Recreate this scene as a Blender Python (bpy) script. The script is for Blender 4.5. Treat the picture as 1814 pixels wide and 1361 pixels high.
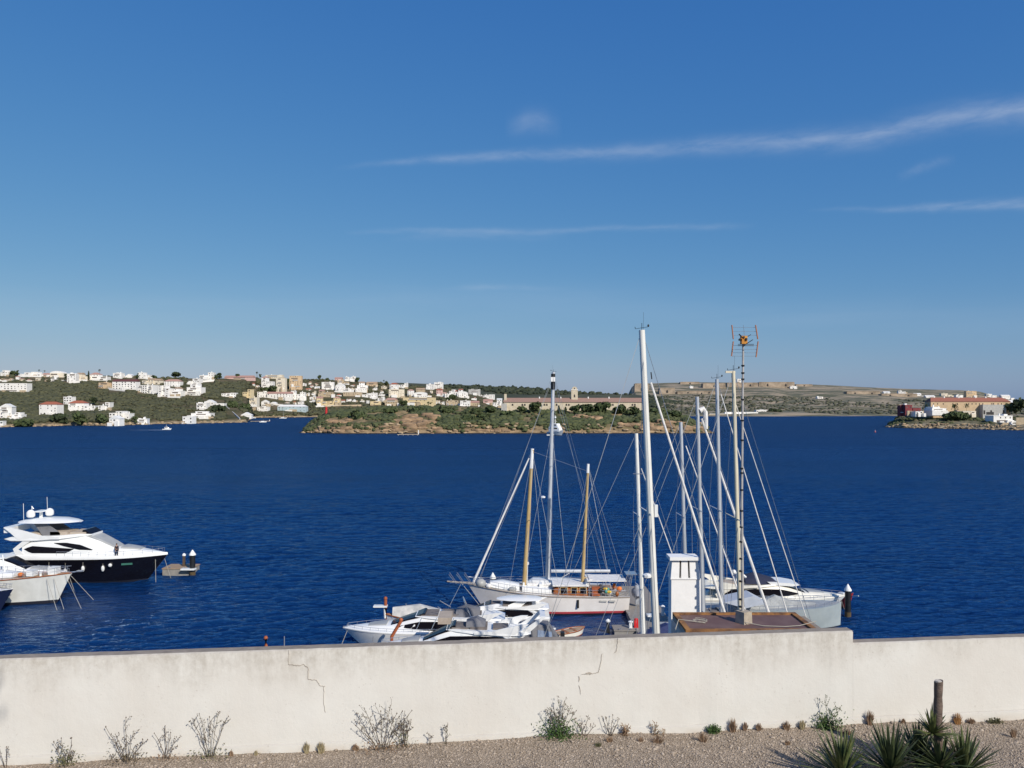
import bpy, math, random
import numpy as np
from mathutils import Vector, noise as mnoise
for o in list(bpy.data.objects): bpy.data.objects.remove(o)
scene = bpy.context.scene
R = math.radians
rnd = random.Random(7)
# ---------------------------------------------------------------- camera
F, CU, CV, H = 1363.0, 907.0, 713.0, 25.0        # focal length and horizon in photo pixels, eye height above the water
cam = bpy.data.objects.new("camera", bpy.data.cameras.new("camera"))
scene.collection.objects.link(cam); scene.camera = cam
cam.location = (0, 0, H); cam.rotation_euler = (R(90), 0, 0)
cam.data.sensor_width = 36; cam.data.lens = F/1814*36
cam.data.shift_y = (CV-680.5)/1814
cam.data.clip_start = 0.1; cam.data.clip_end = 40000
# ---------------------------------------------------------------- sky
SUN_EL, SUN_AZ = 34.0, 36.0                       # azimuth measured from straight behind the camera towards the right
world = bpy.data.worlds.new("World"); scene.world = world; world.use_nodes = True
wt = world.node_tree; wt.nodes.clear()
def WN(t, **k):
    n = wt.nodes.new(t)
    for a, b in k.items(): setattr(n, a, b)
    return n
sky = WN('ShaderNodeTexSky', sky_type='NISHITA', sun_disc=False)
sky.sun_elevation = R(SUN_EL); sky.sun_rotation = R(180-SUN_AZ)
sky.altitude = 30; sky.air_density = 1.0; sky.dust_density = 0.55; sky.ozone_density = 3.4
bg = WN('ShaderNodeBackground'); bg.inputs[1].default_value = 0.105
wo = WN('ShaderNodeOutputWorld')
tc = WN('ShaderNodeTexCoord'); sp = WN('ShaderNodeSeparateXYZ'); wt.links.new(tc.outputs['Generated'], sp.inputs[0])
def M(op, a, b=None, c=None, clamp=False):
    n = WN('ShaderNodeMath', operation=op); n.use_clamp = clamp
    for i, x in enumerate((a, b, c)):
        if x is None: continue
        if isinstance(x, (int, float)): n.inputs[i].default_value = x
        else: wt.links.new(x, n.inputs[i])
    return n.outputs[0]
# azimuth and elevation of the sky direction (real directions, in degrees)
az = M('MULTIPLY', M('ARCTAN2', sp.outputs[0], sp.outputs[1]), 57.2958)
el = M('MULTIPLY', M('ARCSINE', sp.outputs[2]), 57.2958)
cb = WN('ShaderNodeCombineXYZ'); wt.links.new(az, cb.inputs[0]); wt.links.new(el, cb.inputs[1])
def wnoise(sx, sy, scale, detail=6, off=0):
    mp = WN('ShaderNodeMapping'); mp.inputs['Scale'].default_value = (sx, sy, 1); mp.inputs['Location'].default_value = (off, off*.7, 0)
    wt.links.new(cb.outputs[0], mp.inputs[0])
    n = WN('ShaderNodeTexNoise'); n.inputs['Scale'].default_value = scale; n.inputs['Detail'].default_value = detail
    n.inputs['Roughness'].default_value = .62; n.inputs['Distortion'].default_value = .3
    wt.links.new(mp.outputs[0], n.inputs['Vector']); return n.outputs[0]
def dirdeg(u, v):
    x, z = (u-CU)/F, (CV-v)/F
    return math.degrees(math.atan2(x, 1)), math.degrees(math.atan2(z, math.hypot(x, 1)))
wob = M('MULTIPLY', M('SUBTRACT', wnoise(.25, .2, 1.0, 3, 3), .5), 1.0)
def streak(pts, w0, w1, op, nsx=.5, nsy=3, off=0, e0=3, e1=3):
    P_ = [dirdeg(*p) for p in pts]
    a0, a1 = P_[0][0], P_[-1][0]
    cr = WN('ShaderNodeFloatCurve'); c = cr.mapping.curves[0]
    lo = min(p[1] for p in P_)-1; hi = max(p[1] for p in P_)+1
    for i, p in enumerate(P_):
        x, y = (p[0]-a0)/(a1-a0), (p[1]-lo)/(hi-lo)
        if i == 0: c.points[0].location = (x, y)
        elif i == len(P_)-1: c.points[1].location = (x, y) if len(c.points) == 2 else c.points[1].location
        else: c.points.new(x, y)
    # make the last point exact
    pts_ = sorted(c.points, key=lambda q: q.location[0]); pts_[-1].location = (1, (P_[-1][1]-lo)/(hi-lo)); pts_[0].location = (0, (P_[0][1]-lo)/(hi-lo))
    cr.mapping.update()
    t = M('DIVIDE', M('SUBTRACT', az, a0), a1-a0)
    wt.links.new(M('MINIMUM', M('MAXIMUM', t, 0.0), 1.0), cr.inputs['Value'])
    ec = M('ADD', M('MULTIPLY', cr.outputs[0], hi-lo), lo)
    width = M('ADD', M('MULTIPLY', M('MINIMUM', M('MAXIMUM', t, 0.0), 1.0), w1-w0), w0)
    d = M('DIVIDE', M('ABSOLUTE', M('SUBTRACT', M('ADD', el, M('MULTIPLY', wob, .5)), ec)), width)
    g = M('EXPONENT', M('MULTIPLY', M('MULTIPLY', d, d), -1.0))
    n = M('MULTIPLY', M('SUBTRACT', wnoise(nsx, nsy, 1.0, 4, off), .18), 1.9, clamp=True)
    f0 = M('DIVIDE', M('SUBTRACT', az, a0-.5), e0, clamp=True)
    f1 = M('DIVIDE', M('SUBTRACT', a1+.5, az), e1, clamp=True)
    return M('MULTIPLY', M('MULTIPLY', M('MULTIPLY', g, n), M('MULTIPLY', f0, f1)), op)
parts_ = [
    streak([(600,300),(900,276),(1200,263),(1350,254),(1540,240),(1640,216),(1814,196),(2300,150)], .16, 1.0, .22, .35, 1.2, 1, 9, 1),
    streak([(1300,258),(1400,250),(1540,238),(1640,213),(1720,206),(1814,190),(2300,150)], .10, .55, .18, .45, 1.8, 41, 8, 1),
    streak([(620,412),(800,408),(960,410),(1100,405),(1330,399)], .16, .22, .11, .35, 1.8, 5, 3, 3),
    streak([(700,420),(850,414),(1000,415)], .3, .4, .10, .3, 1.5, 9, 3, 3),
    streak([(1440,372),(1650,368),(1760,362),(2200,352)], .12, .5, .22, .5, 2.0, 12, 9, 1),
    streak([(905,225),(945,215),(985,222)], .7, .7, .15, .35, .6, 15, 1.5, 1.5),
    streak([(1600,310),(1640,295),(1680,285)], .3, .3, .12, .8, 1.0, 19, 1.5, 1.5),
    streak([(780,512),(880,510),(990,512)], .2, .2, .10, .3, 1.0, 22, 3, 3),
    streak([(-300,530),(300,545),(900,535),(1400,560),(2200,570)], 1.5, 1.2, .07, .06, .5, 27, 5, 5),
]
tot = parts_[0]
for p_ in parts_[1:]: tot = M('ADD', tot, p_)
mixc = WN('ShaderNodeMix', data_type='RGBA'); wt.links.new(M('MINIMUM', tot, .8), mixc.inputs[0])
# clear dry winter air: a deeper, more even blue than the standard atmosphere
ss = WN('ShaderNodeSeparateColor'); wt.links.new(sky.outputs[0], ss.inputs[0]); sc_ = WN('ShaderNodeCombineColor')
for i_, (k_, g_) in enumerate(((.395, 1.16), (1.02, .72), (2.85, .33))):
    wt.links.new(M('MULTIPLY', M('POWER', ss.outputs[i_], g_), k_), sc_.inputs[i_])
wt.links.new(sc_.outputs[0], mixc.inputs[6]); mixc.inputs[7].default_value = (6.0, 6.6, 7.6, 1)
wt.links.new(mixc.outputs[2], bg.inputs[0]); wt.links.new(bg.outputs[0], wo.inputs[0])
# ---------------------------------------------------------------- sun
sl = bpy.data.lights.new("sun", 'SUN'); sl.energy = 4.3; sl.angle = R(.53); sl.color = (1, .93, .82)
so = bpy.data.objects.new("sun", sl); scene.collection.objects.link(so)
sd = Vector((math.sin(R(SUN_AZ))*math.cos(R(SUN_EL)), -math.cos(R(SUN_AZ))*math.cos(R(SUN_EL)), math.sin(R(SUN_EL))))
so.rotation_euler = sd.to_track_quat('Z', 'Y').to_euler()
scene.view_settings.view_transform = 'Standard'; scene.view_settings.look = 'None'
scene.view_settings.exposure = 0.0; scene.view_settings.gamma = 1
scene.render.resolution_x, scene.render.resolution_y = 1024, 768

# ---------------------------------------------------------------- helpers
COL = scene.collection
def P(u, v, Y): return Vector(((u-CU)/F*Y, Y, H-(v-CV)/F*Y))
def lin(arr):
    xs = [a[0] for a in arr]; ys = [a[1] for a in arr]
    return lambda x: float(np.interp(x, xs, ys))
_m = {}
def mat(name, col, col2=None, scale=1.0, rough=.7, bump=0, bscale=None, metal=0, spec=.4, lo=.35, hi=.65, coord='Object', stretch=(1,1,1), detail=5):
    if name in _m: return _m[name]
    m = bpy.data.materials.new(name); m.use_nodes = True; nt = m.node_tree; b = nt.nodes['Principled BSDF']
    b.inputs['Roughness'].default_value = rough; b.inputs['Metallic'].default_value = metal
    b.inputs['Specular IOR Level'].default_value = spec
    if col2 is None: col2 = tuple(c*.82 for c in col)
    t = nt.nodes.new('ShaderNodeTexCoord'); mp = nt.nodes.new('ShaderNodeMapping'); mp.inputs['Scale'].default_value = stretch
    nt.links.new(t.outputs[coord], mp.inputs[0])
    n = nt.nodes.new('ShaderNodeTexNoise'); n.inputs['Scale'].default_value = scale; n.inputs['Detail'].default_value = detail
    n.inputs['Roughness'].default_value = .6
    nt.links.new(mp.outputs[0], n.inputs['Vector'])
    r = nt.nodes.new('ShaderNodeValToRGB'); r.color_ramp.elements[0].position = lo; r.color_ramp.elements[1].position = hi
    r.color_ramp.elements[0].color = (*col, 1); r.color_ramp.elements[1].color = (*col2, 1)
    nt.links.new(n.outputs[0], r.inputs[0]); nt.links.new(r.outputs[0], b.inputs['Base Color'])
    if bump:
        n2 = nt.nodes.new('ShaderNodeTexNoise'); n2.inputs['Scale'].default_value = bscale or scale*4; n2.inputs['Detail'].default_value = 6
        nt.links.new(mp.outputs[0], n2.inputs['Vector'])
        bp = nt.nodes.new('ShaderNodeBump'); bp.inputs['Strength'].default_value = 1; bp.inputs['Distance'].default_value = bump
        nt.links.new(n2.outputs[0], bp.inputs['Height']); nt.links.new(bp.outputs[0], b.inputs['Normal'])
    _m[name] = m; return m
class MB:
    def __init__(s): s.v = []; s.f = []
    def add(s, vs, fs):
        k = len(s.v); s.v += [tuple(p) for p in vs]; s.f += [tuple(i+k for i in f) for f in fs]
    def box(s, x0, x1, y0, y1, z0, z1):
        s.add([(x0,y0,z0),(x1,y0,z0),(x1,y1,z0),(x0,y1,z0),(x0,y0,z1),(x1,y0,z1),(x1,y1,z1),(x0,y1,z1)],
              [(0,3,2,1),(4,5,6,7),(0,1,5,4),(1,2,6,5),(2,3,7,6),(3,0,4,7)]); return s
    def frus(s, x0, x1, y0, y1, z0, z1, ins, insy=None):
        iy = ins if insy is None else insy
        s.add([(x0,y0,z0),(x1,y0,z0),(x1,y1,z0),(x0,y1,z0),(x0+ins,y0+iy,z1),(x1-ins,y0+iy,z1),(x1-ins,y1-iy,z1),(x0+ins,y1-iy,z1)],
              [(0,3,2,1),(4,5,6,7),(0,1,5,4),(1,2,6,5),(2,3,7,6),(3,0,4,7)]); return s
    def rings(s, rs, cap=True, closed=True):
        n = len(rs[0]); vs = [p for r in rs for p in r]; fs = []
        for i in range(len(rs)-1):
            for j in range(n if closed else n-1):
                a, b = i*n+j, i*n+(j+1) % n
                fs.append((a, b, b+n, a+n))
        if cap: fs.append(tuple(range(n))[::-1]); fs.append(tuple(range((len(rs)-1)*n, len(rs)*n)))
        s.add(vs, fs); return s
    def tube(s, pts, r, n=6, r1=None):
        pts = [Vector(p) for p in pts]; rs = []
        for i, p in enumerate(pts):
            d = (pts[min(i+1, len(pts)-1)]-pts[max(i-1, 0)]).normalized()
            a = d.cross(Vector((0,0,1)))
            if a.length < .05: a = d.cross(Vector((1,0,0)))
            a.normalize(); b = d.cross(a)
            rr = r if r1 is None else r+(r1-r)*i/(len(pts)-1)
            rs.append([p+a*rr*math.cos(2*math.pi*k/n)+b*rr*math.sin(2*math.pi*k/n) for k in range(n)])
        return s.rings(rs)
    def ell(s, c, rx, ry, rz, n=10, m=6):
        rs = []
        for i in range(m+1):
            t = -math.pi/2+math.pi*i/m; t = max(-1.5, min(1.5, t))
            rs.append([(c[0]+rx*math.cos(t)*math.cos(2*math.pi*k/n), c[1]+ry*math.cos(t)*math.sin(2*math.pi*k/n), c[2]+rz*math.sin(t)) for k in range(n)])
        return s.rings(rs)
    def lathe(s, c, prof, n=12):
        return s.rings([[(c[0]+r*math.cos(2*math.pi*k/n), c[1]+r*math.sin(2*math.pi*k/n), c[2]+z) for k in range(n)] for r, z in prof])
    def prism(s, poly, y0, y1):                     # polygon in x,z extruded along y
        n = len(poly)
        s.add([(x, y0, z) for x, z in poly]+[(x, y1, z) for x, z in poly],
              [tuple(range(n)), tuple(range(2*n-1, n-1, -1))]+[(i, i+n, (i+1) % n+n, (i+1) % n) for i in range(n)]); return s
    def build(s, name, m, parent=None, smooth=False, loc=None):
        me = bpy.data.meshes.new(name); me.from_pydata(s.v, [], s.f); me.validate(); me.update()
        import bmesh
        bm = bmesh.new(); bm.from_mesh(me); bmesh.ops.recalc_face_normals(bm, faces=bm.faces); bm.to_mesh(me); bm.free()
        me.materials.append(m)
        if smooth:
            me.shade_smooth()
            try: me.set_sharp_from_angle(angle=R(38))
            except Exception: pass
        o = bpy.data.objects.new(name, me); COL.objects.link(o)
        if parent: o.parent = parent
        if loc is not None: o.location = loc
        return o
def tag(o, label=None, cat=None, group=None, kind=None):
    if label: o['label'] = label
    if cat: o['category'] = cat
    if group: o['group'] = group
    if kind: o['kind'] = kind
    return o
def thing(name, loc, label, cat, rz=0, group=None):
    o = bpy.data.objects.new(name, None); COL.objects.link(o); o.location = loc; o.rotation_euler = (0,0,rz)
    o.empty_display_size = .3
    return tag(o, label, cat, group)
def fastmesh(name, verts, faces, m, parent=None):
    me = bpy.data.meshes.new(name); nv = len(verts); k = faces.shape[1]; nf = len(faces)
    me.vertices.add(nv); me.vertices.foreach_set('co', verts.astype(np.float32).ravel())
    me.loops.add(nf*k); me.loops.foreach_set('vertex_index', faces.astype(np.int32).ravel())
    me.polygons.add(nf); me.polygons.foreach_set('loop_start', np.arange(0, nf*k, k, dtype=np.int32)); me.polygons.foreach_set('loop_total', np.full(nf, k, dtype=np.int32))
    me.update(calc_edges=True); me.materials.append(m)
    o = bpy.data.objects.new(name, me); COL.objects.link(o)
    if parent: o.parent = parent
    return o
# ---------------------------------------------------------------- water
def water_mat():
    m = bpy.data.materials.new('sea_water'); m.use_nodes = True; nt = m.node_tree; b = nt.nodes['Principled BSDF']
    t = nt.nodes.new('ShaderNodeTexCoord'); sx = nt.nodes.new('ShaderNodeSeparateXYZ'); nt.links.new(t.outputs['Object'], sx.inputs[0])
    def nz(sc, st, det=3, rot=0, dist=0):
        mp = nt.nodes.new('ShaderNodeMapping'); mp.inputs['Scale'].default_value = st; mp.inputs['Rotation'].default_value = (0,0,rot)
        nt.links.new(t.outputs['Object'], mp.inputs[0])
        n = nt.nodes.new('ShaderNodeTexNoise'); n.inputs['Scale'].default_value = sc; n.inputs['Detail'].default_value = det
        n.inputs['Roughness'].default_value = .6; n.inputs['Distortion'].default_value = dist
        nt.links.new(mp.outputs[0], n.inputs['Vector']); return n.outputs[0]
    def mth(op, a, c, cl=False):
        n = nt.nodes.new('ShaderNodeMath'); n.operation = op; n.use_clamp = cl
        for i, x in enumerate((a, c)):
            if isinstance(x, (int, float)): n.inputs[i].default_value = x
            else: nt.links.new(x, n.inputs[i])
        return n.outputs[0]
    a = mth('MULTIPLY', nz(.30, (.45,1,1), 4, .12, .2), .9)
    c = mth('MULTIPLY', nz(1.6, (.5,1,1), 5, -.15, .5), .55)
    h = mth('ADD', a, c)
    # wind patches change how rough the ripples are; the berths are sheltered
    gust = nz(.010, (.30,1.8,1), 4, .1)
    def shelter(cx, cy, rx, ry):
        dx = mth('DIVIDE', mth('SUBTRACT', sx.outputs[0], cx), rx); dy = mth('DIVIDE', mth('SUBTRACT', sx.outputs[1], cy), ry)
        d = mth('SQRT', mth('ADD', mth('MULTIPLY', dx, dx), mth('MULTIPLY', dy, dy)), 0)
        return mth('SUBTRACT', 1.25, d, True)
    sh = mth('MAXIMUM', mth('MAXIMUM', shelter(11, 78, 20, 16), 0.0), mth('MULTIPLY', shelter(-60, 92, 30, 17), .75))
    amp = mth('MULTIPLY', mth('ADD', mth('MULTIPLY', gust, .9), .55), mth('SUBTRACT', 1.0, mth('MULTIPLY', sh, .972)))
    # the modelled waves fade with distance, so the relief in the shading takes over out there
    far_ = nt.nodes.new('ShaderNodeMapRange'); far_.inputs[1].default_value = 150; far_.inputs[2].default_value = 700; far_.inputs[3].default_value = 1; far_.inputs[4].default_value = 5.5; nt.links.new(sx.outputs[1], far_.inputs[0])
    h = mth('MULTIPLY', mth('MULTIPLY', h, amp), far_.outputs[0])
    bp = nt.nodes.new('ShaderNodeBump'); bp.inputs['Strength'].default_value = 1; bp.inputs['Distance'].default_value = 1.0
    nt.links.new(h, bp.inputs['Height'])
    r = nt.nodes.new('ShaderNodeValToRGB'); r.color_ramp.elements[0].color = (.0024,.021,.082,1); r.color_ramp.elements[1].color = (.0046,.036,.130,1)
    r.color_ramp.elements[0].position = .35; r.color_ramp.elements[1].position = .68
    nt.links.new(gust, r.inputs[0])
    # body colour of the water plus a surface reflection; open water is broken up by wind, so it mirrors less; its blue gloss tint imitates reflected higher sky
    nt.nodes.remove(b); out = nt.nodes['Material Output']
    df = nt.nodes.new('ShaderNodeBsdfDiffuse'); nt.links.new(r.outputs[0], df.inputs[0]); nt.links.new(bp.outputs[0], df.inputs['Normal'])
    gl = nt.nodes.new('ShaderNodeBsdfGlossy'); nt.links.new(bp.outputs[0], gl.inputs['Normal']); rf = nt.nodes.new('ShaderNodeMapRange'); rf.inputs[1].default_value = 120; rf.inputs[2].default_value = 600; rf.inputs[3].default_value = 0; rf.inputs[4].default_value = .30; nt.links.new(sx.outputs[1], rf.inputs[0])
    nt.links.new(mth('ADD', rf.outputs[0], mth('SUBTRACT', .09, mth('MULTIPLY', sh, .06))), gl.inputs['Roughness'])
    gc = nt.nodes.new('ShaderNodeMix'); gc.data_type = 'RGBA'; nt.links.new(sh, gc.inputs[0]); gc.inputs[6].default_value = (.35,.66,1.0,1); gc.inputs[7].default_value = (.75,.85,1,1); nt.links.new(gc.outputs[2], gl.inputs[0])
    fr = nt.nodes.new('ShaderNodeFresnel'); fr.inputs['IOR'].default_value = 1.33; nt.links.new(bp.outputs[0], fr.inputs['Normal'])
    k = mth('MULTIPLY', mth('MINIMUM', fr.outputs[0], mth('ADD', .80, mth('MULTIPLY', sh, .2))), mth('ADD', 1.0, 0.0))
    ms = nt.nodes.new('ShaderNodeMixShader'); nt.links.new(k, ms.inputs[0]); nt.links.new(df.outputs[0], ms.inputs[1]); nt.links.new(gl.outputs[0], ms.inputs[2]); nt.links.new(ms.outputs[0], out.inputs[0])
    return m
# wind waves: a sum of many small crossing waves, finer near the viewer, flattened in the sheltered berths
def make_water():
    rs = np.random.RandomState(5)
    vv = np.concatenate([np.arange(1290, 1175, -6.), np.arange(1175, 790, -.72), np.arange(790, 745, -1.5), np.array([740, 733, 727, 721, 717, 715, 714.6])])
    Yr = F*H/(vv-CV); Yr = np.concatenate([[24.], Yr[Yr > 25]])
    uu = np.concatenate([[-60000, -20000, -8000, -3000, -1200, -500], np.arange(-200, 2010, 2.6), [2300, 3000, 5000, 10000, 22000, 62000]])
    sl = (uu-CU)/F; X = sl[None,:]*Yr[:,None]; Y = np.repeat(Yr[:,None], len(uu), 1)
    dY = np.gradient(Yr)[:,None]; dX = np.gradient(sl)[None,:]*Yr[:,None]
    Z = np.zeros_like(X)
    for k in range(70):
        lam = .70*(5.5/.70)**rs.rand(); th = rs.normal(0, .40); kx, ky = math.sin(th)*2*math.pi/lam, math.cos(th)*2*math.pi/lam
        s_ = .053*(.75 if lam > 2.6 else 1.05)
        res = np.clip(1.35-(np.abs(dY)*abs(math.cos(th))+np.abs(dX)*abs(math.sin(th)))/lam*2.6, 0, 1)
        ph = kx*X+ky*Y+rs.rand()*6.28; Z += s_*lam/6.283*res*(np.sin(ph)+.25*np.cos(2*ph))
    g = .75+.35*np.sin(X*.021+1.3*np.sin(Y*.013))*np.sin(Y*.035+X*.006)
    def shl(cx, cy, rx, ry): return np.clip(1.25-np.sqrt(((X-cx)/rx)**2+((Y-cy)/ry)**2), 0, 1)
    sh = np.maximum(shl(11, 78, 20, 14), .7*shl(-60, 92, 30, 17))
    Z *= g*(1-.93*sh)
    edge = (uu > -190) & (uu < 2000); Z *= edge[None,:]
    nr, nc = X.shape; idx = np.arange(nr*nc).reshape(nr, nc)
    V = np.stack([X, Y, Z], -1).reshape(-1, 3); Fq = np.stack([idx[:-1,:-1], idx[:-1,1:], idx[1:,1:], idx[1:,:-1]], -1).reshape(-1, 4)
    o = fastmesh('water', V, Fq, water_mat()); o.data.shade_smooth()
    return tag(o, 'deep blue rippled harbour water', 'water', kind='structure')
make_water()
# ---------------------------------------------------------------- land across the harbour
M_land = mat('dry_scrub_ground', (.075,.078,.038), (.17,.14,.09), .035, .95, 0, lo=.42, hi=.66, detail=9)
M_rock = mat('ochre_shore_rock', (.36,.25,.15), (.16,.12,.08), .12, .95, .35, .35, detail=9)
M_far = mat('far_headland_ground', (.098,.10,.060), (.33,.265,.185), .022, .95, 0, stretch=(.5,1.3,3.5), lo=.44, hi=.58, detail=10)
M_dark = mat('dark_ridge_ground', (.035,.045,.030), (.075,.08,.050), .02, .95, 0, detail=9)
def two_mat(name, low, high, z0, z1, sc=.09):
    """rock near the water, vegetated ground above, with a ragged edge"""
    m = bpy.data.materials.new(name); m.use_nodes = True; nt = m.node_tree; b = nt.nodes['Principled BSDF']; b.inputs['Roughness'].default_value = .95
    b.inputs['Specular IOR Level'].default_value = .1
    t = nt.nodes.new('ShaderNodeTexCoord'); s = nt.nodes.new('ShaderNodeSeparateXYZ'); nt.links.new(t.outputs['Object'], s.inputs[0])
    def nz(scale, det=8, st=(1,1,1)):
        mp = nt.nodes.new('ShaderNodeMapping'); mp.inputs['Scale'].default_value = st; nt.links.new(t.outputs['Object'], mp.inputs[0])
        n = nt.nodes.new('ShaderNodeTexNoise'); n.inputs['Scale'].default_value = scale; n.inputs['Detail'].default_value = det; n.inputs['Roughness'].default_value = .62
        nt.links.new(mp.outputs[0], n.inputs['Vector']); return n.outputs[0]
    def ramp(src, c0, c1, a, c):
        r = nt.nodes.new('ShaderNodeValToRGB'); r.color_ramp.elements[0].position = a; r.color_ramp.elements[1].position = c
        r.color_ramp.elements[0].color = (*c0, 1); r.color_ramp.elements[1].color = (*c1, 1); nt.links.new(src, r.inputs[0]); return r.outputs[0]
    lowc = ramp(nz(sc*1.6, 9, (1,1,2.5)), *low, .36, .64); highc = ramp(nz(sc*.5, 9), *high, .40, .66)
    ma = nt.nodes.new('ShaderNodeMath'); ma.operation = 'MULTIPLY_ADD'; nt.links.new(nz(sc*.7), ma.inputs[0]); ma.inputs[1].default_value = (z1-z0)*2.4; 
    ma.inputs[2].default_value = -(z1-z0)*1.2
    ad = nt.nodes.new('ShaderNodeMath'); ad.operation = 'ADD'; nt.links.new(ma.outputs[0], ad.inputs[0]); nt.links.new(s.outputs[2], ad.inputs[1])
    mr = nt.nodes.new('ShaderNodeMapRange'); mr.inputs[1].default_value = z0; mr.inputs[2].default_value = z1; nt.links.new(ad.outputs[0], mr.inputs[0])
    mx = nt.nodes.new('ShaderNodeMix'); mx.data_type = 'RGBA'; nt.links.new(mr.outputs[0], mx.inputs[0]); nt.links.new(lowc, mx.inputs[6]); nt.links.new(highc, mx.inputs[7])
    # dark wet rock at the waterline
    mw = nt.nodes.new('ShaderNodeMapRange'); mw.inputs[1].default_value = .2; mw.inputs[2].default_value = .8; nt.links.new(s.outputs[2], mw.inputs[0])
    mx2 = nt.nodes.new('ShaderNodeMix'); mx2.data_type = 'RGBA'; nt.links.new(mw.outputs[0], mx2.inputs[0]); mx2.inputs[6].default_value = (.035,.03,.025,1); nt.links.new(mx.outputs[2], mx2.inputs[7])
    nt.links.new(mx2.outputs[2], b.inputs['Base Color'])
    bp = nt.nodes.new('ShaderNodeBump'); bp.inputs['Strength'].default_value = 1; bp.inputs['Distance'].default_value = 1.2
    nt.links.new(nz(sc*2.5, 8, (1,1,2)), bp.inputs['Height']); nt.links.new(bp.outputs[0], b.inputs['Normal'])
    return m
M_hill = two_mat('hillside_soil_and_rock', ((.42,.33,.22),(.19,.15,.10)), ((.062,.066,.032),(.16,.125,.08)), 1.2, 3.5)
M_isle = two_mat('island_rock_and_soil', ((.40,.28,.165),(.13,.10,.065)), ((.085,.085,.042),(.33,.24,.14)), 1.6, 5.0, .10)
M_prom = two_mat('promontory_rock_and_soil', ((.40,.33,.23),(.12,.105,.075)), ((.09,.09,.05),(.26,.22,.15)), 2.5, 5.5, .14)
class Land:
    def __init__(s, name, us, vs, vc, Dc, prof, amp, m, nz=.02, rows=46, back=120, endu=None):
        s.vs, s.vc, s.Dc, s.prof, s.amp, s.nz, s.endu = lin(vs), lin(vc), lin(Dc), prof, amp, nz, endu
        U = np.arange(us[0], us[1]+.1, us[2]); T = np.linspace(0, 1, rows)**1.25
        vt = []; 
        for u in U:
            p = s.pt(u, 0); vt.append((p.x, p.y-2, -4))
            for t in T: vt.append(tuple(s.pt(u, t)))
            p = s.pt(u, 1); vt.append((p.x*(1+back/p.y), p.y+back, min(p.z-6, p.z*.6))); vt.append((p.x*(1+3*back/p.y), p.y+back*3, -6))
        n = rows+3; mb = MB(); mb.add(vt, [(i*n+j, (i+1)*n+j, (i+1)*n+j+1, i*n+j+1) for i in range(len(U)-1) for j in range(n-1)])
        s.o = mb.build(name, m); s.u0, s.u1 = us[0], us[1]
    def Y(s, u, t):
        D0 = H*F/(s.vs(u)-CV); return D0+t*(s.Dc(u)-D0)
    def pt(s, u, t):
        Y = s.Y(u, t); v = s.vs(u)+(s.vc(u)-s.vs(u))*s.prof(t)
        x = (u-CU)/F*Y; z = H-(v-CV)/F*Y
        e = min(1, t*8)*(1-.85*max(0, t-.7)/.3)
        if s.amp == 2.6: e = min(1, t*22)*(1-.85*max(0, t-.7)/.3)
        z += s.amp*e*(mnoise.fractal(Vector((x*s.nz, Y*s.nz, 3.1)), .9, 2.1, 5))
        if t > 0: z = max(z, .3)
        return Vector((x, Y, z))
    def at(s, u, v):
        best = None
        a, b = 0., 1.
        for i in range(61):
            t = i/60; vv = s.vs(u)+(s.vc(u)-s.vs(u))*s.prof(t)
            if best is None or abs(vv-v) < best[0]: best = (abs(vv-v), t)
        return best[1]
def steps(t, a=.12, w=.03): 
    k = min(1, t/w); return a*k*k*(3-2*k)+(1-a)*t
hill = Land('hills', (-700, 925, 4),
    [(-700,756),(0,757),(60,756),(130,754),(200,755),(260,752),(330,751),(438,748.5),(446,740.5),(540,739.5),(925,739)],
    [(-700,668),(0,664),(160,664.5),(240,668),(345,671),(440,670.5),(520,671),(590,673.5),(640,677),(680,680),(730,684),(780,687),(850,698),(890,712),(925,727)],
    [(-700,1250),(0,1270),(438,1350),(450,1600),(925,1750)], lambda t: steps(t, .06, .02), 3.5, M_hill, .012)
tag(hill.o, 'scrub covered hillside behind the harbour', 'hill', kind='structure')
ridge = Land('hills', (700, 1300, 6),
    [(700,733),(1300,735)], [(700,678),(780,681),(830,682.5),(900,686),(960,690),(1040,696),(1120,699),(1160,703),(1200,710),(1240,720),(1275,730),(1300,736)],
    [(700,2000),(1300,1850)], lambda t: steps(t, .03, .03), 4, M_dark, .01, 30)
tag(ridge.o, 'dark wooded ridge behind the long barracks building', 'hill', kind='structure')
far = Land('terrain', (1112, 2600, 7),
    [(1112,737),(1330,738),(1600,737),(2600,740)],
    [(1112,700),(1118,687),(1126,680),(1200,678),(1240,677.5),(1345,679),(1440,681.5),(1500,684.5),(1560,687.5),(1640,690),(1700,691.5),(1735,694),(1760,701),(1790,707),(1900,709),(2600,712)],
    [(1112,2600),(2600,2700)], lambda t: steps(t, .05, .02), 7, M_far, .006, 44, 300)
tag(far.o, 'bare brown headland across the harbour mouth', 'headland', kind='structure')
def isle_prof(t): return .34*min(1, t/.05)+.30*min(1, max(0, (t-.05)/.35))+.36*min(1, max(0, (t-.40)/.6))
isle = Land('terrain', (530, 1266, 3),
    [(530,767),(600,768.5),(1266,768)],
    [(530,767),(540,761),(552,750),(566,739),(585,730),(620,726),(660,723.5),(720,721.5),(800,721),(880,723),(1140,724),(1180,728),(1215,737),(1240,751),(1256,762),(1266,768)],
    [(530,640),(560,700),(620,720),(1180,720),(1220,690),(1266,640)], isle_prof, 2.6, M_isle, .045, 60, 60)
tag(isle.o, 'rocky island in the middle of the harbour', 'island', kind='structure')
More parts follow.
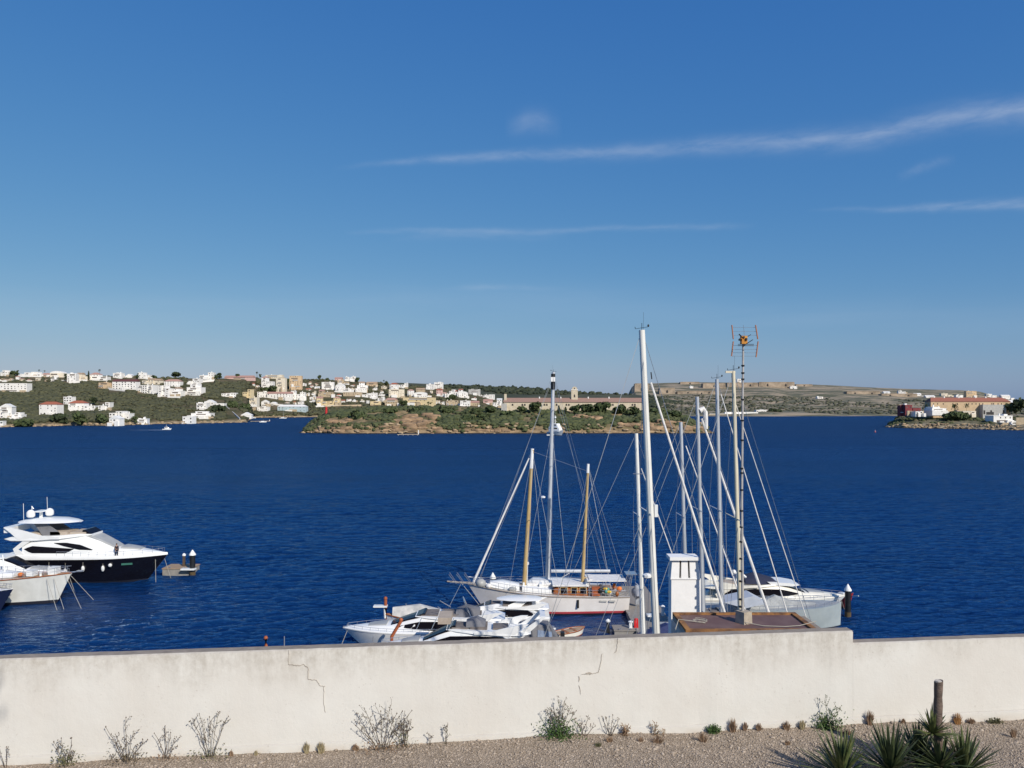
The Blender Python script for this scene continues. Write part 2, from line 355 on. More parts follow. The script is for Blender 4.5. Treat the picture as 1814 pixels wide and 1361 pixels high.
prom = Land('terrain', (1568, 2300, 3),
    [(1568,757),(1600,758.5),(1700,760),(1814,763),(2300,768)],
    [(1568,756),(1576,750),(1588,741),(1598,735.5),(1640,734),(1740,735),(1814,737),(2300,737)],
    [(1568,800),(1600,860),(2300,850)], isle_prof, 1.8, M_prom, .05, 46, 60)
tag(prom.o, 'low rocky promontory on the right', 'headland', kind='structure')

# ---------------------------------------------------------------- houses
WALLC = {'w': mat('white_render', (.86,.84,.80), (.76,.73,.68), .5, .9), 'c': mat('cream_render', (.78,.70,.56), (.68,.60,.47), .5, .9),
 'y': mat('yellow_render', (.74,.60,.36), (.64,.51,.30), .5, .9), 'o': mat('ochre_render', (.66,.49,.31), (.56,.41,.26), .5, .9),
 'p': mat('pink_render', (.70,.48,.42), (.6,.4,.35), .5, .9), 't': mat('tan_stone', (.52,.42,.29), (.42,.33,.22), .6, .95),
 'g': mat('grey_concrete', (.48,.47,.44), (.38,.37,.35), .5, .9), 'r': mat('dark_red_render', (.24,.05,.055), (.17,.04,.045), .5, .9),
 'b': mat('pale_blue_glazing', (.50,.60,.62), (.40,.50,.53), .5, .5), 's': mat('fort_sandstone', (.44,.35,.26), (.22,.175,.13), .05, .95)}
ROOFC = {'T': mat('terracotta_tiles', (.40,.13,.075), (.30,.10,.06), 1.5, .9), 'P': mat('faded_pink_tiles', (.48,.29,.23), (.38,.21,.17), 1.5, .9),
 'N': mat('tan_roof_tiles', (.45,.33,.22), (.36,.25,.17), 1.5, .9), 'W': mat('whitewashed_roof', (.80,.79,.76), (.70,.69,.66), .6, .85),
 'D': mat('dark_red_roof', (.16,.055,.05), (.11,.04,.04), 1., .9)}
M_win = mat('dark_window_glass', (.03,.03,.035), (.06,.055,.05), 1.2, .3)
M_shut = mat('green_grey_shutters', (.06,.08,.07), (.09,.10,.09), 1.2, .6)
RECTS = []
M_shade = mat('painted_opening_shade', (.10,.085,.075), (.16,.13,.11), .8, .9)  # shade of the openings, painted as a dark colour
def block(root, x0, x1, y0, y1, z0, z1, wc, rt, rc, rs, winrows=True, arches=False, maxw=8):
    w, h = x1-x0, z1-z0
    wall = MB().box(x0, x1, y0, y1, z0-3, z1).build('wall', WALLC[wc], root)
    if rt == 'flat':
        MB().box(x0-.15, x1+.15, y0-.15, y1+.15, z1-.3, z1+.35).build('parapet', WALLC[wc], root)
    elif rt == 'gable':
        rh = min(w, y1-y0)*.22+.5; ym = (y0+y1)/2
        MB().add([(x0-.5,y0-.6,z1-.1),(x1+.5,y0-.6,z1-.1),(x1+.5,y1+.6,z1-.1),(x0-.5,y1+.6,z1-.1),(x0-.5,ym,z1+rh),(x1+.5,ym,z1+rh)],
            [(0,1,5,4),(2,3,4,5),(0,4,3),(1,2,5),(0,3,2,1)]) if False else None
        b = MB(); b.add([(x0-.5,y0-.6,z1-.1),(x1+.5,y0-.6,z1-.1),(x1+.5,y1+.6,z1-.1),(x0-.5,y1+.6,z1-.1),(x0-.5,ym,z1+rh),(x1+.5,ym,z1+rh)],
            [(0,1,5,4),(2,3,4,5),(0,4,3),(1,2,5),(0,3,2,1)]); b.build('roof', ROOFC[rc], root)
    elif rt == 'front':                                   # gable end towards the water
        rh = w*.28; xm = (x0+x1)/2
        b = MB(); b.add([(x0-.5,y0-.3,z1-.1),(x1+.5,y0-.3,z1-.1),(x1+.5,y1+.3,z1-.1),(x0-.5,y1+.3,z1-.1),(xm,y0-.3,z1+rh),(xm,y1+.3,z1+rh)],
            [(0,4,5,3),(1,2,5,4),(0,1,4),(2,3,5),(0,3,2,1)]); b.build('roof', ROOFC[rc], root)
    elif rt == 'hip':
        rh = min(w, y1-y0)*.22+.4; k = min(w, y1-y0)*.45
        MB().frus(x0-.5, x1+.5, y0-.5, y1+.5, z1-.1, z1+rh, k).build('roof', ROOFC[rc], root)
    elif rt == 'dome':
        b = MB(); n = 9; xm = (x0+x1)/2
        b.prism([(xm+(w/2)*math.cos(math.pi*i/n), z1+.5*h*math.sin(math.pi*i/n)) for i in range(n+1)], y0+.1, y1-.1); b.build('roof', ROOFC[rc], root)
    if rs.random() < .6 and rt in ('gable', 'hip', 'flat') and w > 7:
        cx = x0+w*rs.uniform(.2, .8); cy = (y0+y1)/2
        MB().box(cx-.5, cx+.5, cy-.5, cy+.5, z1-.2, z1+2.4).build('chimney', WALLC['w'], root)
    rows = max(1, int(round(h/3.2))); cols = max(1, min(maxw, int(round(w/4.4))))
    if winrows and h > 1.8:
        for r in range(rows):
            zc = z0+h*(r+.45)/rows
            if not arches and rs.random() < .42 and w > 3.5:       # loggia or terrace opening across the storey, its shade painted as a dark flat panel
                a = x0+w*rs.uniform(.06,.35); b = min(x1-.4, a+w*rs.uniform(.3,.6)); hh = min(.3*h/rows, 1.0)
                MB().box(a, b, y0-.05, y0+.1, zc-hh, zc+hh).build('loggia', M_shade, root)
                if rs.random() < .6: MB().box(a-.3, b+.3, y0-1.3, y0-.02, zc-hh-.25, zc-hh+.55).build('balcony', WALLC['w'], root)
                continue
            for c in range(cols):
                if rs.random() < .25: continue
                cx = x0+w*(c+.5)/cols+rs.uniform(-.2, .2); zc = z0+h*(r+.5)/rows
                ww = rs.choice((.5,.5,.9)) if not arches else .85; hh = min(.34*h/rows, .7)
                if arches: 
                    pl = [(cx-ww, zc-hh*1.2), (cx+ww, zc-hh*1.2), (cx+ww, zc+hh*.4), (cx+ww*.6, zc+hh), (cx, zc+hh*1.2), (cx-ww*.6, zc+hh), (cx-ww, zc+hh*.4)]
                    MB().prism(pl, y0-.06, y0+.1).build('window', M_win, root)
                else:
                    MB().box(cx-ww, cx+ww, y0-.06, y0+.1, zc-hh, zc+hh).build('window', M_win if rs.random() < .7 else M_shut, root)
    return wall
NH = [0]
def house(land, u0, u1, vt, vb, wc, rt, rc, label, form='a', cat='house', name='house', arches=False, Yfix=None, yaw=None, depth=None):
    NH[0] += 1; rs = random.Random(100+NH[0]*17)
    uc = (u0+u1)/2; RECTS.append((u0-1, u1+1, vt, vb+1))
    if Yfix: Y = Yfix
    else: Y = land.Y(uc, land.at(uc, vb))
    w = (u1-u0)/F*Y; h = (vb-vt)/F*Y; base = P(uc, vb, Y)
    yaw = rs.uniform(-.14, .14) if yaw is None else yaw
    root = thing(name, base, label, cat, yaw)
    d = depth or max(6, min(13, w*.8)); hw = w/2
    rh = {'gable': 2.6, 'hip': 2.4, 'front': w*.25, 'dome': h*.3, 'flat': .35}[rt]
    hb = max(h*.45, h-rh)
    if form == 'a':
        block(root, -hw, hw, 0, d, 0, hb, wc, rt, rc, rs, arches=arches)
    elif form == 'l':      # tall left volume, lower right wing
        k = rs.uniform(-.1, .15)*w
        block(root, -hw, k, 0, d, 0, hb, wc, rt, rc, rs); block(root, k, hw, -1.2, d-1, 0, hb*.6, wc, 'flat', rc, rs, arches=arches)
    elif form == 'r':
        k = rs.uniform(-.15, .1)*w
        block(root, k, hw, 0, d, 0, hb, wc, rt, rc, rs); block(root, -hw, k, -1.2, d-1, 0, hb*.58, wc, 'flat', rc, rs, arches=arches)
    elif form == 't':      # stepped terraces up the slope
        block(root, -hw, hw*.9, -2.5, d, 0, h*.36, wc, 'flat', rc, rs, arches=arches, maxw=5)
        block(root, -hw*.75, hw, 1.5, d+3, h*.36, h*.70, wc, 'flat', rc, rs, maxw=5)
        block(root, -hw*.45, hw*.45, 5, d+5, h*.70, h-.4, wc, rt, rc, rs, maxw=3)
    elif form == 'c':      # clustered cubes
        n = 3; xs_ = [-hw, -hw*.35, hw*.3, hw]
        for i in range(n):
            hh = hb*rs.uniform(.6, 1); 
            if i == rs.randrange(3): hh = hb
            block(root, xs_[i], xs_[i+1], rs.uniform(-2, 1.5), d, 0, hh, wc, rt if rs.random() < .5 else 'flat', rc, rs, arches=arches and i == 1, maxw=3)
    # garden walls, steps and small outbuildings that break up each plot
    for k in range(rs.choice((1,2,2,3))):
        ax = rs.uniform(-hw*1.15, hw*1.0); aw = rs.uniform(.12,.35)*w+.8; ah = rs.uniform(.12,.42)*h; ay = -rs.uniform(1.5,5)
        MB().box(ax, ax+aw, ay, ay+rs.uniform(1.5,4), -3, ah).build(rs.choice(('annex','terrace','outbuilding')), WALLC[rs.choice((wc,'w','w','t'))], root)
    for k in range(rs.choice((0,1,1,2))):
        ax = rs.uniform(-hw, hw*.6); aw = rs.uniform(.15,.35)*w; az_ = hb*rs.uniform(.95,1.0)
        if form == 'a' and rt == 'flat': MB().box(ax, min(hw*.95, ax+aw), d*.3, d*.7, az_, az_+rs.uniform(.8,2.2)).build('roof_room', WALLC[rs.choice((wc,'w'))], root)
    if form in 'lrt' and rs.random() < .7:
        MB().box(-hw-1, hw+1, -4.2, -3.9, -2.5, min(1.3, h*.25)).build('terrace_wall', WALLC['w'], root)
    return root
def low_wall(land, u0, u1, va, vb_, hpx, label, mc='w', name='garden_wall', cat='wall'):
    Ya = land.Y(u0, land.at(u0, va)); Yb = land.Y(u1, land.at(u1, vb_))
    a, b = P(u0, va, Ya), P(u1, vb_, Yb); c = (a+b)/2
    root = MB(); d = b-a; n = Vector((-d.y, d.x, 0)).normalized()*.25; hz = hpx/F*Ya
    pts = [a-c, b-c]; dn = Vector((0,0,-2.5)); up = Vector((0,0,hz))
    v = [pts[0]-n+dn, pts[1]-n+dn, pts[1]+n+dn, pts[0]+n+dn, pts[0]-n+up, pts[1]-n+up, pts[1]+n+up, pts[0]+n+up]
    root.add(v, [(0,3,2,1),(4,5,6,7),(0,1,5,4),(1,2,6,5),(2,3,7,6),(3,0,4,7)])
    RECTS.append((min(u0,u1), max(u0,u1), min(va,vb_)-hpx, max(va,vb_)))
    return tag(root.build(name, WALLC[mc], loc=c), label, cat)
HT = [
(0,15,656,665.5,'w','flat','W','white cubic house at the far left end of the skyline','c'),
(36,54,660,666.5,'w','flat','W','low white villa left of the two skyline palms','r'),
(56,74,659,667,'w','flat','W','white flat-roofed villa just under the skyline palms','l'),
(75,88,661,667.5,'w','gable','P','small white cottage with pink tiled roof on the ridge','a'),
(89,112,658,669,'c','dome','W','pale cream house with broad rounded roof on the left skyline','a'),
(119,134,662,677,'w','flat','W','tall narrow white house with four dark openings above a white terrace','a'),
(135,155,660,674,'c','gable','N','cream house with tan tiled roof beside a dark cypress','l'),
(159,190,661,674,'w','hip','P','wide white house with pale tiled roof right of the cypress','l'),
(200,215,661,669,'w','flat','W','small white cube house on the ridge, left of a matching pair','a'),
(216,233,661,669,'w','front','W','white gabled house on the ridge over an ochre bank','r'),
(245,265,660,671,'w','flat','W','bright white two-storey house with square windows on the left skyline','l'),
(252,283,670,681,'c','gable','N','long cream house with arched porch below the white skyline house','c'),
(198,241,673,690,'w','gable','D','long villa with a dark red pergola roof above a row of white arches','a'),
(174,194,678,688,'o','flat','P','small orange house behind pale garden walls','a'),
(243,272,680,697,'w','flat','W','large white villa with arched balconies above palm tops','c'),
(280,300,683,703,'w','flat','W','stack of small white houses stepping down beside a brown field','c'),
(291,319,673,685,'w','hip','P','white house with pinkish upper balcony under the ridge trees','a'),
(300,320,688,704,'w','gable','N','white house with tan roof and long white front wall','t'),
(326,356,680,702,'w','flat','W','modern white villa of stacked horizontal slabs','t'),
(334,353,671,681,'w','flat','W','white upper pavilion with a square chimney block above the slab villa','r'),
(354,378,660,672.5,'w','flat','W','big white two-storey house standing alone on the skyline','r'),
(396,448,666,672,'p','gable','P','long low pink-roofed terrace on the skyline','a'),
(463,484,667,687,'w','hip','P','white apartment house with pink roof and two rows of square windows','l'),
(489,505,670,697,'c','flat','N','tall cream apartment house with an orange ground floor','a'),
(513,534,666,691,'o','flat','N','ochre apartment block with blank stepped front','a'),
(470,500,664.5,670,'c','flat','N','low cream roofline building behind the apartment houses','a'),
(430,445,690,702,'y','flat','N','small ochre villa with arched loggia on the green slope','r'),
(393,417,696,704.5,'w','flat','W','row of small white garden houses left of the ochre villa','c'),
(456,473,694.5,706,'w','flat','W','pale white house at the left end of the arcade building','a'),
(473,516,695,709,'w','gable','P','long white arcaded building with a row of arched bays','a'),
(516,540,692.5,708.5,'w','flat','W','white house with deep dark balcony right of the arcade building','c'),
(431,455,704,718,'c','flat','W','cream cube villa with a mauve terrace in shade','r'),
(463,476,709,720,'w','front','W','small white pyramid-roofed pavilion','a'),
(478,497,710,719,'w','front','W','white pavilion with a sloping white roof beside another like it','l'),
(455,474,721,727,'w','flat','W','low white boathouse block above grey rocks','a'),
(491,542,718,729,'b','hip','W','long pale glazed boathouse restaurant near the bay','a'),
(362,397,707,718,'w','front','W','white villa with a broad gabled roof on top of the small peninsula','l'),
(348,366,714,727,'w','flat','W','pale white tower block of the peninsula villa','a'),
(333,372,729,741,'w','flat','W','white terrace house with long balconies over the rocks','t'),
(323,341,738,750.5,'w','flat','W','white arched boathouse at the foot of the peninsula villa','a'),
(427,445,732.5,738,'w','front','W','little white boat shelter on the dark point','a'),
(0,47,679,694,'w','flat','W','long modern white building of two horizontal bands','a'),
(112,127,703,716,'w','flat','T','small white cube with rusty roof edge above the arched villa','a'),
(122,168,711,727,'w','hip','T','white arched seaside villa with a pink chimneyed roof','l'),
(69,101,713,735,'w','hip','T','white two-storey villa with a red tiled roof and balcony','a'),
(0,20,716,741,'w','front','W','big white gabled boathouse at the left edge of the photo','a'),
(18,36,731,744,'w','flat','W','white stair house next to the big gabled boathouse','t'),
(175,194,713,727,'w','flat','P','small white house with a dark arched window in the trees','r'),
(195,228,727,742,'w','flat','W','white terraced villa stepping down to a boathouse','c'),
(193,212,737,753,'w','front','W','white waterside boathouse with a dark door','a'),
(242,260,742,752,'w','flat','W','lone white boathouse at the end of the green slope','a'),
(0,5,746,756,'w','flat','W','tiny white dock hut at the left edge','a'),
(570,591,677,690,'w','flat','W','bright white cube house high on the middle slope','a'),
(594,620,681,694,'w','dome','W','pale house with a rounded gable and two dark windows','l'),
(593,606,669,674,'p','gable','P','low pink-roofed house on the middle skyline','a'),
(598,618,674,681,'t','flat','N','tan house tucked behind the rounded white house','l'),
(612,630,667,675,'w','flat','T','small white house with red trim at the top of the middle slope','c'),
(630,651,678,694,'w','gable','N','white three-level house with two long balconies','t'),
(649,667,677,684,'o','gable','N','ochre cottage with a long sloping roof','a'),
(608,640,695,704,'t','flat','P','long brown-roofed terrace with a white balustrade','a'),
(641,667,696,706,'w','flat','W','row of white battlement-like terraces over a dark bank','c'),
(561,580,703,720,'y','gable','P','yellow house with a pinkish roof left of an ochre one','l'),
(582,602,703,719,'y','hip','P','ochre-yellow house with a faded red roof above the quay','r'),
(565,590,690,702,'t','gable','P','tan villa with broken rooflines over the yellow house','c'),
(656,674,711,718,'y','flat','N','long low ochre quay shed','a'),
(669,681,705,711.5,'w','flat','W','small white flat building above the ochre shed','a'),
(690,704,679,690,'w','hip','T','white square house with a bright red roof','a'),
(705,722,679,688,'w','flat','W','white house with dark side windows next to the bright red roof','c'),
(689,716,690,704,'c','flat','W','cream two-storey house with five tall dark windows','a'),
(682,704,706,719,'t','hip','P','tan waterfront restaurant with a tiled awning','a'),
(722,733,690,701,'w','hip','P','narrow white house with a dusky pink roof','a'),
(733,756,695,704,'w','dome','W','low white house with a long curved white roof','a'),
(737,752,688,695,'t','gable','N','tan farmhouse half hidden above the curved roof','a'),
(713,770,704.5,718.5,'y','flat','W','long cream-yellow waterfront building with two rows of windows','a'),
(755,768,681,690,'w','flat','W','left half of the big white block on the middle skyline','a'),
(769,784,677.5,689.5,'w','flat','W','taller bright white block on the middle skyline','a'),
(773,789,689,702,'p','gable','T','pink house with a red tiled gable under the tall white block','l'),
(788,801,693,705,'w','flat','W','white house with a side stair right of the pink gable','r'),
(800,819,688.5,701,'w','gable','T','pink and white house with a red roof near the dark ridge','c'),
(810,829,694,704,'w','dome','W','white arched house in front of dark trees','a'),
(830,851,690,700,'g','flat','W','unfinished grey concrete frame house','a'),
(815,832,710,721,'w','flat','P','pinkish white house with six square windows behind the island','a'),
(833,848,711,721,'t','gable','P','tan house right of the six-windowed house','a'),
(848,876,699,706,'w','flat','W','low pale terrace of flats below the dark ridge','c'),
(856,872,708,717,'p','gable','P','pinkish cottage row beside the barracks end','a'),
(873,889,706,721,'w','gable','W','white gabled house touching the left end of the barracks','r'),
(790,812,709,718,'t','flat','N','tan wall-like building above the island trees','c'),
]
for row in HT:
    u0,u1,vt,vb,wc,rt,rc,lab,form = row
    house(hill, u0,u1,vt,vb,wc,rt,rc,lab,form, arches=('arch' in lab or 'arcade' in lab))
low_wall(hill, 122, 142, 679, 679, 3.5, 'long white terrace wall under the tall narrow white house')
low_wall(hill, 192, 222, 690, 695, 3, 'sloping white garden wall under the orange house')
low_wall(hill, 354, 380, 677.5, 675.5, 3, 'white retaining wall below the lone skyline house')
low_wall(hill, 386, 448, 675.5, 673, 1.6, 'long pale boundary wall along the ridge field', 't')
low_wall(hill, 575, 640, 721, 719, 2.2, 'pale quay wall above the island trees', 't')
low_wall(hill, 400, 425, 722, 744, 3, 'white stair wall running down the peninsula to the water')
# the far fort and its ramparts
def rampart(u0, u1, vt, vb, label, wc='s', D=None):
    uc = (u0+u1)/2; Y = D or far.Y(uc, far.at(uc, vb)); h = (vb-vt)/F*Y; w = (u1-u0)/F*Y
    RECTS.append((u0,u1,vt,vb))
    root = thing('rampart', P(uc, vb, Y), label, 'fortress wall', rnd.uniform(-.05,.05))
    MB().frus(-w/2, w/2, 0, 25, -12, h, 1.0).build('wall', WALLC[wc], root)
    MB().box(-w/2+2, w/2-2, .5, 2.5, h, h+1.2).build('parapet', WALLC[wc], root)
    n = max(1, int(w/40))
    for i in range(n):
        cx = -w/2+w*(i+.5)/n; MB().prism([(cx-2.4,h*.2),(cx+2.4,h*.2),(cx+2.4,h*.5),(cx,h*.75),(cx-2.4,h*.5)], -.3, 1).build('embrasure', M_win, root)
rampart(1344,1408,677.5,686, 'long sandstone rampart at the highest part of the far headland')
rampart(1288,1343,678.5,686, 'sandstone rampart left of the longest one, behind the masts')
rampart(1245,1286,679.5,687.5, 'sandstone rampart left of the masts on the headland top')
rampart(1124,1150,680,696, 'ruined pale fort bastion at the left tip of the headland')
rampart(1168,1196,688,698, 'broken grey battery wall with a dark arch at its right end')
rampart(1200,1275,693.5,697.5, 'low tan rampart stepping along the middle of the headland')
rampart(1410,1440,681.5,685, 'thin pale wall trailing off the long rampart')
rampart(1500,1560,694,699, 'low tan barrack wall on the headland behind the red house')
rampart(1562,1625,698,703, 'broad tan rampart left of the red-roofed barracks')
rampart(1205,1240,677.2,681, 'small pinkish fort wall near the left of the headland top')
for a in [(1306,1313,671.5,678,'w','flat','W','tiny white lookout house on the headland top between the masts','a'),
 (1566,1577,694,699,'w','gable','W','small white gabled cottage on the headland','a'),
 (1592,1604,692,697,'w','flat','N','pale two-part cottage on the headland, left of the barracks','l'),
 (1620,1632,697,702,'w','gable','W','white shed just left of the long white barn','a'),
 (1640,1657,701,705,'w','gable','W','long white barn behind the left end of the red roof','a'),
 (1668,1686,697,703,'c','flat','N','cream farmhouse above the red barracks roof','l'),
 (1694,1706,700,705,'w','flat','W','white hut above the middle of the red barracks roof','a'),
 (1712,1730,693,704,'o','flat','P','reddish block house on the headland above the red roof','a'),
 (1748,1765,698,704,'w','flat','W','white flat building with a rooftop box above the red roof','l'),
 (1774,1790,700,707,'w','gable','W','white gabled barn at the right end of the headland','a'),
 (1400,1412,684,688,'w','flat','W','white hut at the end of the long rampart','a'),
 (1448,1458,703,706,'w','flat','N','pale ruin low on the headland slope','a'),
 (1222,1228,684,688,'w','flat','W','small white hut between two masts on the headland','a'),
 (1340,1360,726.5,731,'w','flat','W','white quay house at the foot of the headland','a')]:
    u0,u1,vt,vb,wc,rt,rc,lab,form = a; house(far, u0,u1,vt,vb,wc,rt,rc,lab,form)
# pale quay at the foot of the far headland
q = thing('quay', P(1305, 737.5, 1400), 'long pale stone quay at the foot of the headland', 'quay')
MB().box(-52, 66, -4, 6, -3, 4).build('quay_wall', WALLC['t'], q); MB().box(-50, 64, -3.6, 6, 4, 4.5).build('quay_deck', WALLC['w'], q)
MB().box(-20, 40, 3, 9, 4.5, 7.5).build('boundary_wall', WALLC['w'], q)

# ---------------------------------------------------------------- barracks on the island
Yb = 700.
hb = thing('hospital', P(1015, 728, Yb), 'long low stone barracks with a pink tiled roof and bell tower on the island', 'building')
pw = lambda px: px/F*Yb
wallm = mat('old_limewashed_stone', (.66,.58,.44), (.52,.44,.32), .35, .95)
x0, x1 = pw(893-1015), pw(1143-1015); ze = pw(728-712.5); zr = pw(728-705)
MB().box(x0, x1, 0, 11, -6, ze).build('wall', wallm, hb)
b = MB(); b.add([(x0-.6,-.7,ze-.1),(x1+.6,-.7,ze-.1),(x1+.6,11.7,ze-.1),(x0-.6,11.7,ze-.1),(x0-.6,5.5,zr),(x1+.6,5.5,zr)], [(0,1,5,4),(2,3,4,5),(0,4,3),(1,2,5),(0,3,2,1)])
hroof = b.build('roof', mat('weathered_pink_tiles', (.34,.205,.165), (.26,.165,.13), .9, .9, stretch=(3,1,1)), hb)
for px in (956, 994, 1043, 1080): MB().box(pw(px-1015)-.5, pw(px-1015)+.5, 4.5, 5.9, zr-1.2, zr+1).build('chimney', WALLC['w'], hroof)
i = 0; px = 908
while px < 1140:
    for dx in ((-2.2, 2.2) if i % 2 else (0,)):
        cx = pw(px+dx-1015); MB().prism([(cx-.75,4.6),(cx+.75,4.6),(cx+.75,5.9),(cx,6.6),(cx-.75,5.9)], -.08, .1).build('window', M_win, hb)
    px += 19.5; i += 1
for px in (930, 975, 1060, 1131): cx = pw(px-1015); MB().box(cx-.8, cx+.8, -.08, .1, .4, 2.4).build('window', M_win, hb)
tw = MB(); tx0, tx1 = pw(1012.5-1015), pw(1024-1015); tz = pw(728-690)
tw.box(tx0, tx1, 3, 9, ze, tz); xm = (tx0+tx1)/2; rr = (tx1-tx0)/2*.85
tw.prism([(xm+rr*math.cos(math.pi*k/8), tz+rr*1.05*math.sin(math.pi*k/8)) for k in range(9)], 3.2, 4.4)
tower = tw.build('bell_tower', wallm, hb)
MB().prism([(xm-.6,pw(728-704)),(xm+.6,pw(728-704)),(xm+.6,pw(728-700)),(xm,pw(728-698.5)),(xm-.6,pw(728-700))], 2.9, 3.05).build('window', M_win, tower)
MB().prism([(xm-.5,tz+.4),(xm+.5,tz+.4),(xm+.5,tz+1.2),(xm,tz+1.7),(xm-.5,tz+1.2)], 3.1, 3.3).build('bell_opening', M_win, tower)
MB().box(tx0-.3, tx1+.3, 2.7, 9.3, tz-.5, tz).build('cornice', WALLC['w'], tower)
MB().box(pw(888-1015), pw(898-1015), -2, 5, -6, pw(728-715)).build('end_wing', WALLC['g'], hb)
MB().box(pw(893-1015), pw(897.5-1015), 2, 5, pw(728-715), pw(728-698)).build('end_turret', wallm, hb)
RECTS += [(888,1145,700,722)]
# small things on the island
rb = thing('beacon', isle.pt(578, isle.at(578, 735.5)), 'bright red lighthouse beacon on the left end of the island', 'beacon')
z_ = rb.location.z; top = H-(720.5-CV)/F*rb.location.y-z_
MB().lathe((0,0,0), [(1.0,-1),(1.0,top*.78),(1.3,top*.78),(1.3,top*.82),(.7,top*.82),(.7,top*.93),(.15,top)], 12).build('tower', mat('signal_red', (.62,.03,.035), (.5,.03,.03), 1, .5), rb)
MB().lathe((0,0,0), [(1.25,-1.5),(1.25,.4)], 12).build('plinth', WALLC['w'], rb)
def jetty(u0, v0, u1, v1, label, w=2., post=None):
    Ya, Yb_ = H*F/(v0-CV), H*F/(v1-CV); a, b_ = P(u0,v0,Ya), P(u1,v1,Yb_); c = (a+b_)/2
    r = thing('jetty', (c.x, c.y, 0), label, 'jetty', math.atan2(b_.y-a.y, b_.x-a.x)); L = (b_-a).length/2
    MB().box(-L, L, -w/2, w/2, .5, .9).build('deck', WALLC['t'], r)
    for k in range(-2, 3): MB().lathe((k*L*.45, -w/2+.2, 0), [(.22,-3),(.22,.5)], 6).build('pile', WALLC['g'], r)
    if post: MB().box(L-.6, L, -.3, .3, .9, post).build('post', WALLC['w'], r)
jetty(704, 771.5, 742, 771.5, 'thin pale jetty on the island shore ending in a white post', 1.4, 4)
jetty(443, 747.5, 478, 747, 'low white swimming jetty off the small peninsula', 2.5, 2.5)
# ---------------------------------------------------------------- promontory on the right
Yp = 800.; pq = lambda px: px/F*Yp
br = thing('barracks', P(1720, 733, Yp), 'long ochre barracks with a red tiled roof on the right promontory', 'building')
x0, x1 = pq(1649-1720), pq(1790-1720); ze = pq(733-711.5); zr = pq(733-704.5)
MB().box(x0, x1, 0, 12, -8, ze).build('wall', mat('ochre_plaster_wall', (.60,.45,.28), (.5,.37,.24), .2, .95), br)
b = MB(); b.add([(x0-.6,-.7,ze-.1),(x1+.6,-.7,ze-.1),(x1+.6,12.7,ze-.1),(x0-.6,12.7,ze-.1),(x0+3,6,zr),(x1-5,6,zr)], [(0,1,5,4),(2,3,4,5),(0,4,3),(1,2,5),(0,3,2,1)])
br_roof = b.build('roof', mat('strong_red_tiles', (.34,.13,.09), (.26,.10,.07), 1.2, .9), br)
for px in (1678, 1704, 1734, 1752): MB().box(pq(px-1720)-.6, pq(px-1720)+.6, 5.3, 6.7, zr-1, zr+1.1).build('chimney', WALLC['w'], br_roof)
for k, px in enumerate((1654,1661,1671,1688,1696,1716,1722,1729,1735,1741,1757,1760,1768,1774,1782)):
    cx = pq(px-1720); MB().box(cx-.45, cx+.45, -.07, .1, ze-3.2, ze-1.7).build('window', M_win, br)
MB().box(pq(1735-1720), pq(1776-1720), -6, 0, -6, pq(733-717)).build('annex', WALLC['g'], br)
for px in (1736, 1748, 1770): MB().box(pq(px-1720), pq(px+3-1720), -6.1, -5.9, -.5, 3.6).build('door', M_win, br)
MB().box(pq(1741-1720), pq(1754-1720), -6.15, -5.9, -1, 1.8).build('garage_opening', M_win, br)
RECTS += [(1649,1790,703,733)]
for a in [(1595,1603.5,718,732.5,'r','flat','W','dark red left face of the tower house by the promontory tip','a',780),
 (1603.8,1616,717.5,732,'r','flat','W','red square house with white edges on the promontory','a',775),
 (1617,1631,723,731,'r','flat','P','low dark red wing right of the red square house','a',785),
 (1620,1636,729,733,'w','flat','W','small white garden building under the low red wing','c',765),
 (1649,1678,721,731.5,'w','flat','W','white balcony house in front of the left end of the barracks','t',780),
 (1700,1728,727,734,'c','flat','N','pale terrace house with dark openings below the barracks','c',775),
 (1760,1794,736.5,749,'w','flat','W','plain white waterside block at the right edge of the photo','a',730),
 (1776,1793,749,758,'t','flat','N','tan stone boathouse under the white waterside block','a',712),
 (1793,1799,751,760,'w','flat','W','narrow white boathouse door block by the right shore','a',708),
 (1788,1806,709,716,'w','gable','W','white shed beside the dark pine at the right','a',815)]:
    u0,u1,vt,vb,wc,rt,rc,lab,form,Yf = a; house(None, u0,u1,vt,vb,wc,rt,rc,lab,form,Yfix=Yf, yaw=.02)
low_wall(prom, 1800, 1880, 752, 752, 12, 'tan stone shore wall at the right edge', 't')

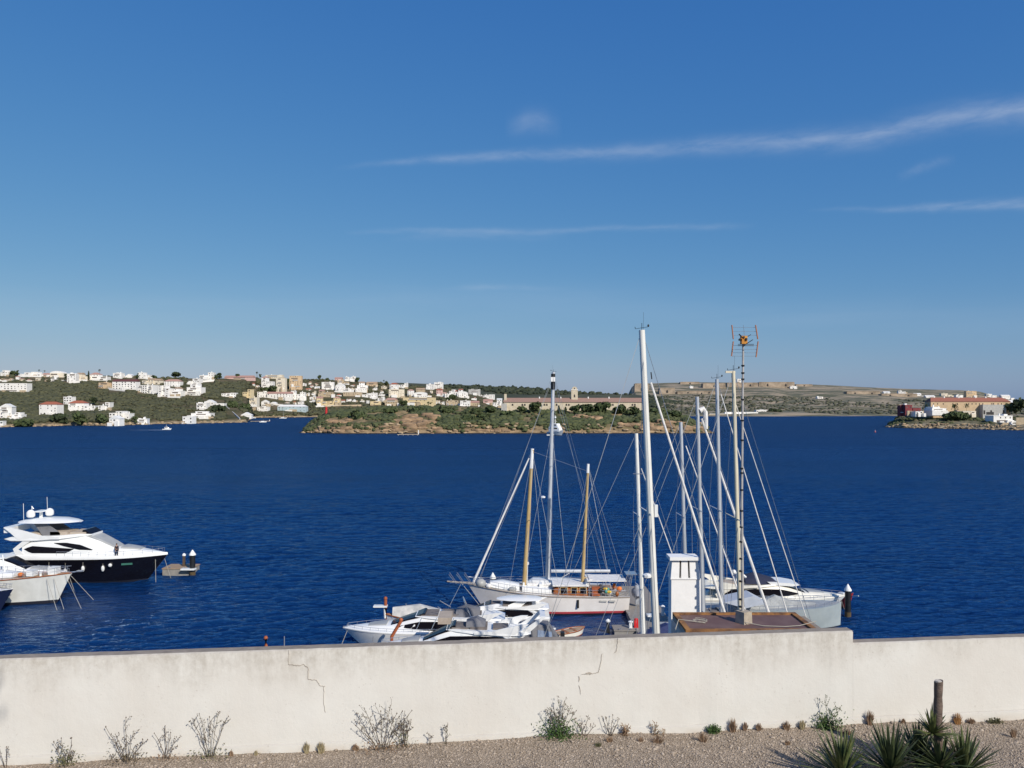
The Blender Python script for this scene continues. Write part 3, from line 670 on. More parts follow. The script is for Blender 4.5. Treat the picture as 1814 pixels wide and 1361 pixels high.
# ---------------------------------------------------------------- vegetation over there
M_bush = [mat('olive_scrub_leaves', (.036,.042,.022), (.115,.112,.055), .11, .9, lo=.3, hi=.72),
          mat('island_scrub_leaves', (.030,.045,.018), (.115,.125,.05), .16, .9, lo=.3, hi=.72),
          mat('headland_scrub_leaves', (.06,.068,.042), (.13,.125,.08), .04, .9, lo=.35, hi=.7)]
import bmesh
def ico(sub):
    bm = bmesh.new(); bmesh.ops.create_icosphere(bm, subdivisions=sub, radius=1); v = np.array([tuple(x.co) for x in bm.verts]); f = np.array([[q.index for q in x.verts] for x in bm.faces]); bm.free(); return v, f
ICO1, ICO2 = ico(1), ico(2)
def scrub(name, land, n, u0, u1, t0, t1, s0, s1, m, label, seed, icos, dens, flat=.6, rectpad=0, bare=None, thr=(-.35,.05)):
    rs = np.random.RandomState(seed); rr = random.Random(seed); bv, bf = icos; V = []; Fc = []; k = 0
    c = 0
    while c < n:
        u = rr.uniform(u0, u1); t = t0+(t1-t0)*rr.random(); p = land.pt(u, t)
        if p.z < 1.2: c += 1; continue
        d = mnoise.noise(Vector((p.x*dens, p.y*dens, 7.7)))
        if d < rr.uniform(*thr): c += 1; continue
        vpix = CV+(H-p.z)/p.y*F
        if any(a-2 < u < b_+2 and c0-1 < vpix < c1+2.2 for a, b_, c0, c1 in RECTS): c += 1; continue
        if bare and any(a < u < b_ and c0 < vpix < c1 and rr.random() < .93 for a, b_, c0, c1 in bare): c += 1; continue
        s = rr.uniform(s0, s1)*(1+.6*max(0, d)); r = rs.normal(1, .2, (len(bv), 1))
        an = rr.uniform(0, 6.28); ca, sa = math.cos(an), math.sin(an)
        q = bv*r*np.array([s, s*rr.uniform(.7,1.2), s*flat*rr.uniform(.7,1.2)])
        q = np.stack([q[:,0]*ca-q[:,1]*sa, q[:,0]*sa+q[:,1]*ca, q[:,2]], 1)+np.array([p.x, p.y, p.z+s*.2])
        V.append(q); Fc.append(bf+k); k += len(bv); c += 1
    o = fastmesh(name, np.concatenate(V), np.concatenate(Fc), m); return tag(o, label, 'scrub', kind='stuff')
rsF = random.Random(77); PL = []
for zone, cnt, us_, v0f, v1f, desc in ((0, 22, (2,300), .02, .10, 'small pale house in the row along the left skyline'),(2, 46, (445,690), .10, .75, 'small pale house packed between larger ones on the middle slope'),(3, 46, (600,890), .12, .80, 'small pale house crowded behind the island')):
    tries = 0; made = 0
    while made < cnt and tries < 2500:
        tries += 1; u = rsF.uniform(*us_); f = rsF.uniform(v0f, v1f); v = hill.vc(u)+(min(hill.vs(u), 722 if u > 540 else 760)-hill.vc(u))*f+2.5
        wpx = rsF.uniform(4.5,9.5); hpx = rsF.uniform(3.2,6.0)
        if any(a-1 < u+wpx/2 and u-wpx/2 < b_+1 and c0-1 < v and v-hpx < c1+.5 for a, b_, c0, c1 in RECTS): continue
        col_, rt_ = rsF.choice('wwwwcct'), rsF.choice(('flat','flat','gable','hip','front')); rc_ = rsF.choice('PNWT')
        near = min(HT, key=lambda r: abs((r[0]+r[1])/2-u)+1.5*abs(r[3]-v)); du, dv = u-(near[0]+near[1])/2, v-near[3]
        side = ('left of','right of')[du > 0] if abs(du) > abs(dv)*1.2 else ('above','below')[dv > 0]
        lab = 'small %s %s house %s the %s' % ({'w':'white','c':'cream','t':'tan'}[col_], {'flat':'flat-roofed','gable':'ridge-roofed','hip':'hip-roofed','front':'gabled'}[rt_], side, ' '.join(near[7].split()[:9]))
        lab = lab.rstrip(','); lab = lab[:-4] if lab.endswith(' the') else lab
        if lab in PL: continue
        PL.append(lab); house(hill, u-wpx/2, u+wpx/2, v-hpx, v, col_, rt_, rc_, lab, rsF.choice('aalrc')); made += 1
scrub('scrub', hill, 16500, -60, 445, .02, 1, 1.6, 3.8, M_bush[0], 'dense olive green scrub over the left hillside', 1, ICO1, .012, thr=(-.7,-.12))
scrub('scrub', hill, 9500, 446, 900, .01, 1, 1.8, 4.2, M_bush[0], 'green scrub and gardens between the houses of the middle slope', 2, ICO1, .012)
scrub('scrub', isle, 13000, 540, 1258, .008, 1, .9, 2.7, M_bush[1], 'dark green bushes covering the island', 3, ICO1, .035,
      bare=[(580,620,740,752),(700,775,736,756),(560,1260,759,770),(1015,1060,736,744),(1090,1250,748,762),(915,955,732,758)])
scrub('scrub', prom, 1900, 1575, 1900, .06, 1, .8, 2.0, M_bush[1], 'green bushes on the right promontory', 4, ICO1, .05)
scrub('scrub', far, 4200, 1120, 1900, .02, .6, 1.5, 4.5, M_bush[2], 'grey green scrub dotted over the far headland', 5, ICO1, .004, .45)
scrub('scrub', ridge, 5000, 760, 1290, .1, 1, 3, 7, mat('dark_ridge_trees', (.022,.032,.018), (.055,.065,.035), .05, .9), 'dark trees merging together on the ridge', 6, ICO1, .01, .6)
scrub('scrub', isle, 3200, 540, 1258, .004, .14, .7, 1.9, M_bush[1], 'bushes hanging over the low island cliffs', 9, ICO1, .06, .8,
      bare=[(560,1260,761,770),(1015,1060,736,744),(1090,1250,748,762),(690,760,738,758)])
# rocks along the shores
M_rocks = mat('pale_ochre_boulders', (.46,.34,.21), (.26,.19,.12), .25, .95)
def shore_rocks(land, n, u0, u1, label, seed, s0, s1, t1=.05):
    rs = np.random.RandomState(seed); rr = random.Random(seed); bv, bf = ICO1; V = []; Fc = []
    for k in range(n):
        u = rr.uniform(u0, u1); p = land.pt(u, rr.uniform(0, t1)); s = rr.uniform(s0, s1)
        q = bv*rs.normal(1, .22, (len(bv), 1))*np.array([s*rr.uniform(1,2.2), s, s*rr.uniform(.5,.9)])+np.array([p.x, p.y-1, max(p.z, .1)])
        V.append(q); Fc.append(bf+k*len(bv))
    tag(fastmesh('rocks', np.concatenate(V), np.concatenate(Fc), M_rocks), label, 'rocks', kind='stuff')
shore_rocks(isle, 130, 538, 1258, 'ochre boulders along the island shore', 11, .35, 1.4, .06)
shore_rocks(prom, 200, 1572, 1900, 'pale boulders along the promontory shore', 12, .4, 1.4, .05)
shore_rocks(hill, 160, -40, 540, 'pale rocks along the left shore', 13, .6, 1.9, .012)

M_cliff = mat('weathered_ochre_cliff', (.42,.28,.165), (.15,.10,.06), .16, .95, bump=.3, stretch=(1,1,2.2))
def outcrop(u0, u1, v0, v1, n, s0, s1, label, seed):
    rs = np.random.RandomState(seed); rr = random.Random(seed); bv, bf = ICO2; V = []; Fc = []
    for k in range(n):
        u = rr.uniform(u0, u1); p = isle.pt(u, isle.at(u, rr.uniform(v0, v1))); s = rr.uniform(s0, s1)
        q = bv*rs.normal(1, .13, (len(bv), 1)); q = np.sign(q)*np.abs(q)**.6*np.array([s*rr.uniform(1.2,2.4), s*.8, s*rr.uniform(.6,1.0)])+np.array([p.x, p.y, p.z])
        V.append(q); Fc.append(bf+k*len(bv))
    tag(fastmesh('cliff', np.concatenate(V), np.concatenate(Fc), M_cliff), label, 'rock face', kind='structure')
outcrop(702, 774, 739, 753, 34, 1.6, 3.4, 'bare ochre cliff in the middle of the island slope', 61)
outcrop(584, 620, 742, 751, 14, 1.3, 2.6, 'pale ochre ledge on the left slope of the island', 62)
outcrop(1010, 1062, 737, 746, 18, 1.3, 2.6, 'brown rock band below the barracks trees', 63)
outcrop(1095, 1245, 749, 762, 44, 1.2, 2.8, 'ochre rocks at the right foot of the island', 64)
outcrop(560, 900, 757, 766, 60, .9, 2.2, 'low ochre shelf rocks along the island waterline', 65)
M_leaf = mat('pine_foliage', (.018,.030,.012), (.055,.070,.028), .5, .9)
M_leaf2 = mat('garden_tree_foliage', (.030,.050,.016), (.085,.105,.040), .5, .9)
M_bark = mat('brown_bark', (.14,.10,.07), (.08,.06,.045), 3, .95)
def crown_mesh(h, r, seed, kind, n=420):
    rs = np.random.RandomState(seed); V = []; 
    cl = [(rs.uniform(-.6,.6)*r, rs.uniform(-.5,.5)*r, h*rs.uniform(.22,.85), rs.uniform(.4,.62)) for _ in range(9)]
    q = []
    for i in range(n):
        c = cl[rs.randint(len(cl))]; d = rs.normal(size=3); d /= np.linalg.norm(d); rad = r*c[3]*rs.uniform(.75, 1.05)
        zz = (.55 if kind == 'pine' else .8)*min(1, h/(1.25*r))
        if kind == 'cypress': ctr = np.array([d[0]*r*.7, d[1]*r*.7, h*rs.uniform(.08,.98)]); tp = 1-(ctr[2]/h)**3; ctr[:2] *= max(.1, tp)
        else: ctr = np.array([c[0]+d[0]*rad, c[1]+d[1]*rad, c[2]+d[2]*rad*zz])
        s = r*rs.uniform(.14,.26); a = rs.normal(size=3); a /= np.linalg.norm(a); b_ = np.cross(a, d); b_ /= np.linalg.norm(b_)+1e-6
        q += [ctr-a*s-b_*s*.7, ctr+a*s-b_*s*.6, ctr+a*s*.8+b_*s*.7, ctr-a*s*.7+b_*s*.8]
    return np.array(q), np.arange(n*4).reshape(n, 4)
def tree(land, u, vb, hpx, wpx, kind, label, Yfix=None, cat='tree', group=None):
    if Yfix: Y = Yfix
    else: Y = land.Y(u, land.at(u, vb))
    h = hpx/F*Y; r = wpx/2/F*Y; cat_ = 'shrub' if ('shrub' in label or 'bush ' in label) else cat
    root = thing({'palm':'palm_tree','pine':'pine_tree','cypress':'cypress_tree','tree':'tree'}[kind], P(u, vb, Y), label, cat_, group=group)
    th = h*.55
    MB().tube([(0,0,-1.5),(.03*h,0,th*.5),(0,0,th if kind != 'palm' else h*.9)], max(.12, h*.03), 6, max(.07, h*.015)).build('trunk', M_bark, root)
    if kind == 'palm':
        mb = MB(); rs = random.Random(int(u*7))
        for k in range(22):
            a = rs.uniform(0, 6.28); up = rs.uniform(-.5, 1.1); pts = []
            for j in range(5):
                t = j/4; pts.append(Vector((math.cos(a)*r*t, math.sin(a)*r*t, h*.9+r*(up*t-1.0*t*t))))
            for j in range(4):
                w_ = r*.16*(1-.6*j/4); n_ = Vector((-math.sin(a), math.cos(a), -.3)).normalized()*w_
                mb.add([pts[j]-n_, pts[j]+n_, pts[j+1]+n_*.8, pts[j+1]-n_*.8], [(0,1,2,3)])
        mb.build('crown', M_leaf, root)
    else:
        v, f = crown_mesh(h, r, int(u*13+vb), kind, 300)
        fastmesh('crown', v, f, M_leaf if kind != 'tree' else M_leaf2, root)
        if kind != 'cypress':
            for k in range(3):
                a = k*2.1+u; MB().tube([(0,0,th*.6),(math.cos(a)*r*.5, math.sin(a)*r*.5, h*.7)], h*.014, 5, h*.006).build('limb', M_bark, root)
    return root
for u,vb,hp,wp,k,lab in [
 (31,666,12,7,'tree','dark bushy tree left of the low white skyline villa'),
 (22,666,8,12,'tree','broad dark clump of tree right of the leftmost skyline house'),
 (69,664,9.5,4,'palm','taller skyline palm above the white flat-roofed villa'),
 (79,664,8,3.5,'palm','shorter palm right of the taller skyline palm'),
 (116,676,15,6,'tree','dark tree between the rounded cream house and the tall white house'),
 (157,674,17,5.5,'cypress','dark cypress between the tan-roofed and pale-roofed houses'),
 (176,664,10,5,'palm','lone skyline palm above the wide white house'),
 (243,672,12,6,'tree','dark tree left of the bright white skyline house'),
 (273,672,7,10,'tree','round tree right of the bright white skyline house'),
 (312,668,8,18,'pine','wide dark pine mass on the ridge behind the pink balcony'),
 (389,672,12,9,'pine','brownish pine right of the lone skyline house'),
 (383,673,9,7,'tree','small tree between the lone skyline house and the brownish pine'),
 (421,668,5,7,'tree','small round tree over the pink-roofed terrace'),
 (455,671,13,5,'palm','tall dark palm left of the apartment houses'),
 (461,671,9,4.5,'tree','dark tree just right of the tall palm'),
 (484,696,14,15,'tree','large round dark tree in front of the cream apartment house'),
 (509,684,14,8,'tree','dark tree between the cream and ochre apartment blocks'),
 (470,694,6,18,'tree','spreading bush above the arcade building'),
 (566,672,7,7,'tree','bushy skyline tree between the ochre block and the middle slope'),
 (580,674,4,8,'tree','low tree on the middle skyline'),
 (634,678,9,9,'tree','dark tree right of the red-trimmed white house'),
 (680,681,8,4,'palm','small palm on the middle skyline'),
 (686,683,7,8,'tree','round tree left of the bright red roof'),
 (711,721,14,8,'tree','tall bright green tree by the yellow waterfront building'),
 (718,720,11,10,'tree','purplish round tree against the yellow waterfront building'),
 (762,719,9,13,'tree','dark round tree at the right end of the yellow waterfront building'),
 (165,716,14,13,'pine','nearly black pine behind the red-roofed arched villa'),
 (233,734,9,12,'pine','black shaded tree right of the terraced villa'),
 (140,752,20,26,'tree','large dark tree on the shore rocks below the arched villa'),
 (105,750,18,30,'pine','dense dark tree below the red-tiled villa'),
 (45,753,11,32,'tree','low wide tree on the rocks right of the stair house'),
 (180,748,12,22,'tree','dark tree between the arched villa and the waterside boathouse'),
 (240,750,14,10,'tree','dark tree left of the lone white boathouse'),
 (388,733,14,26,'pine','dark pine under the gabled peninsula villa'),
 (413,724,12,18,'tree','green tree beside the peninsula stair wall'),
 (435,728,12,22,'tree','dark tree above the little boat shelter'),
 (800,708,8,16,'tree','dark round tree below the arched white house'),
 (820,702,6,14,'pine','dark pine right of the arched white house'),
 ]:
    tree(hill, u, vb, hp, wp, k, lab)
for u,vb,hp,wp,k,lab,Y in [
 (947,728,13,22,'tree','rounded green tree hiding the left part of the island barracks',684),
 (925,729,8,18,'tree','low green tree in front of the left barracks wall',680),
 (1020,731,11,20,'tree','dark tree under the bell tower',682),
 (1040,731,13,24,'tree','broad dark tree right of the bell tower',680),
 (1065,730,15,30,'tree','largest rounded tree in front of the barracks',682),
 (1098,731,13,24,'tree','round dark tree near the right end of the barracks',680),
 (1120,733,11,24,'tree','low dark tree under the right barracks windows',676),
 (1160,737,12,30,'tree','broad tree right of the barracks end, behind the thick mast',680),
 (1195,741,11,26,'tree','rounded tree on the right end of the island',672),
 (870,730,11,22,'tree','dark tree left of the barracks end wing',676),
 (845,733,9,22,'tree','low round tree on the island left of the barracks',668),
 (990,733,15,8,'cypress','thin pale reed-like tree behind the silver mast',672),
 (1002,733,12,8,'cypress','thin tree right of the silver mast top',672),
 (900,744,14,26,'tree','dark tree on the slope below the barracks end wing',655),
 (855,746,13,26,'tree','dark tree mid-slope on the island',652),
 (690,731,7,26,'tree','wide low tree on the island top behind the bare rock',690),
 (740,731,8,30,'tree','dark green tree over the bare ochre cliff',690),
 (790,731,8,28,'tree','dark tree right of the ochre cliff top',690),
 (632,748,16,36,'tree','dark bushy tree filling the left slope of the island',655),
 (830,752,14,36,'tree','wide dark tree near the middle of the island slope',645),
 (1690,728,12,14,'palm','spreading palm in front of the red-roofed barracks',792),
 (1712,726,11,10,'palm','smaller palm at the middle of the red-roofed barracks',792),
 (1641,730,14,8,'cypress','dark cypress left of the red-roofed barracks',800),
 (1800,733,24,34,'pine','big dark pine at the right edge of the photo',790),
 (1700,741,8,36,'tree','wide dark shrub below the white balcony house',765),
 (1683,739,8,24,'tree','dark green bush on the promontory slope under the palms',762),
 (1371,735,9,26,'pine','dark clump of pine beside the white quay house',1450),
 (1310,731,9,9,'palm','palm on the far quay between the masts',1440),
 ]:
    tree(None, u, vb, hp, wp, k, lab, Yfix=Y)
# ---------------------------------------------------------------- boats
def paint(n, c, c2=None, r=.25, spec=.5): return mat(n, c, c2 or tuple(x*.93 for x in c), .7, r, spec=spec)
B_white = paint('white_gelcoat', (.84,.84,.82)); B_cream = paint('cream_gelcoat', (.78,.75,.66)); B_black = paint('black_hull_paint', (.006,.006,.010), None, .12)
B_navy = paint('navy_hull_paint', (.012,.018,.05), None, .15); B_grey = paint('grey_hull_paint', (.36,.40,.40), (.30,.34,.35), .5); B_boot = paint('dark_bottom_paint', (.02,.02,.03), None, .5)
B_red = paint('red_boot_stripe', (.42,.05,.06), None, .4); B_glass = paint('tinted_boat_glass', (.008,.007,.010), None, .12, .16); B_screen = paint('covered_windscreen_mesh', (.42,.42,.40), (.34,.34,.33), .45)
B_teak = mat('teak_deck', (.40,.28,.18), (.30,.21,.14), 2, .8, stretch=(1,8,1)); B_wood = mat('varnished_wood', (.36,.12,.035), (.22,.07,.02), 2, .35, stretch=(1,1,4))
B_spar = mat('varnished_pine_spar', (.54,.39,.18), (.42,.29,.13), 1.5, .4, stretch=(1,1,.3)); B_alu = mat('silver_mast_alloy', (.62,.64,.66), (.52,.54,.57), .6, .38, metal=.3)
B_mwhite = mat('white_painted_mast', (.80,.79,.74), (.72,.71,.66), .6, .4); B_mcream = mat('cream_painted_mast', (.72,.66,.50), (.64,.58,.44), .6, .45); B_steel = mat('stainless_steel_rail', (.62,.63,.64), None, 1, .25, metal=.7)
B_canvas = mat('white_sail_canvas', (.82,.80,.76), (.70,.68,.66), 1.5, .9, bump=.03); B_gcanvas = mat('grey_boat_cover', (.20,.20,.215), (.15,.15,.16), .8, .85, bump=.03); B_bcanvas = mat('dark_blue_canvas', (.02,.025,.05), (.03,.035,.07), .8, .9)
B_beige = mat('beige_cushions', (.48,.40,.32), (.40,.33,.26), 1, .9); B_rope = mat('mooring_rope', (.45,.42,.36), None, 3, .9); B_fend = mat('white_fender_vinyl', (.80,.79,.76), None, 1, .5)
B_rust = mat('rusty_orange_wood', (.42,.12,.04), (.28,.07,.03), 3, .6); B_orange = mat('orange_buoy', (.75,.20,.03), None, 1, .5); B_yel = mat('yellow_oilskin', (.75,.50,.05), None, 1, .6); B_green = mat('teal_plastic', (.08,.35,.30), None, 1, .5)
B_dark = mat('black_rubber_and_pipe', (.015,.016,.018), None, 2, .5); B_conc = mat('pontoon_concrete', (.30,.28,.25), (.22,.205,.19), 1.2, .95, bump=.02)
B_wire = mat('rigging_wire', (.42,.45,.48), None, 1, .4, metal=.4)
class Hull:
    """lofted hull, bow towards +x, stern at x=0, waterline z=0"""
    def __init__(s, root, L, B, fs, fb, rake, top, boot=B_boot, bz=.25, transom=.82, full=.5, power=2.3, deck=B_white, rub=None, sheerp=2.0, bulwark=0., stern_rake=.4):
        s.L, s.B, s.fs, s.fb, s.rake, s.tr, s.full, s.pw, s.sp, s.sr = L, B, fs, fb, rake, transom, full, power, sheerp, stern_rake
        n = 26; S = [(i/n)**.9 for i in range(n)]+[.997]
        def ringset(z0, z1, k, inset=0):
            mb = MB(); rs = []
            for q in S:
                zt = s.sheer(q) if z1 is None else z1
                zs = [z0+(zt-z0)*j/k for j in range(k+1)]
                rs.append([s.pt(q, z, -1) for z in zs]+[s.pt(q, z, 1) for z in zs[::-1]])
            mb.rings(rs, cap=True, closed=False); return mb
        s.o = ringset(bz, None, 6).build('hull', top, root, smooth=True)
        ringset(-.7, bz, 3).build('bottom', boot, root, smooth=True)
        mb = MB(); rs = []
        for q in S:
            z = s.sheer(q)-.02-bulwark; a = s.pt(q, z, -1); b = s.pt(q, z, 1); c = (a+b)/2; rs.append([a, c+Vector((0,0,.05+.02)), b])
        mb.rings(rs, cap=False, closed=False); s.deck = mb.build('deck', deck, root)
        if rub:
            mb = MB()
            for sd in (-1, 1): mb.tube([s.pt(q, s.sheer(q), sd)+Vector((0,.02*sd,0)) for q in S], .07, 5)
            mb.build('rubbing_strake', rub, root)
    def sheer(s, q): return s.fs+(s.fb-s.fs)*q**s.sp
    def plan(s, q):
        a = s.tr+(1-s.tr)*min(1, q/s.full) if q < s.full else 1-((q-s.full)/(1-s.full))**s.pw
        return max(a, .004)
    def pt(s, q, z, sd):
        zt = s.sheer(q); f = max(0, min(1, (z+.7)/(zt+.7))); w = s.B/2*s.plan(q)*(.62+.38*f**.6)
        if z < 0: w *= 1+z*.45
        x = s.sr*(1-f)*(1-q)*.5+q*(s.L-s.rake*(1-f)); return Vector((x, sd*w, z))
class Cab:
    """lofted cabin: stations (x, z bottom, z top, half width bottom, half width top)"""
    def __init__(s, st): s.st = st
    def build(s, name, m, parent, rnd_=.16):
        rs = []
        for x, zb, zt, wb, wt in s.st:
            h = zt-zb
            rs.append([(x,-wb,zb),(x,-(wt+(wb-wt)*rnd_),zt-rnd_*h),(x,-wt*.86,zt),(x,0,zt+.03*wt),(x,wt*.86,zt),(x,(wt+(wb-wt)*rnd_),zt-rnd_*h),(x,wb,zb)])
        return MB().rings(rs).build(name, m, parent, smooth=True)
    def w(s, x, z):
        xs = [a[0] for a in s.st]; zb, zt, wb, wt = [float(np.interp(x, xs, [a[k] for a in s.st])) for k in (1,2,3,4)]
        f = max(0, min(1, (z-zb)/max(.01, zt-zb))); return wb+(wt-wb)*f
def panel(wf, top, bot, m, name, parent, off=.035, n=12, sides=(-1, 1)):
    x0, x1 = max(top[0][0], bot[0][0]), min(top[-1][0], bot[-1][0])
    ft, fb_ = lin(top), lin(bot)
    for sd in sides:
        rs = []
        for i in range(n+1):
            x = x0+(x1-x0)*i/n; zt, zb = ft(x), fb_(x)
            if zt-zb < .01: zt = zb+.01
            a, b = wf(x, zb), wf(x, zt); rs.append([(x,sd*(a+off),zb),(x,sd*(b+off),zt),(x,sd*(b-.1),zt),(x,sd*(a-.1),zb)])
        MB().rings(rs).build(name, m, parent)
def rails(root, hull, q0, q1, h=.75, n=10, name='railing', m=None, r=.022, mid=True):
    mb = MB()
    for sd in (-1, 1):
        Q = [q0+(q1-q0)*i/n for i in range(n+1)]; pts = [hull.pt(q, hull.sheer(q), sd)*1.0 for q in Q]
        pts = [Vector((p.x, p.y-sd*.12, p.z)) for p in pts]
        up = [p+Vector((0,0,h)) for p in pts]; mb.tube(up, r, 4)
        if mid: mb.tube([p+Vector((0,0,h*.5)) for p in pts], r*.6, 4)
        for a, b in zip(pts, up): mb.tube([a, b], r, 4)
    if q1 > .93:
        a = [Vector((hull.pt(q1, hull.sheer(q1), sd).x, hull.pt(q1, hull.sheer(q1), sd).y-sd*.12, hull.sheer(q1)+h)) for sd in (-1,1)]
        mb.tube([a[0], Vector((hull.L-.1, 0, hull.sheer(1)+h)), a[1]], r, 4)
    return mb.build(name, m or B_steel, root)
def fender(root, p, r=.17, l=.62):
    f = MB().ell((0,0,0), r, r, l/2, 10, 6).build('fender', B_fend, root, True, loc=p)
    MB().tube([(0,0,l/2-.02),(0,.06,l/2+.8)], .02, 4).build('rope', B_rope, f)
def dome(root, p, r, name='satellite_dome', h=None):
    o = MB().lathe((0,0,0), [(r*.55,-r*1.0),(r*.95,-r*.7),(r,-.1*r),(r*.93,r*.35),(r*.66,r*.75),(r*.3,r*.96),(.02,r)], 14).build(name, B_white, root, True, loc=p)
    return o
def boat_root(name, label, cat, u, vwl, hd=0, ax=0.0, D=None):
    D = D or H*F/(vwl-CV); return thing(name, ((u-CU)/F*D, D, 0), label, cat, hd), D
def yacht(name, label, u, D, L, hd=0, hullm=B_white, top=True, domes=True, fb=1.0, boot=B_boot, zs=1.0, hard=True, glass=B_glass, super_m=B_white, sx_=None, bim=None, fenders=True, seats=True, screen=None):
    """flybridge motor yacht 22 m long in its own units, scaled to L; u = photo column of its midship"""
    root = thing(name, ((u-CU)/F*D, D, 0), label, 'motor yacht', hd)
    k = L/22.; z = zs*k
    inner = root
    def X(x): return (x-11)*k
    hl = Hull(root, L, 5.5*k, 3.45*z, 3.75*z, 3.4*k, hullm, boot, .18, .9, .55, 2.4, rub=None)
    for o in list(root.children): o.location = (-L/2, 0, 0)
    # white bulwark above the topsides
    S = [i/22 for i in range(22)]+[.997]; mb = MB(); rs = []
    for q in S:
        zt = hl.sheer(q); h2 = (.62-.30*q)*z; f = []
        for sd in (-1, 1):
            p = hl.pt(q, zt, sd); f.append([(p.x-L/2, p.y+sd*.03, zt-.02), (p.x-L/2, p.y+sd*.05, zt+h2*.5), (p.x-L/2, p.y-sd*.06, zt+h2), (p.x-L/2, p.y-sd*.16, zt+h2)])
        rs.append(f[0]+f[1][::-1])
    mb.rings(rs, cap=True, closed=False); mb.build('bulwark', super_m, root, True)
    hb_ = lambda q: hl.sheer(q)+(.62-.30*q)*z
    # foredeck with sunpad
    fd = Cab([(X(x), zb*z, zt*z, wb*k, wt*k) for x, zb, zt, wb, wt in ((13.8,3.7,4.95,2.1,1.7),(15.5,3.8,4.9,2.0,1.5),(17.5,3.8,4.7,1.6,1.1),(19.5,3.9,4.4,1.0,.6),(21.2,4.0,4.15,.3,.15))]).build('foredeck', super_m, root)
    Cab([(X(15.9),4.85*z,5.12*z,1.2*k,1.1*k),(X(17.2),4.7*z,4.97*z,1.0*k,.9*k),(X(18.4),4.5*z,4.72*z,.8*k,.7*k)]).build('sunpad', B_screen, root)
    # main deckhouse
    cb = Cab([(X(x), 3.7*z, zt*z, wb*k, wt*k) for x, zt, wb, wt in ((2.8,6.0,2.35,2.2),(6,6.35,2.4,2.15),(9.5,6.75,2.35,2.0),(11.4,6.85,2.3,1.85),(13.0,6.2,2.2,1.65),(14.4,5.45,2.1,1.45),(15.6,4.75,1.95,1.25))])
    cb.build('deckhouse', super_m, root)
    T = lambda pts: [(X(a), b*z) for a, b in pts]
    if zs < .9:
        panel(cb.w, T([(3.0,5.1),(4.0,5.9),(8,6.1),(11.4,6.0),(14.2,4.95)]), T([(3.0,4.5),(5.5,4.15),(10,4.2),(14.2,4.75)]), glass, 'saloon_window', root)
    if zs >= .9: panel(cb.w, T([(3.1,4.98),(4.1,5.42),(9.9,5.0)]), T([(3.1,4.93),(4.0,4.4),(8.9,4.36),(9.9,4.95)]), glass, 'saloon_window', root)
    if zs >= .9: panel(cb.w, T([(7.2,5.85),(8.8,5.88),(10.8,5.55),(12.4,4.85)]), T([(7.2,5.8),(8.6,5.35),(10.6,4.86),(12.4,4.78)]), glass, 'helm_window', root)
    # windscreen over the sloping front of the deckhouse
    mb = MB(); rs = []
    for x, zt, wt in ((11.3,6.88,1.75),(12.2,6.6,1.72),(13.0,6.22,1.6),(14.4,5.48,1.42),(15.3,4.95,1.25)):
        rs.append([(X(x),-wt*k*.97,zt*z-.1*z),(X(x),-wt*k*.8,zt*z+.05),(X(x),0,zt*z+.09),(X(x),wt*k*.8,zt*z+.05),(X(x),wt*k*.97,zt*z-.1*z)])
    mb.rings(rs, cap=False, closed=False); mb.build('windscreen', screen or glass, root)
    # flybridge deck and swept side wings
    fly = MB(); rs = []
    for x, w_, za, zb2 in ((0,1.9,6.15,6.35),(1.2,2.35,5.95,6.7),(4,2.45,5.95,6.75),(8,2.3,6.2,6.9),(10.5,2.0,6.5,7.1),(12.0,1.5,6.65,7.0)):
        rs.append([(X(x),-w_*k,(za+.25)*z),(X(x),-w_*k*.96,zb2*z),(X(x),w_*k*.96,zb2*z),(X(x),w_*k,(za+.25)*z),(X(x),w_*k*.8,za*z),(X(x),-w_*k*.8,za*z)])
    fly.rings(rs).build('flybridge', super_m, root, True)
    for sd in (-1, 1):
        MB().prism(T([(.3,8.1),(1.3,8.1),(3.4,7.55),(5.6,6.9),(8,6.75),(8,6.4),(2.2,6.4),(1.4,7.2)]), sd*2.2*k, sd*2.38*k).build('side_wing', super_m, root)
        MB().prism(T([(2.0,3.9),(3.6,3.9),(2.3,4.9),(4.0,6.1),(2.9,6.1),(1.6,5.0)]), sd*2.2*k, sd*2.36*k).build('aft_strut', super_m, root)
    B_beige = globals()['B_beige'] if hullm is B_black or L > 17 else mat('grey_brown_seats', (.22,.19,.17), (.13,.115,.11), 1.5, .85)
    if seats:
        MB().box(X(6.2), X(8.6), -1.5*k, 1.4*k, 6.7*z, 7.35*z).box(X(9.0), X(11.2), -1.5*k, 1.5*k, 6.8*z, 7.3*z).box(X(3.2), X(5.4), -1.2*k, 1.2*k, 6.6*z, 7.15*z).build('flybridge_seats', B_beige, root)
        MB().prism(T([(10.6,7.0),(11.9,7.0),(11.0,7.6),(10.7,7.6)]), -1.4*k, 1.4*k).build('flybridge_screen', glass, root)
    if hard:
        rs = []
        for x, w_, th in ((1.4,1.0,.12),(2.2,1.9,.3),(4.5,2.2,.52),(7.2,2.0,.45),(8.8,1.4,.25),(9.7,.6,.1)):
            zc = 8.65; rs.append([(X(x),-w_*k,zc*z),(X(x),-w_*.7*k,(zc+th)*z),(X(x),0,(zc+th*1.15)*z),(X(x),w_*.7*k,(zc+th)*z),(X(x),w_*k,zc*z),(X(x),0,(zc-.12)*z)])
        ht = MB().rings(rs).build('hardtop', super_m, root, True)
        for sd in (-1, 1): MB().prism(T([(3.9,8.6),(5.6,8.6),(7.6,7.2),(7.6,6.8),(5.2,6.8)]), sd*1.35*k, sd*1.5*k).build('hardtop_leg', B_gcanvas if hullm is B_black else B_white, root)
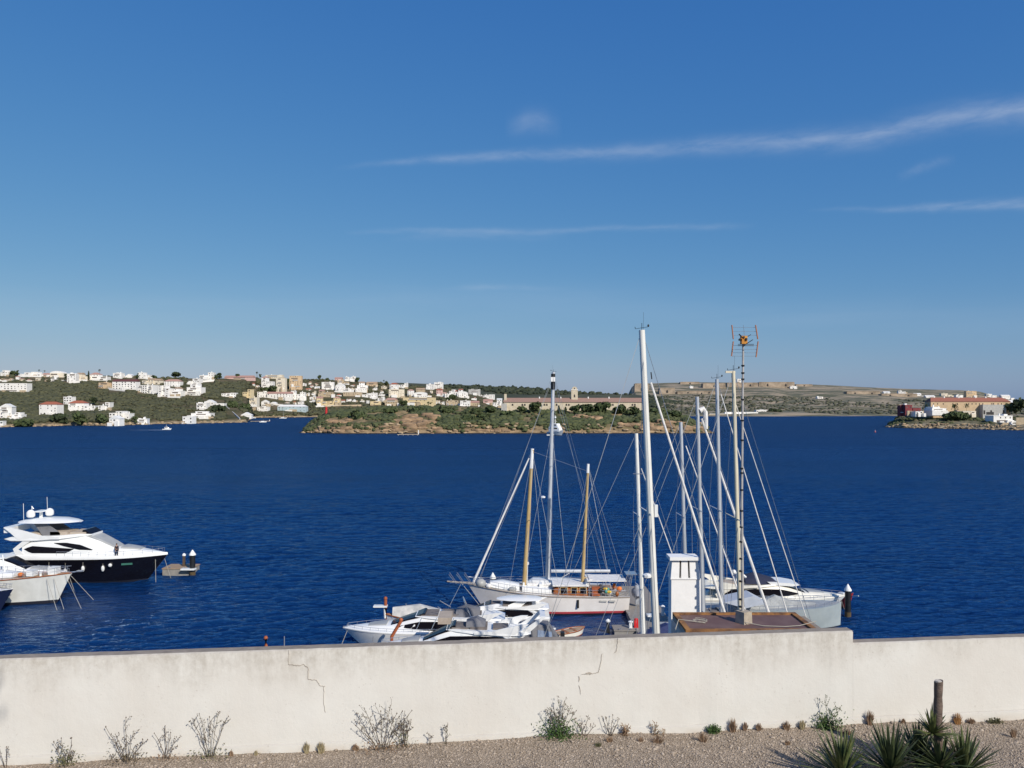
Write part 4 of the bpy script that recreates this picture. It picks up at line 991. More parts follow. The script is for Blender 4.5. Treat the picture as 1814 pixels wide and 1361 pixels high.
    if domes:
        dome(root, (X(3.1),-.8*k,9.9*z), .55*k); dome(root, (X(4.9),.6*k,9.95*z), .55*k)
        MB().box(X(3.9),X(4.2),-.15,.15,9.0*z,10.1*z).box(X(3.5),X(4.6),-.9*k,.9*k,10.1*z,10.25*z).build('radar', B_white, root)
        MB().tube([(X(2.55),-1.5*k,9*z),(X(2.5),-1.5*k,11.5*z)], .03, 4).tube([(X(4.2),1.3*k,9*z),(X(4.1),1.3*k,12.1*z)], .03, 4).tube([(X(2.8),0,9.4*z),(X(2.75),0,10.9*z),(X(3.0),0,10.5*z)], .07, 5).build('antennas', B_white, root)
    rl = MB()
    for sd in (-1, 1):
        Q = [.35+.62*i/12 for i in range(13)]; pp = [Vector((hl.pt(q, hl.sheer(q), sd).x-L/2, hl.pt(q, hl.sheer(q), sd).y-sd*.12, hb_(q))) for q in Q]
        rl.tube([p+Vector((0,0,.62*z)) for p in pp], .022, 4); 
        for p in pp: rl.tube([p, p+Vector((0,0,.62*z))], .018, 4)
    rl.build('railing', B_steel, root)
    if fenders:
        for q in (.32,.43,.55,.68): p = hl.pt(q, 2.0*z, -1); fender(root, (p.x-L/2, p.y-.2, 2.2*z-.4*(q > .4 and q < .5)), .2*k+.03, .85*k)
    MB().tube([(X(20.4),-.5,3.7*z),(X(20.9),-1.4,-.3)], .03, 4).build('mooring_line', B_rope, root); MB().tube([(X(21.2),.2,3.7*z),(X(22.2),.6,-.3)], .03, 4).build('mooring_line', B_rope, root)
    return root, hl, k, z, X, T, cb
# ---- left edge group
A, ahl, ak, az_, AX, AT, acb = yacht('motor_yacht', 'large motor yacht with black hull, white upper decks and two satellite domes at the left', 160, 108.6, 22.0, 0, B_black, screen=B_screen, zs=.95)
p_ = ahl.pt(.79, 2.6, -1); p2_ = ahl.pt(.83, 2.6, -1)
MB().box(-.7,.7,-.06,.06,-.13,.13).build('hull_window', mat('green_reflecting_glass', (.05,.16,.12), None, 2, .15), A, loc=((p_.x+p2_.x)/2-11.1, (p_.y+p2_.y)/2-.07, 2.6)).rotation_euler = (0,0,math.atan2(p2_.y-p_.y, p2_.x-p_.x))
MB().ell((0,0,0), .26,.26,.26).build('round_buoy', B_fend, A, True, loc=(ahl.pt(.72,2.4,-1).x-11.1, ahl.pt(.72,2.4,-1).y-.25, 2.55))
MB().box(-10.9,-9.7,-2.0,2.0,6.9,7.7).build('life_raft_box', B_white, A)
yacht('motor_yacht', 'white motor yacht with navy hull, bow tucked beside the black yacht', 8, 100, 17.6, 0, B_navy, top=True, domes=False, hard=False, seats=False, fenders=False, zs=.90)
# white sailing hull, bow in view
Croot = thing('sailing_yacht', ((128-CU)/F*96-20, 96, 0), 'broad white sailing hull with teak deck and lifelines, bow at the left edge group', 'sailing boat')
ch = Hull(Croot, 20, 4.8, 3.0, 3.75, 2.2, paint('off_white_topsides', (.70,.70,.66), (.60,.60,.56)), B_boot, .42, .8, .45, 2.2, deck=B_teak, rub=B_wood)
rails(Croot, ch, .3, .965, .85, 12)
Cab([(5,3.1,4.0,1.5,1.2),(9,3.1,4.1,1.4,1.1),(13.2,3.2,3.8,1.0,.8)]).build('cabin_trunk', B_white, Croot)
MB().box(15.0,15.9,-1.2,-.3,3.55,4.25).build('deck_locker', B_white, Croot); MB().box(17.3,18.3,-.6,.4,3.6,4.5).build('deck_locker', B_white, Croot)
MB().lathe((16.6,-.9,3.5), [(.13,0),(.13,.45),(.2,.5),(.05,.55)], 8).build('vent', B_white, Croot)
MB().ell((14.2,-1.0,3.75), .35,.3,.25).build('orange_cover', B_orange, Croot, True)
MB().tube([(19.6,0,3.75),(21.0,0,3.95)], .09, 6).box(20.6,21.3,-.25,.25,3.9,4.02).build('bowsprit', B_steel, Croot)
for a, b in (((19.4,-.4,3.5),(22.6,-2.5,-.2)),((19.4,.4,3.5),(22.0,1.5,-.2)),((17.6,-1.3,3.3),(20.3,-3.6,-.2)),((18.3,-1.0,3.3),(20.9,-3.2,-.2)),((13,-2.2,3.0),(12.2,-5.2,-.2)),((13.3,-2.2,3.0),(12.9,-5.4,-.2))): MB().tube([a, b], .028, 4).build('mooring_line', B_rope, Croot)
MB().tube([(11.6,0,3.8),(11.3,0,6.0)], .09, 6).build('deck_post', B_white, Croot)
D4 = thing('motorboat', ((24-CU)/F*92-12, 92, 0), 'dark hulled small motorboat with a grey windscreen at the very left edge', 'motorboat')
dh = Hull(D4, 12, 3.8, 2.2, 2.7, 2.0, B_navy, B_boot, .2, .9, .5, 2.2)
dc = Cab([(2,2.2,4.1,1.5,1.2),(6,2.2,4.3,1.45,1.1),(8,2.3,3.9,1.3,.9),(10,2.4,2.7,.9,.5)]); dc.build('cabin', B_white, D4)
panel(dc.w, [(3,3.8),(8,3.7)], [(3,3.2),(8,3.2)], B_glass, 'window', D4); rails(D4, dh, .5, .97, .6, 6)
def pile(u, v0, v1, wpx, label, D=None, col=B_dark):
    D = D or H*F/(v1-CV); h = (v1-v0)/F*D; r = wpx/F*D/2
    root = thing('mooring_pile', ((u-CU)/F*D, D, 0), label, 'mooring pile')
    MB().lathe((0,0,0), [(r,-3),(r,h-.75),(r*1.02,h-.7)], 14).build('pipe', col, root, True)
    MB().lathe((0,0,0), [(r*1.25,h-.78),(r*1.25,h-.66),(r*.1,h)], 14).build('cone_cap', B_white, root, True)
    MB().lathe((0,0,0), [(r*1.08,-.2),(r*1.08,.5)], 14).build('tide_band', mat('weed_stained_band', (.10,.07,.035), None, 3, .9), root)
    return root
pile(341, 974, 1019, 9.5, 'black mooring pile with white cone cap at the end of the left pontoon')
pile(1502, 1043, 1100, 10, 'black mooring pile with white cone cap right of the grey hulled boat', D=90)
pile(873, 1016, 1052, 9.5, 'black mooring pile with white cone cap behind the ketch bow', D=101)
def pontoon(label, X0, X1, Y0, Y1, z=.62):
    root = thing('pontoon', ((X0+X1)/2, (Y0+Y1)/2, 0), label, 'pontoon'); a, b = (X1-X0)/2, (Y1-Y0)/2
    MB().box(-a, a, -b, b, -.4, z-.12).build('float', B_conc, root)
    MB().box(-a-.08, a+.08, -b-.08, b+.08, z-.12, z).build('deck', B_teak if z > .9 else mat('grey_dock_boards', (.30,.27,.24), (.22,.20,.18), 1.5, .9, stretch=(1,6,1)), root)
    n = max(2, int(max(a, b)/1.5)); mb = MB()
    for i in range(n):
        t = -1+2*(i+.5)/n
        if a > b: mb.box(t*a-.12, t*a+.12, -b-.02, -b+.14, z, z+.16)
        else: mb.box(-a-.02, -a+.14, t*b-.12, t*b+.12, z, z+.16)
    mb.build('cleats', B_steel, root); return root
def ped(X, Y, z, label, h=1.1, m=B_white):
    r = thing('service_pedestal', (X, Y, z), label, 'service pedestal'); MB().frus(-.17,.17,-.17,.17,0,h*.8,.03).build('body', m, r)
    MB().lathe((0,0,0), [(.26,h*.8),(.26,h*.9),(.06,h)], 10).build('cap', B_white, r); return r
Xp = lambda u, D: (u-CU)/F*D
pontoon('short pontoon end with wooden edge right of the black yacht bow', Xp(296,113), Xp(346,113), 111.5, 114.5, .95)
ped(Xp(326,113), 113, .95, 'white topped service pedestal on the left pontoon end', 1.9, mat('weathered_brown_post', (.10,.07,.05), None, 3, .9))
MB_ = MB().box(-1.0,1.0,-.4,.4,-.2,.0); o = MB_.build('mooring_step', B_white, None, loc=(Xp(340,112.2), 111.0, 1.05)); tag(o, 'small white step beside the left pile', 'step')
# person standing on the black yacht
def person(loc, rz=0, label='person in dark clothes standing on the side deck of the black yacht', parent=None):
    root = thing('person', loc, label, 'person', rz)
    J = {'pel':(0,0,.93,.15),'spi':(0,.01,1.15,.14),'che':(0,.02,1.36,.155),'nec':(0,.01,1.49,.06),'hd1':(0,-.01,1.58,.085),'hd2':(0,0,1.70,.10),
      'hL':(.10,0,.88,.10),'kL':(.11,-.02,.49,.065),'aL':(.11,.02,.09,.045),'tL':(.12,-.14,.03,.035),'hR':(-.10,0,.88,.10),'kR':(-.12,.02,.49,.065),'aR':(-.13,.03,.09,.045),'tR':(-.15,-.13,.03,.035),
      'sL':(.19,.02,1.40,.065),'eL':(.25,.03,1.12,.045),'wL':(.22,-.08,.90,.03),'pL':(.21,-.12,.83,.035),'sR':(-.19,.02,1.40,.065),'eR':(-.26,.02,1.12,.045),'wR':(-.23,-.07,.89,.03),'pR':(-.22,-.11,.82,.035)}
    E = [('pel','spi'),('spi','che'),('che','nec'),('nec','hd1'),('hd1','hd2'),('pel','hL'),('hL','kL'),('kL','aL'),('aL','tL'),('pel','hR'),('hR','kR'),('kR','aR'),('aR','tR'),
      ('che','sL'),('sL','eL'),('eL','wL'),('wL','pL'),('che','sR'),('sR','eR'),('eR','wR'),('wR','pR')]
    for s_, c in (('L',1),('R',-1)):
        p = J['p'+s_]
        for k, dx in enumerate((-.022,-.008,.008,.022)):
            J['f%s%d'%(s_,k)] = (p[0]+dx*c, p[1]-.03, p[2]-.045, .009); J['g%s%d'%(s_,k)] = (p[0]+dx*c, p[1]-.02, p[2]-(.075,.088,.092,.08)[k], .008)
            E += [('p'+s_,'f%s%d'%(s_,k)),('f%s%d'%(s_,k),'g%s%d'%(s_,k))]
        J['th'+s_] = (p[0]-.04*c, p[1]-.03, p[2]-.02, .010); J['tt'+s_] = (p[0]-.05*c, p[1]-.045, p[2]-.05, .008); E += [('p'+s_,'th'+s_),('th'+s_,'tt'+s_)]
    K = list(J)
    def skin(name, keys, m, grow=0):
        ks = [k for k in K if k in keys]; me = bpy.data.meshes.new(name); ed = [(ks.index(a), ks.index(b)) for a, b in E if a in ks and b in ks]
        me.from_pydata([J[k][:3] for k in ks], ed, []); o = bpy.data.objects.new(name, me); COL.objects.link(o)
        md = o.modifiers.new('skin', 'SKIN'); sv = me.skin_vertices[0].data
        for i, k in enumerate(ks): sv[i].radius = (J[k][3]+grow,)*2; sv[i].use_root = (k in ('pel','che') and (k == 'pel' or 'pel' not in ks))
        sb = o.modifiers.new('sub', 'SUBSURF'); sb.levels = sb.render_levels = 1
        bpy.context.view_layer.update(); dg = bpy.context.evaluated_depsgraph_get(); nm = bpy.data.meshes.new_from_object(o.evaluated_get(dg)); bpy.data.objects.remove(o)
        nm.materials.clear(); nm.materials.append(m); nm.shade_smooth(); q = bpy.data.objects.new(name, nm); COL.objects.link(q); q.parent = root; return q
    b = skin('body', K, mat('skin_tone', (.50,.30,.21), None, 3, .6))  # one plain skin tone all over
    skin('jacket', {'spi','che','sL','eL','wL','sR','eR','wR','pel'}, mat('dark_jacket', (.025,.02,.03), None, 3, .9), .022)
    skin('trousers', {'pel','hL','kL','aL','hR','kR','aR'}, mat('dark_trousers', (.012,.012,.02), None, 3, .9), .02)
    MB().ell((0,.015,1.73), .108,.112,.095, 12, 8).build('hair', mat('brown_hair', (.05,.03,.02), None, 5, .8), root, True)
    MB().ell((.035,-.098,1.665), .012,.008,.008, 6, 4).ell((-.035,-.098,1.665), .012,.008,.008, 6, 4).build('eyes', B_dark, b, True)
    MB().ell((0,-.108,1.63), .014,.02,.02, 6, 4).ell((.1,0,1.64), .012,.02,.03, 6, 4).ell((-.1,0,1.64), .012,.02,.03, 6, 4).ell((0,-.095,1.59), .025,.008,.006, 6, 4).build('face_features', mat('skin_tone', (.5,.3,.21)), b, True)
    return root
q = .70; pp = ahl.pt(q, 3.9, -1)
person((A.location.x+pp.x-11.1+.5, A.location.y+pp.y+.45, ahl.sheer(q)+.25), .9)
# ---- sailing boats
def wire(mb, a, b, r=.013): mb.tube([a, b], r, 3)
def sail_rig(root, base, top, bow, stern_pt, mm, r0, r1, hb, jib=None, jm=None, jr=.10, spread=(.36,.66), half=2.0, wind=True, name='mast', bs=True, wires=True):
    """base, top, bow, stern_pt in the boat's own coordinates"""
    base, top = Vector(base), Vector(top)
    mast = MB().tube([base, base.lerp(top, .5), top], r0, 10, r1).build(name, mm, root, True)
    sp = MB(); wr = MB()
    for f in spread:
        c = base.lerp(top, f)
        for sd in (-1, 1): sp.tube([c, c+Vector((-.25, sd*half*(1-.35*f), .12))], .045, 5, .03)
    sp.build('spreaders', mm, mast)
    if wires:
        for sd in (-1, 1):
            last = Vector((base.x-.3, sd*hb, base.z))
            for f in spread:
                c = base.lerp(top, f)+Vector((-.25, sd*half*(1-.35*f), .12)); wire(wr, last, c); wire(wr, last, base.lerp(top, f)); last = c
            wire(wr, last, base.lerp(top, .97))
        if bow: wire(wr, top, Vector(bow), .016)
        if stern_pt and bs: wire(wr, top, Vector(stern_pt), .016)
        for dx, dy in ((.25,.1),(.35,-.1)): wire(wr, top, base+Vector((dx,dy,0)), .010)
        wr.build('rigging', B_wire, root)
    if wind:
        w = MB(); w.tube([top, top+Vector((0,0,.35))], .014, 4).tube([top+Vector((-.32,0,.06)), top+Vector((.30,0,.16))], .010, 4).ell(top+Vector((.32,0,.22)), .05,.03,.07, 6, 4).tube([top+Vector((-.32,0,.06)), top+Vector((-.34,0,.16))], .015, 4)
        w.tube([top+Vector((.10,.1,0)), top+Vector((.10,.1,.9))], .006, 3).build('wind_instruments', B_dark, mast)
    if jib:
        a, b = Vector(jib[0]), Vector(jib[1]); n = 10
        jb = MB().tube([a.lerp(b, i/n) for i in range(n+1)], jr*.55, 8, jr).build('furled_jib', jm or B_canvas, root, True)
        MB().lathe(b+Vector((0,0,-.35)), [(.16,0),(.16,.22)], 8).build('furling_drum', B_dark, jb)
    return mast
def hidden_sloop(label, ut, vt, slope, jt, D, mm, rpx, L=17, jr=.10, jslope=.33, zj=2.0, name='sailing_yacht', extras=None):
    vb = CV+(H-1.9)*F/D; base = P(ut+slope*(vb-vt), vb, D); top = P(ut, vt, D)
    r0 = rpx/2/F*D
    if jt: vj = CV+(H-zj)*F/D; bow = P(jt[0]+jslope*(vj-jt[1]), vj, D); jtop = P(jt[0], jt[1], D)
    else: bow = base+Vector((6.8,0,0)); jtop = None
    xb = bow.x+.5; root = thing(name, (xb-L, D, 0), label, 'sailing boat'); o = Vector(root.location)
    hl = Hull(root, L, 4.2, 1.3, 1.75, 1.6, B_white, B_boot, .12, .75, .45, 2.1, deck=B_teak, rub=B_wood)
    Cab([(4,1.3,1.9,1.3,1.1),(8,1.35,2.05,1.35,1.1),(12,1.5,1.75,.8,.6)]).build('coachroof', B_white, root)
    rails(root, hl, .05, .96, .6, 12)
    m = sail_rig(root, base-o, top-o, jtop and (bow-o), Vector((.3,0,1.5)), mm, r0, r0*.72, 1.9, jtop and (jtop-o, bow-o), None, jr)
    b0 = base-o; MB().tube([b0+Vector((-.2,0,1.0)), b0+Vector((-6.2,0,1.1))], .13, 8).ell(b0+Vector((-3.2,0,1.3)), 2.9,.2,.24, 10, 6).build('boom', B_canvas, root)
    return root, m, base-o, top-o
S2, m2, b2, t2 = hidden_sloop('sailing boat with the tallest, thickest white mast, nearest to the wall', 1137, 585, .0469, (1153,678), 38, B_mwhite, 15, 17.5, .095, .32)
lp = lambda f: b2.lerp(t2, f)
v2f = lambda v: (lambda z: (z-b2.z)/(t2.z-b2.z))(H-(v-CV)/F*38)
c = lp(v2f(1020)); dm = MB().lathe(c+Vector((-.33,-.05,0)), [(.12,-.1),(.22,-.06),(.22,.06),(.12,.12)], 10).build('mast_radar', B_white, m2, True)
c = lp(v2f(905)); MB().box(c.x+.2,c.x+.36,c.y-.08,c.y+.08,c.z-.3,c.z+.3).build('radar_reflector', B_white, m2)
c = lp(v2f(672)); MB().tube([c+Vector((.38,0,0)), c+Vector((.34,0,.35))], .03, 5).build('masthead_fitting', B_dark, m2)
c = lp(v2f(840)); MB().tube([c+Vector((-.05,0,0)), c+Vector((-.75,.1,0))], .02, 4).build('mast_step_bar', B_steel, m2)
S6, m6, b6, t6 = hidden_sloop('sailing boat with the cream mast beside the television antenna pole', 1299, 658, .0281, (1303,715), 44, B_mcream, 9, 17, .035, .33)
MB().box(t6.x-.45,t6.x+.1,-.06,.06,t6.z-.1,t6.z+.02).build('masthead_crane', B_mcream, m6)
S5, m5, b5, t5 = hidden_sloop('sailing boat with the grey mast just left of the cream mast', 1270, 672, .0194, (1277,698), 49, B_alu, 8.6, 17, .05, .303)
S4, m4, b4, t4 = hidden_sloop('sailing boat whose thick furled jib carries a white cover at its head', 1235, 703, .0262, (1243,742), 54, B_alu, 8.6, 18, .13, .345)
hd = MB(); j0 = P(1247, 727, 54)-Vector(S4.location); j1 = P(1251, 760, 54)-Vector(S4.location)
hd.tube([j0+Vector((-.28,0,-.05)), j0+Vector((-.05,0,.1)), j0+Vector((.1,0,-.15)), j0.lerp(j1,.6)+Vector((.05,0,0)), j1+Vector((.0,0,0))], .22, 8, .12).build('sail_head', B_canvas, S4, True)
S3, m3, b3, t3 = hidden_sloop('sailing boat with the mast rising straight behind the white chimney', 1206, 748, .0295, (1215,790), 59.5, B_alu, 8.2, 17, .075, .36)
S1, m1, b1, t1 = hidden_sloop('sailing boat with the short mast left of the tallest mast', 1127, 768, .0343, (1136,830), 65, B_mwhite, 9.2, 17, .06, .36)
MB().box(b1.x+.2,b1.x+1.0,-.3,.3,b1.lerp(t1,.25).z-.07,b1.lerp(t1,.25).z+.07).build('radar_bar', B_white, m1)
# ketch with the red stripe and two wooden masts
K = thing('ketch', (Xp(1112,92), 92, 0), 'white wooden ketch with red waterline stripe and two varnished masts', 'sailing boat', math.pi)
kh = Hull(K, 19.2, 4.9, 2.15, 3.35, 2.6, paint('ketch_white_topsides', (.80,.76,.72), (.72,.68,.64)), B_boot, .34, .72, .45, 2.0, deck=mat('worn_grey_deck', (.44,.41,.37), (.34,.31,.28), 1.5, .9), rub=mat('grey_cap_rail', (.36,.31,.26), None, 2, .7), sheerp=2.2)
mb = MB()
for sd in (-1, 1): 
    rs = []
    for i in range(24):
        q_ = i/24*.985; a = kh.pt(q_, .26, sd); b = kh.pt(q_, .50, sd); rs.append([(a.x,a.y+sd*.03,a.z),(b.x,b.y+sd*.03,b.z),(b.x,b.y-sd*.05,b.z),(a.x,a.y-sd*.05,a.z)])
    mb.rings(rs)
mb.build('red_stripe', B_red, K)
def kx(u): return (1112-u)/F*92
kc = Cab([(kx(1040),2.1,3.35,1.45,1.3),(kx(1028),2.1,3.45,1.5,1.35),(kx(990),2.2,3.4,1.45,1.3),(kx(980),2.2,3.0,1.4,1.2)]); kc.build('deckhouse', B_wood, K)
for a, b in ((1036,1026),(1020,1011),(1003,992)):
    f = MB(); x0_, x1_ = kx(a), kx(b); xx = (x0_+x1_)/2
    for sd in (-1, 1): MB().box(x0_, x1_, sd*kc.w(xx,2.85)-.05, sd*kc.w(xx,2.85)+.05, 2.45, 3.15).build('window', B_glass, K)
    for sd in (-1, 1): MB().box(x0_-.1, x1_+.1, sd*kc.w(xx,2.85)-.03, sd*kc.w(xx,2.85)+.03, 2.38, 3.22).build('window_frame', B_spar, K)
Cab([(kx(1042),3.35,3.5,1.6,1.6),(kx(978),3.35,3.5,1.55,1.5)]).build('deckhouse_roof', B_canvas, K)
Cab([(kx(976),2.3,2.9,1.3,1.15),(kx(925),2.6,3.2,1.1,.95)]).build('cabin_trunk', B_white, K)
Cab([(kx(920),2.7,3.3,1.1,.9),(kx(890),2.9,3.7,1.0,.8),(kx(868),3.1,3.6,.8,.6)]).build('forward_cabin', B_white, K)
for u_, y_, w2, h2 in ((908,1.2,.5,.5),(882,-.9,.4,.45),(858,.5,.5,.45),(850,-.3,.3,.6),(898,-1.3,.6,.4),(866,.9,.35,.5)): MB().ell((kx(u_), y_, kh.sheer((kx(u_))/19.2)+h2*.5), w2, .35, h2*.6, 8, 5).build('deck_bundle', B_canvas if u_ % 4 else B_screen, K)
MB().box(kx(925)-.3,kx(935)+.6,-.5,.5,3.0,3.55).box(kx(960),kx(955),-.5,.5,2.9,3.4).build('deck_hatches', B_white, K)
rails(K, kh, .02, .96, .8, 18)
bs = MB().tube([(18.4,0,3.35),(kx(792),0,3.6)], .09, 8).build('bowsprit', mat('grey_cap_rail', (.36,.31,.26)), K)
pr = MB()
for dx in (.2, 1.1, 2.0):
    for sd in (-.35, .35): pr.tube([(18.6+dx-.1,sd,3.4),(18.6+dx+.75,sd*1.5,4.55)], .028, 5)
for sd in (-.3,.3): pr.tube([(18.1,sd*2,3.4),(21.2,sd*.6,3.5)], .04, 5)
pr.build('bowsprit_davits', B_steel, K)
MB().tube([(19.9,0,3.4),(17.3,0,.2)], .035, 4).tube([(19.9,.2,3.4),(21.8,1.2,-.2)], .03, 4).tube([(18.9,-.5,3.2),(17.2,-1.6,-.2)], .03, 4).build('anchor_chain', B_wire, K)
MB().box(kx(1106),kx(1038),-1.7,1.7,3.95,4.05).build('bimini', B_canvas, K); MB().prism([(kx(1038),3.4),(kx(1034),3.4),(kx(1042),4.15),(kx(1048),4.15)], -1.4, 1.4).build('spray_hood', B_canvas, K)
bf = MB()
for x_ in (kx(1104), kx(1070), kx(1042)):
    for sd in (-1.65, 1.65): bf.tube([(x_,sd,2.2),(x_,sd,3.98)], .03, 4)
bf.build('bimini_frame', B_steel, K)
rs_ = random.Random(4)
for i in range(13):
    m_ = (B_orange, B_yel, B_wood, B_green, B_fend, B_orange, B_dark, B_canvas)[i % 8]; x_ = rs_.uniform(kx(1104), kx(1052)); y_ = rs_.choice((-1,1))*rs_.uniform(1.0,1.9)
    y_ = abs(y_) if i % 4 else -abs(y_)
    o = MB().ell((0,0,0), rs_.uniform(.18,.36), .2, rs_.uniform(.18,.34), 8, 5).build(('life_ring','buoy','deck_bag')[i % 3], m_, K, True, loc=(x_, y_, 2.5+rs_.uniform(0,.5)))
MB().box(kx(1060),kx(1046),1.3,1.8,2.3,3.3).build('wicker_chair', B_rust, K)
gy = MB()
for y_ in (-1.5,-.5,.5,1.5): gy.tube([(.1,y_,2.2),(-.3,y_,4.6)], .05, 5)
gy.tube([(-.3,-1.6,4.6),(-.3,1.6,4.6)], .05, 5).box(-1.0,.3,-.9,.9,4.55,4.62).build('stern_gantry', B_steel, K)
MB().ell((-1.0,0,2.2), .55,1.6,.55, 10, 6).build('grey_tender', mat('grey_rubber_tender', (.30,.31,.34), (.22,.23,.26), 1, .7), K, True)
MB().box(-1.3,-.9,-.25,.25,.9,2.6).ell((-1.1,0,2.8), .35,.28,.4).build('outboard_engine', mat('silver_grey_cover', (.36,.38,.42), (.28,.30,.34), 2, .5), K)
MB().box(kx(1021)-.12,kx(1021)+.12, kh.pt(.27,1.5,1).y+.02, kh.pt(.27,1.5,1).y+.25, 1.0, 1.95).build('black_fender', B_dark, K)
for a, b in ((1042,1030),(1071,1058),(1086,1075)):
    MB().box(kx(a),kx(b), kh.pt(.2,1.6,1).y-.02, kh.pt(.2,1.6,1).y+.06, 1.62, 1.82).build('hull_port', B_screen, K)
def kl(u, v, y=0): return Vector((kx(u), y, H-(v-CV)/F*92))
mA = sail_rig(K, kl(928,1046), kl(943,797), kl(838,1033), None, B_spar, .27, .2, 2.0, (kl(937,812), kl(838,1033)), None, .15, (.5,), 1.6, False, 'mast')
MB().tube([kl(941,830), kl(943,795)], .23, 10, .2).build('white_masthead', B_white, mA)
mB = sail_rig(K, kl(1031,1050), kl(1042,824), None, None, B_spar, .22, .15, 2.0, None, None, .1, (.5,), 1.4, False, 'mizzen_mast')
MB().tube([kl(1041,838), kl(1042,822)], .19, 10, .16).build('white_masthead', B_white, mB)
wr = MB()
for a, b in ((kl(943,800), kl(1041,835)),(kl(1042,826), kl(1108,1040,1)),(kl(1042,826), kl(1100,1040,-1)),(kl(943,800), kl(990,1045,2)),(kl(1042,830), kl(1000,1045,2)),(kl(1042,826), kl(1080,1045,2.2)),(kl(943,797),kl(965,1046,2.2)),(kl(938,812),kl(845,1035,0)),(kl(943,800),kl(900,1046,2.0))): wire(wr, a, b, .018)
wr.build('long_stays', B_wire, K)
MB().tube([kl(1032,1024), kl(1108,1028)], .1, 8).build('mizzen_boom', B_spar, K)
MB().tube([kl(930,1040), kl(1028,1038)], .13, 8).tube([kl(934,1036), kl(1020,1035)], .2, 8).build('main_boom', B_canvas, K)
# silver-masted sloop behind the ketch
G = thing('sailing_yacht', (Xp(1085,97.5), 98.2, 0), 'sailing boat with the silver mast and a long bare boom behind the ketch', 'sailing boat', math.pi)
gx = lambda u: (1085-u)/F*97.5
gl = lambda u, v, y=0: Vector((gx(u), y, H-(v-CV)/F*97.5))
gh = Hull(G, 17.2, 4.6, 1.45, 1.9, 1.6, B_white, B_boot, .12, .75, .45, 2.1, deck=B_teak)
gc = Cab([(gx(1040),1.4,2.2,1.4,1.2),(gx(990),1.5,2.5,1.4,1.15),(gx(945),1.5,2.55,1.2,1.0),(gx(930),1.5,1.8,1.0,.8)]); gc.build('coachroof', B_white, G)
panel(gc.w, [(gx(1030),1.95),(gx(950),2.15)], [(gx(1030),1.75),(gx(950),1.85)], B_glass, 'window', G); rails(G, gh, .03, .96, .7, 14)
mg = sail_rig(G, gl(970,1040), gl(981,659), gl(850,1030), gl(1083,1035), B_alu, .30, .22, 2.1, None, None, .1, (.27,.56,.82), 2.2, True)
MB().tube([gl(980,690), gl(980.5,662)], .30, 10, .28).build('black_masthead_band', B_dark, mg)
MB().box(gl(980,0).x-.28, gl(980,0).x+.28, -.28, .28, gl(0,676).z, gl(0,668).z).build('white_masthead_band', B_white, mg)
MB().tube([gl(977,1014), gl(1082,1014)], .22, 8).build('boom', B_alu, G); MB().tube([gl(978,1037), gl(1010,1017)], .06, 6).build('boom_vang', B_alu, G)
c = gl(970,882); MB().lathe((c.x+.55,0,c.z), [(.15,-.15),(.3,-.08),(.3,.08),(.15,.15)], 10).build('mast_radar', B_white, mg, True)
wr = MB()
for a, b in ((gl(979,672), gl(843,1032)),(gl(980,690), gl(1083,1035)),(gl(981,665),gl(1070,1036,1)),(gl(978,760),gl(925,1035,2)),(gl(978,760),gl(1005,1036,2))): wire(wr, a, b, .02)
wr.build('long_stays', B_wire, G)
MB().box(gx(935),gx(930),-.3,.3,1.9,4.3).lathe((gx(933),0,4.3), [(.3,0),(.3,.3),(.1,.4)], 8).build('ventilator_mast', B_white, G)
# ---- motor yachts in the middle, bows left
H1, h1hl, h1k, h1z, H1X, H1T, _c = yacht('motor_yacht', 'white motor yacht with black wraparound windows nearest the wall, bow at far left', (607+895)/2, 79.5, 16.8, math.pi, B_white, domes=False, hard=False, zs=.60, fenders=False, seats=True)
Cab([(H1X(6.6),3.0,3.6,1.2,.9),(H1X(5.2),3.0,4.0,1.3,.8),(H1X(3.4),2.9,3.7,1.2,.7)]).build('grey_awning', B_gcanvas, H1)
MB().tube([(H1X(4.2),1.2,2.6),(H1X(5.4),1.2,4.6),(H1X(5.8),-1.2,4.6),(H1X(4.6),-1.2,2.6)], .06, 6).build('radar_arch', B_steel, H1)
for sd in (-1,1): MB().tube([(H1X(7.5),sd*1.3,3.5),(H1X(9.0),sd*1.2,4.2)], .04, 5).build('grab_rail', B_steel, H1)
H1b = yacht('motor_yacht', 'white motor yacht with a navy wraparound window, lowest and closest behind the wall', (668+940)/2, 72.6, 14.5, math.pi, B_white, domes=False, hard=False, zs=.84, fenders=False, seats=True, glass=B_glass)[0]
MB().prism([(-5.0,3.2),(-5.6,3.3),(-8.3,5.1),(-8.6,5.1),(-7.6,4.1),(-5.9,2.7)], -1.3, -1.22).prism([(-5.0,3.2),(-5.6,3.3),(-8.3,5.1),(-8.6,5.1),(-7.6,4.1),(-5.9,2.7)], 1.22, 1.3).box(-8.6,-8.1,-1.2,1.2,5.0,5.12).build('radar_arch', B_white, H1b)
Cab([(-3.0,4.0,4.4,.9,.7),(-2.2,4.0,4.75,.9,.6),(-1.2,4.0,4.4,.9,.7)]).build('dark_cushions', B_gcanvas, H1b); MB().box(.2,1.4,-1.2,1.2,4.4,5.0).build('cockpit_table', B_beige, H1b)
for i_, (x_, y_) in enumerate(((-5,1.3),(-2.4,-1.2),(0.4,1.3),(2.0,1.2),(3.4,1.1))): MB().tube([(x_,y_,3.9),(x_-.5,y_,5.0)], .03, 4).build('stanchion', B_steel, H1b)
H2 = yacht('motor_yacht', 'white motor yacht with dark flybridge windows and radar arch, beside the ketch bow', (770+965)/2, 85.5, 13.2, math.pi, B_white, domes=False, hard=True, zs=.62, fenders=False)[0]
MB().ell((1.0,0,4.9), .6,.6,.5).build('grey_dome_cover', B_screen, H2, True)
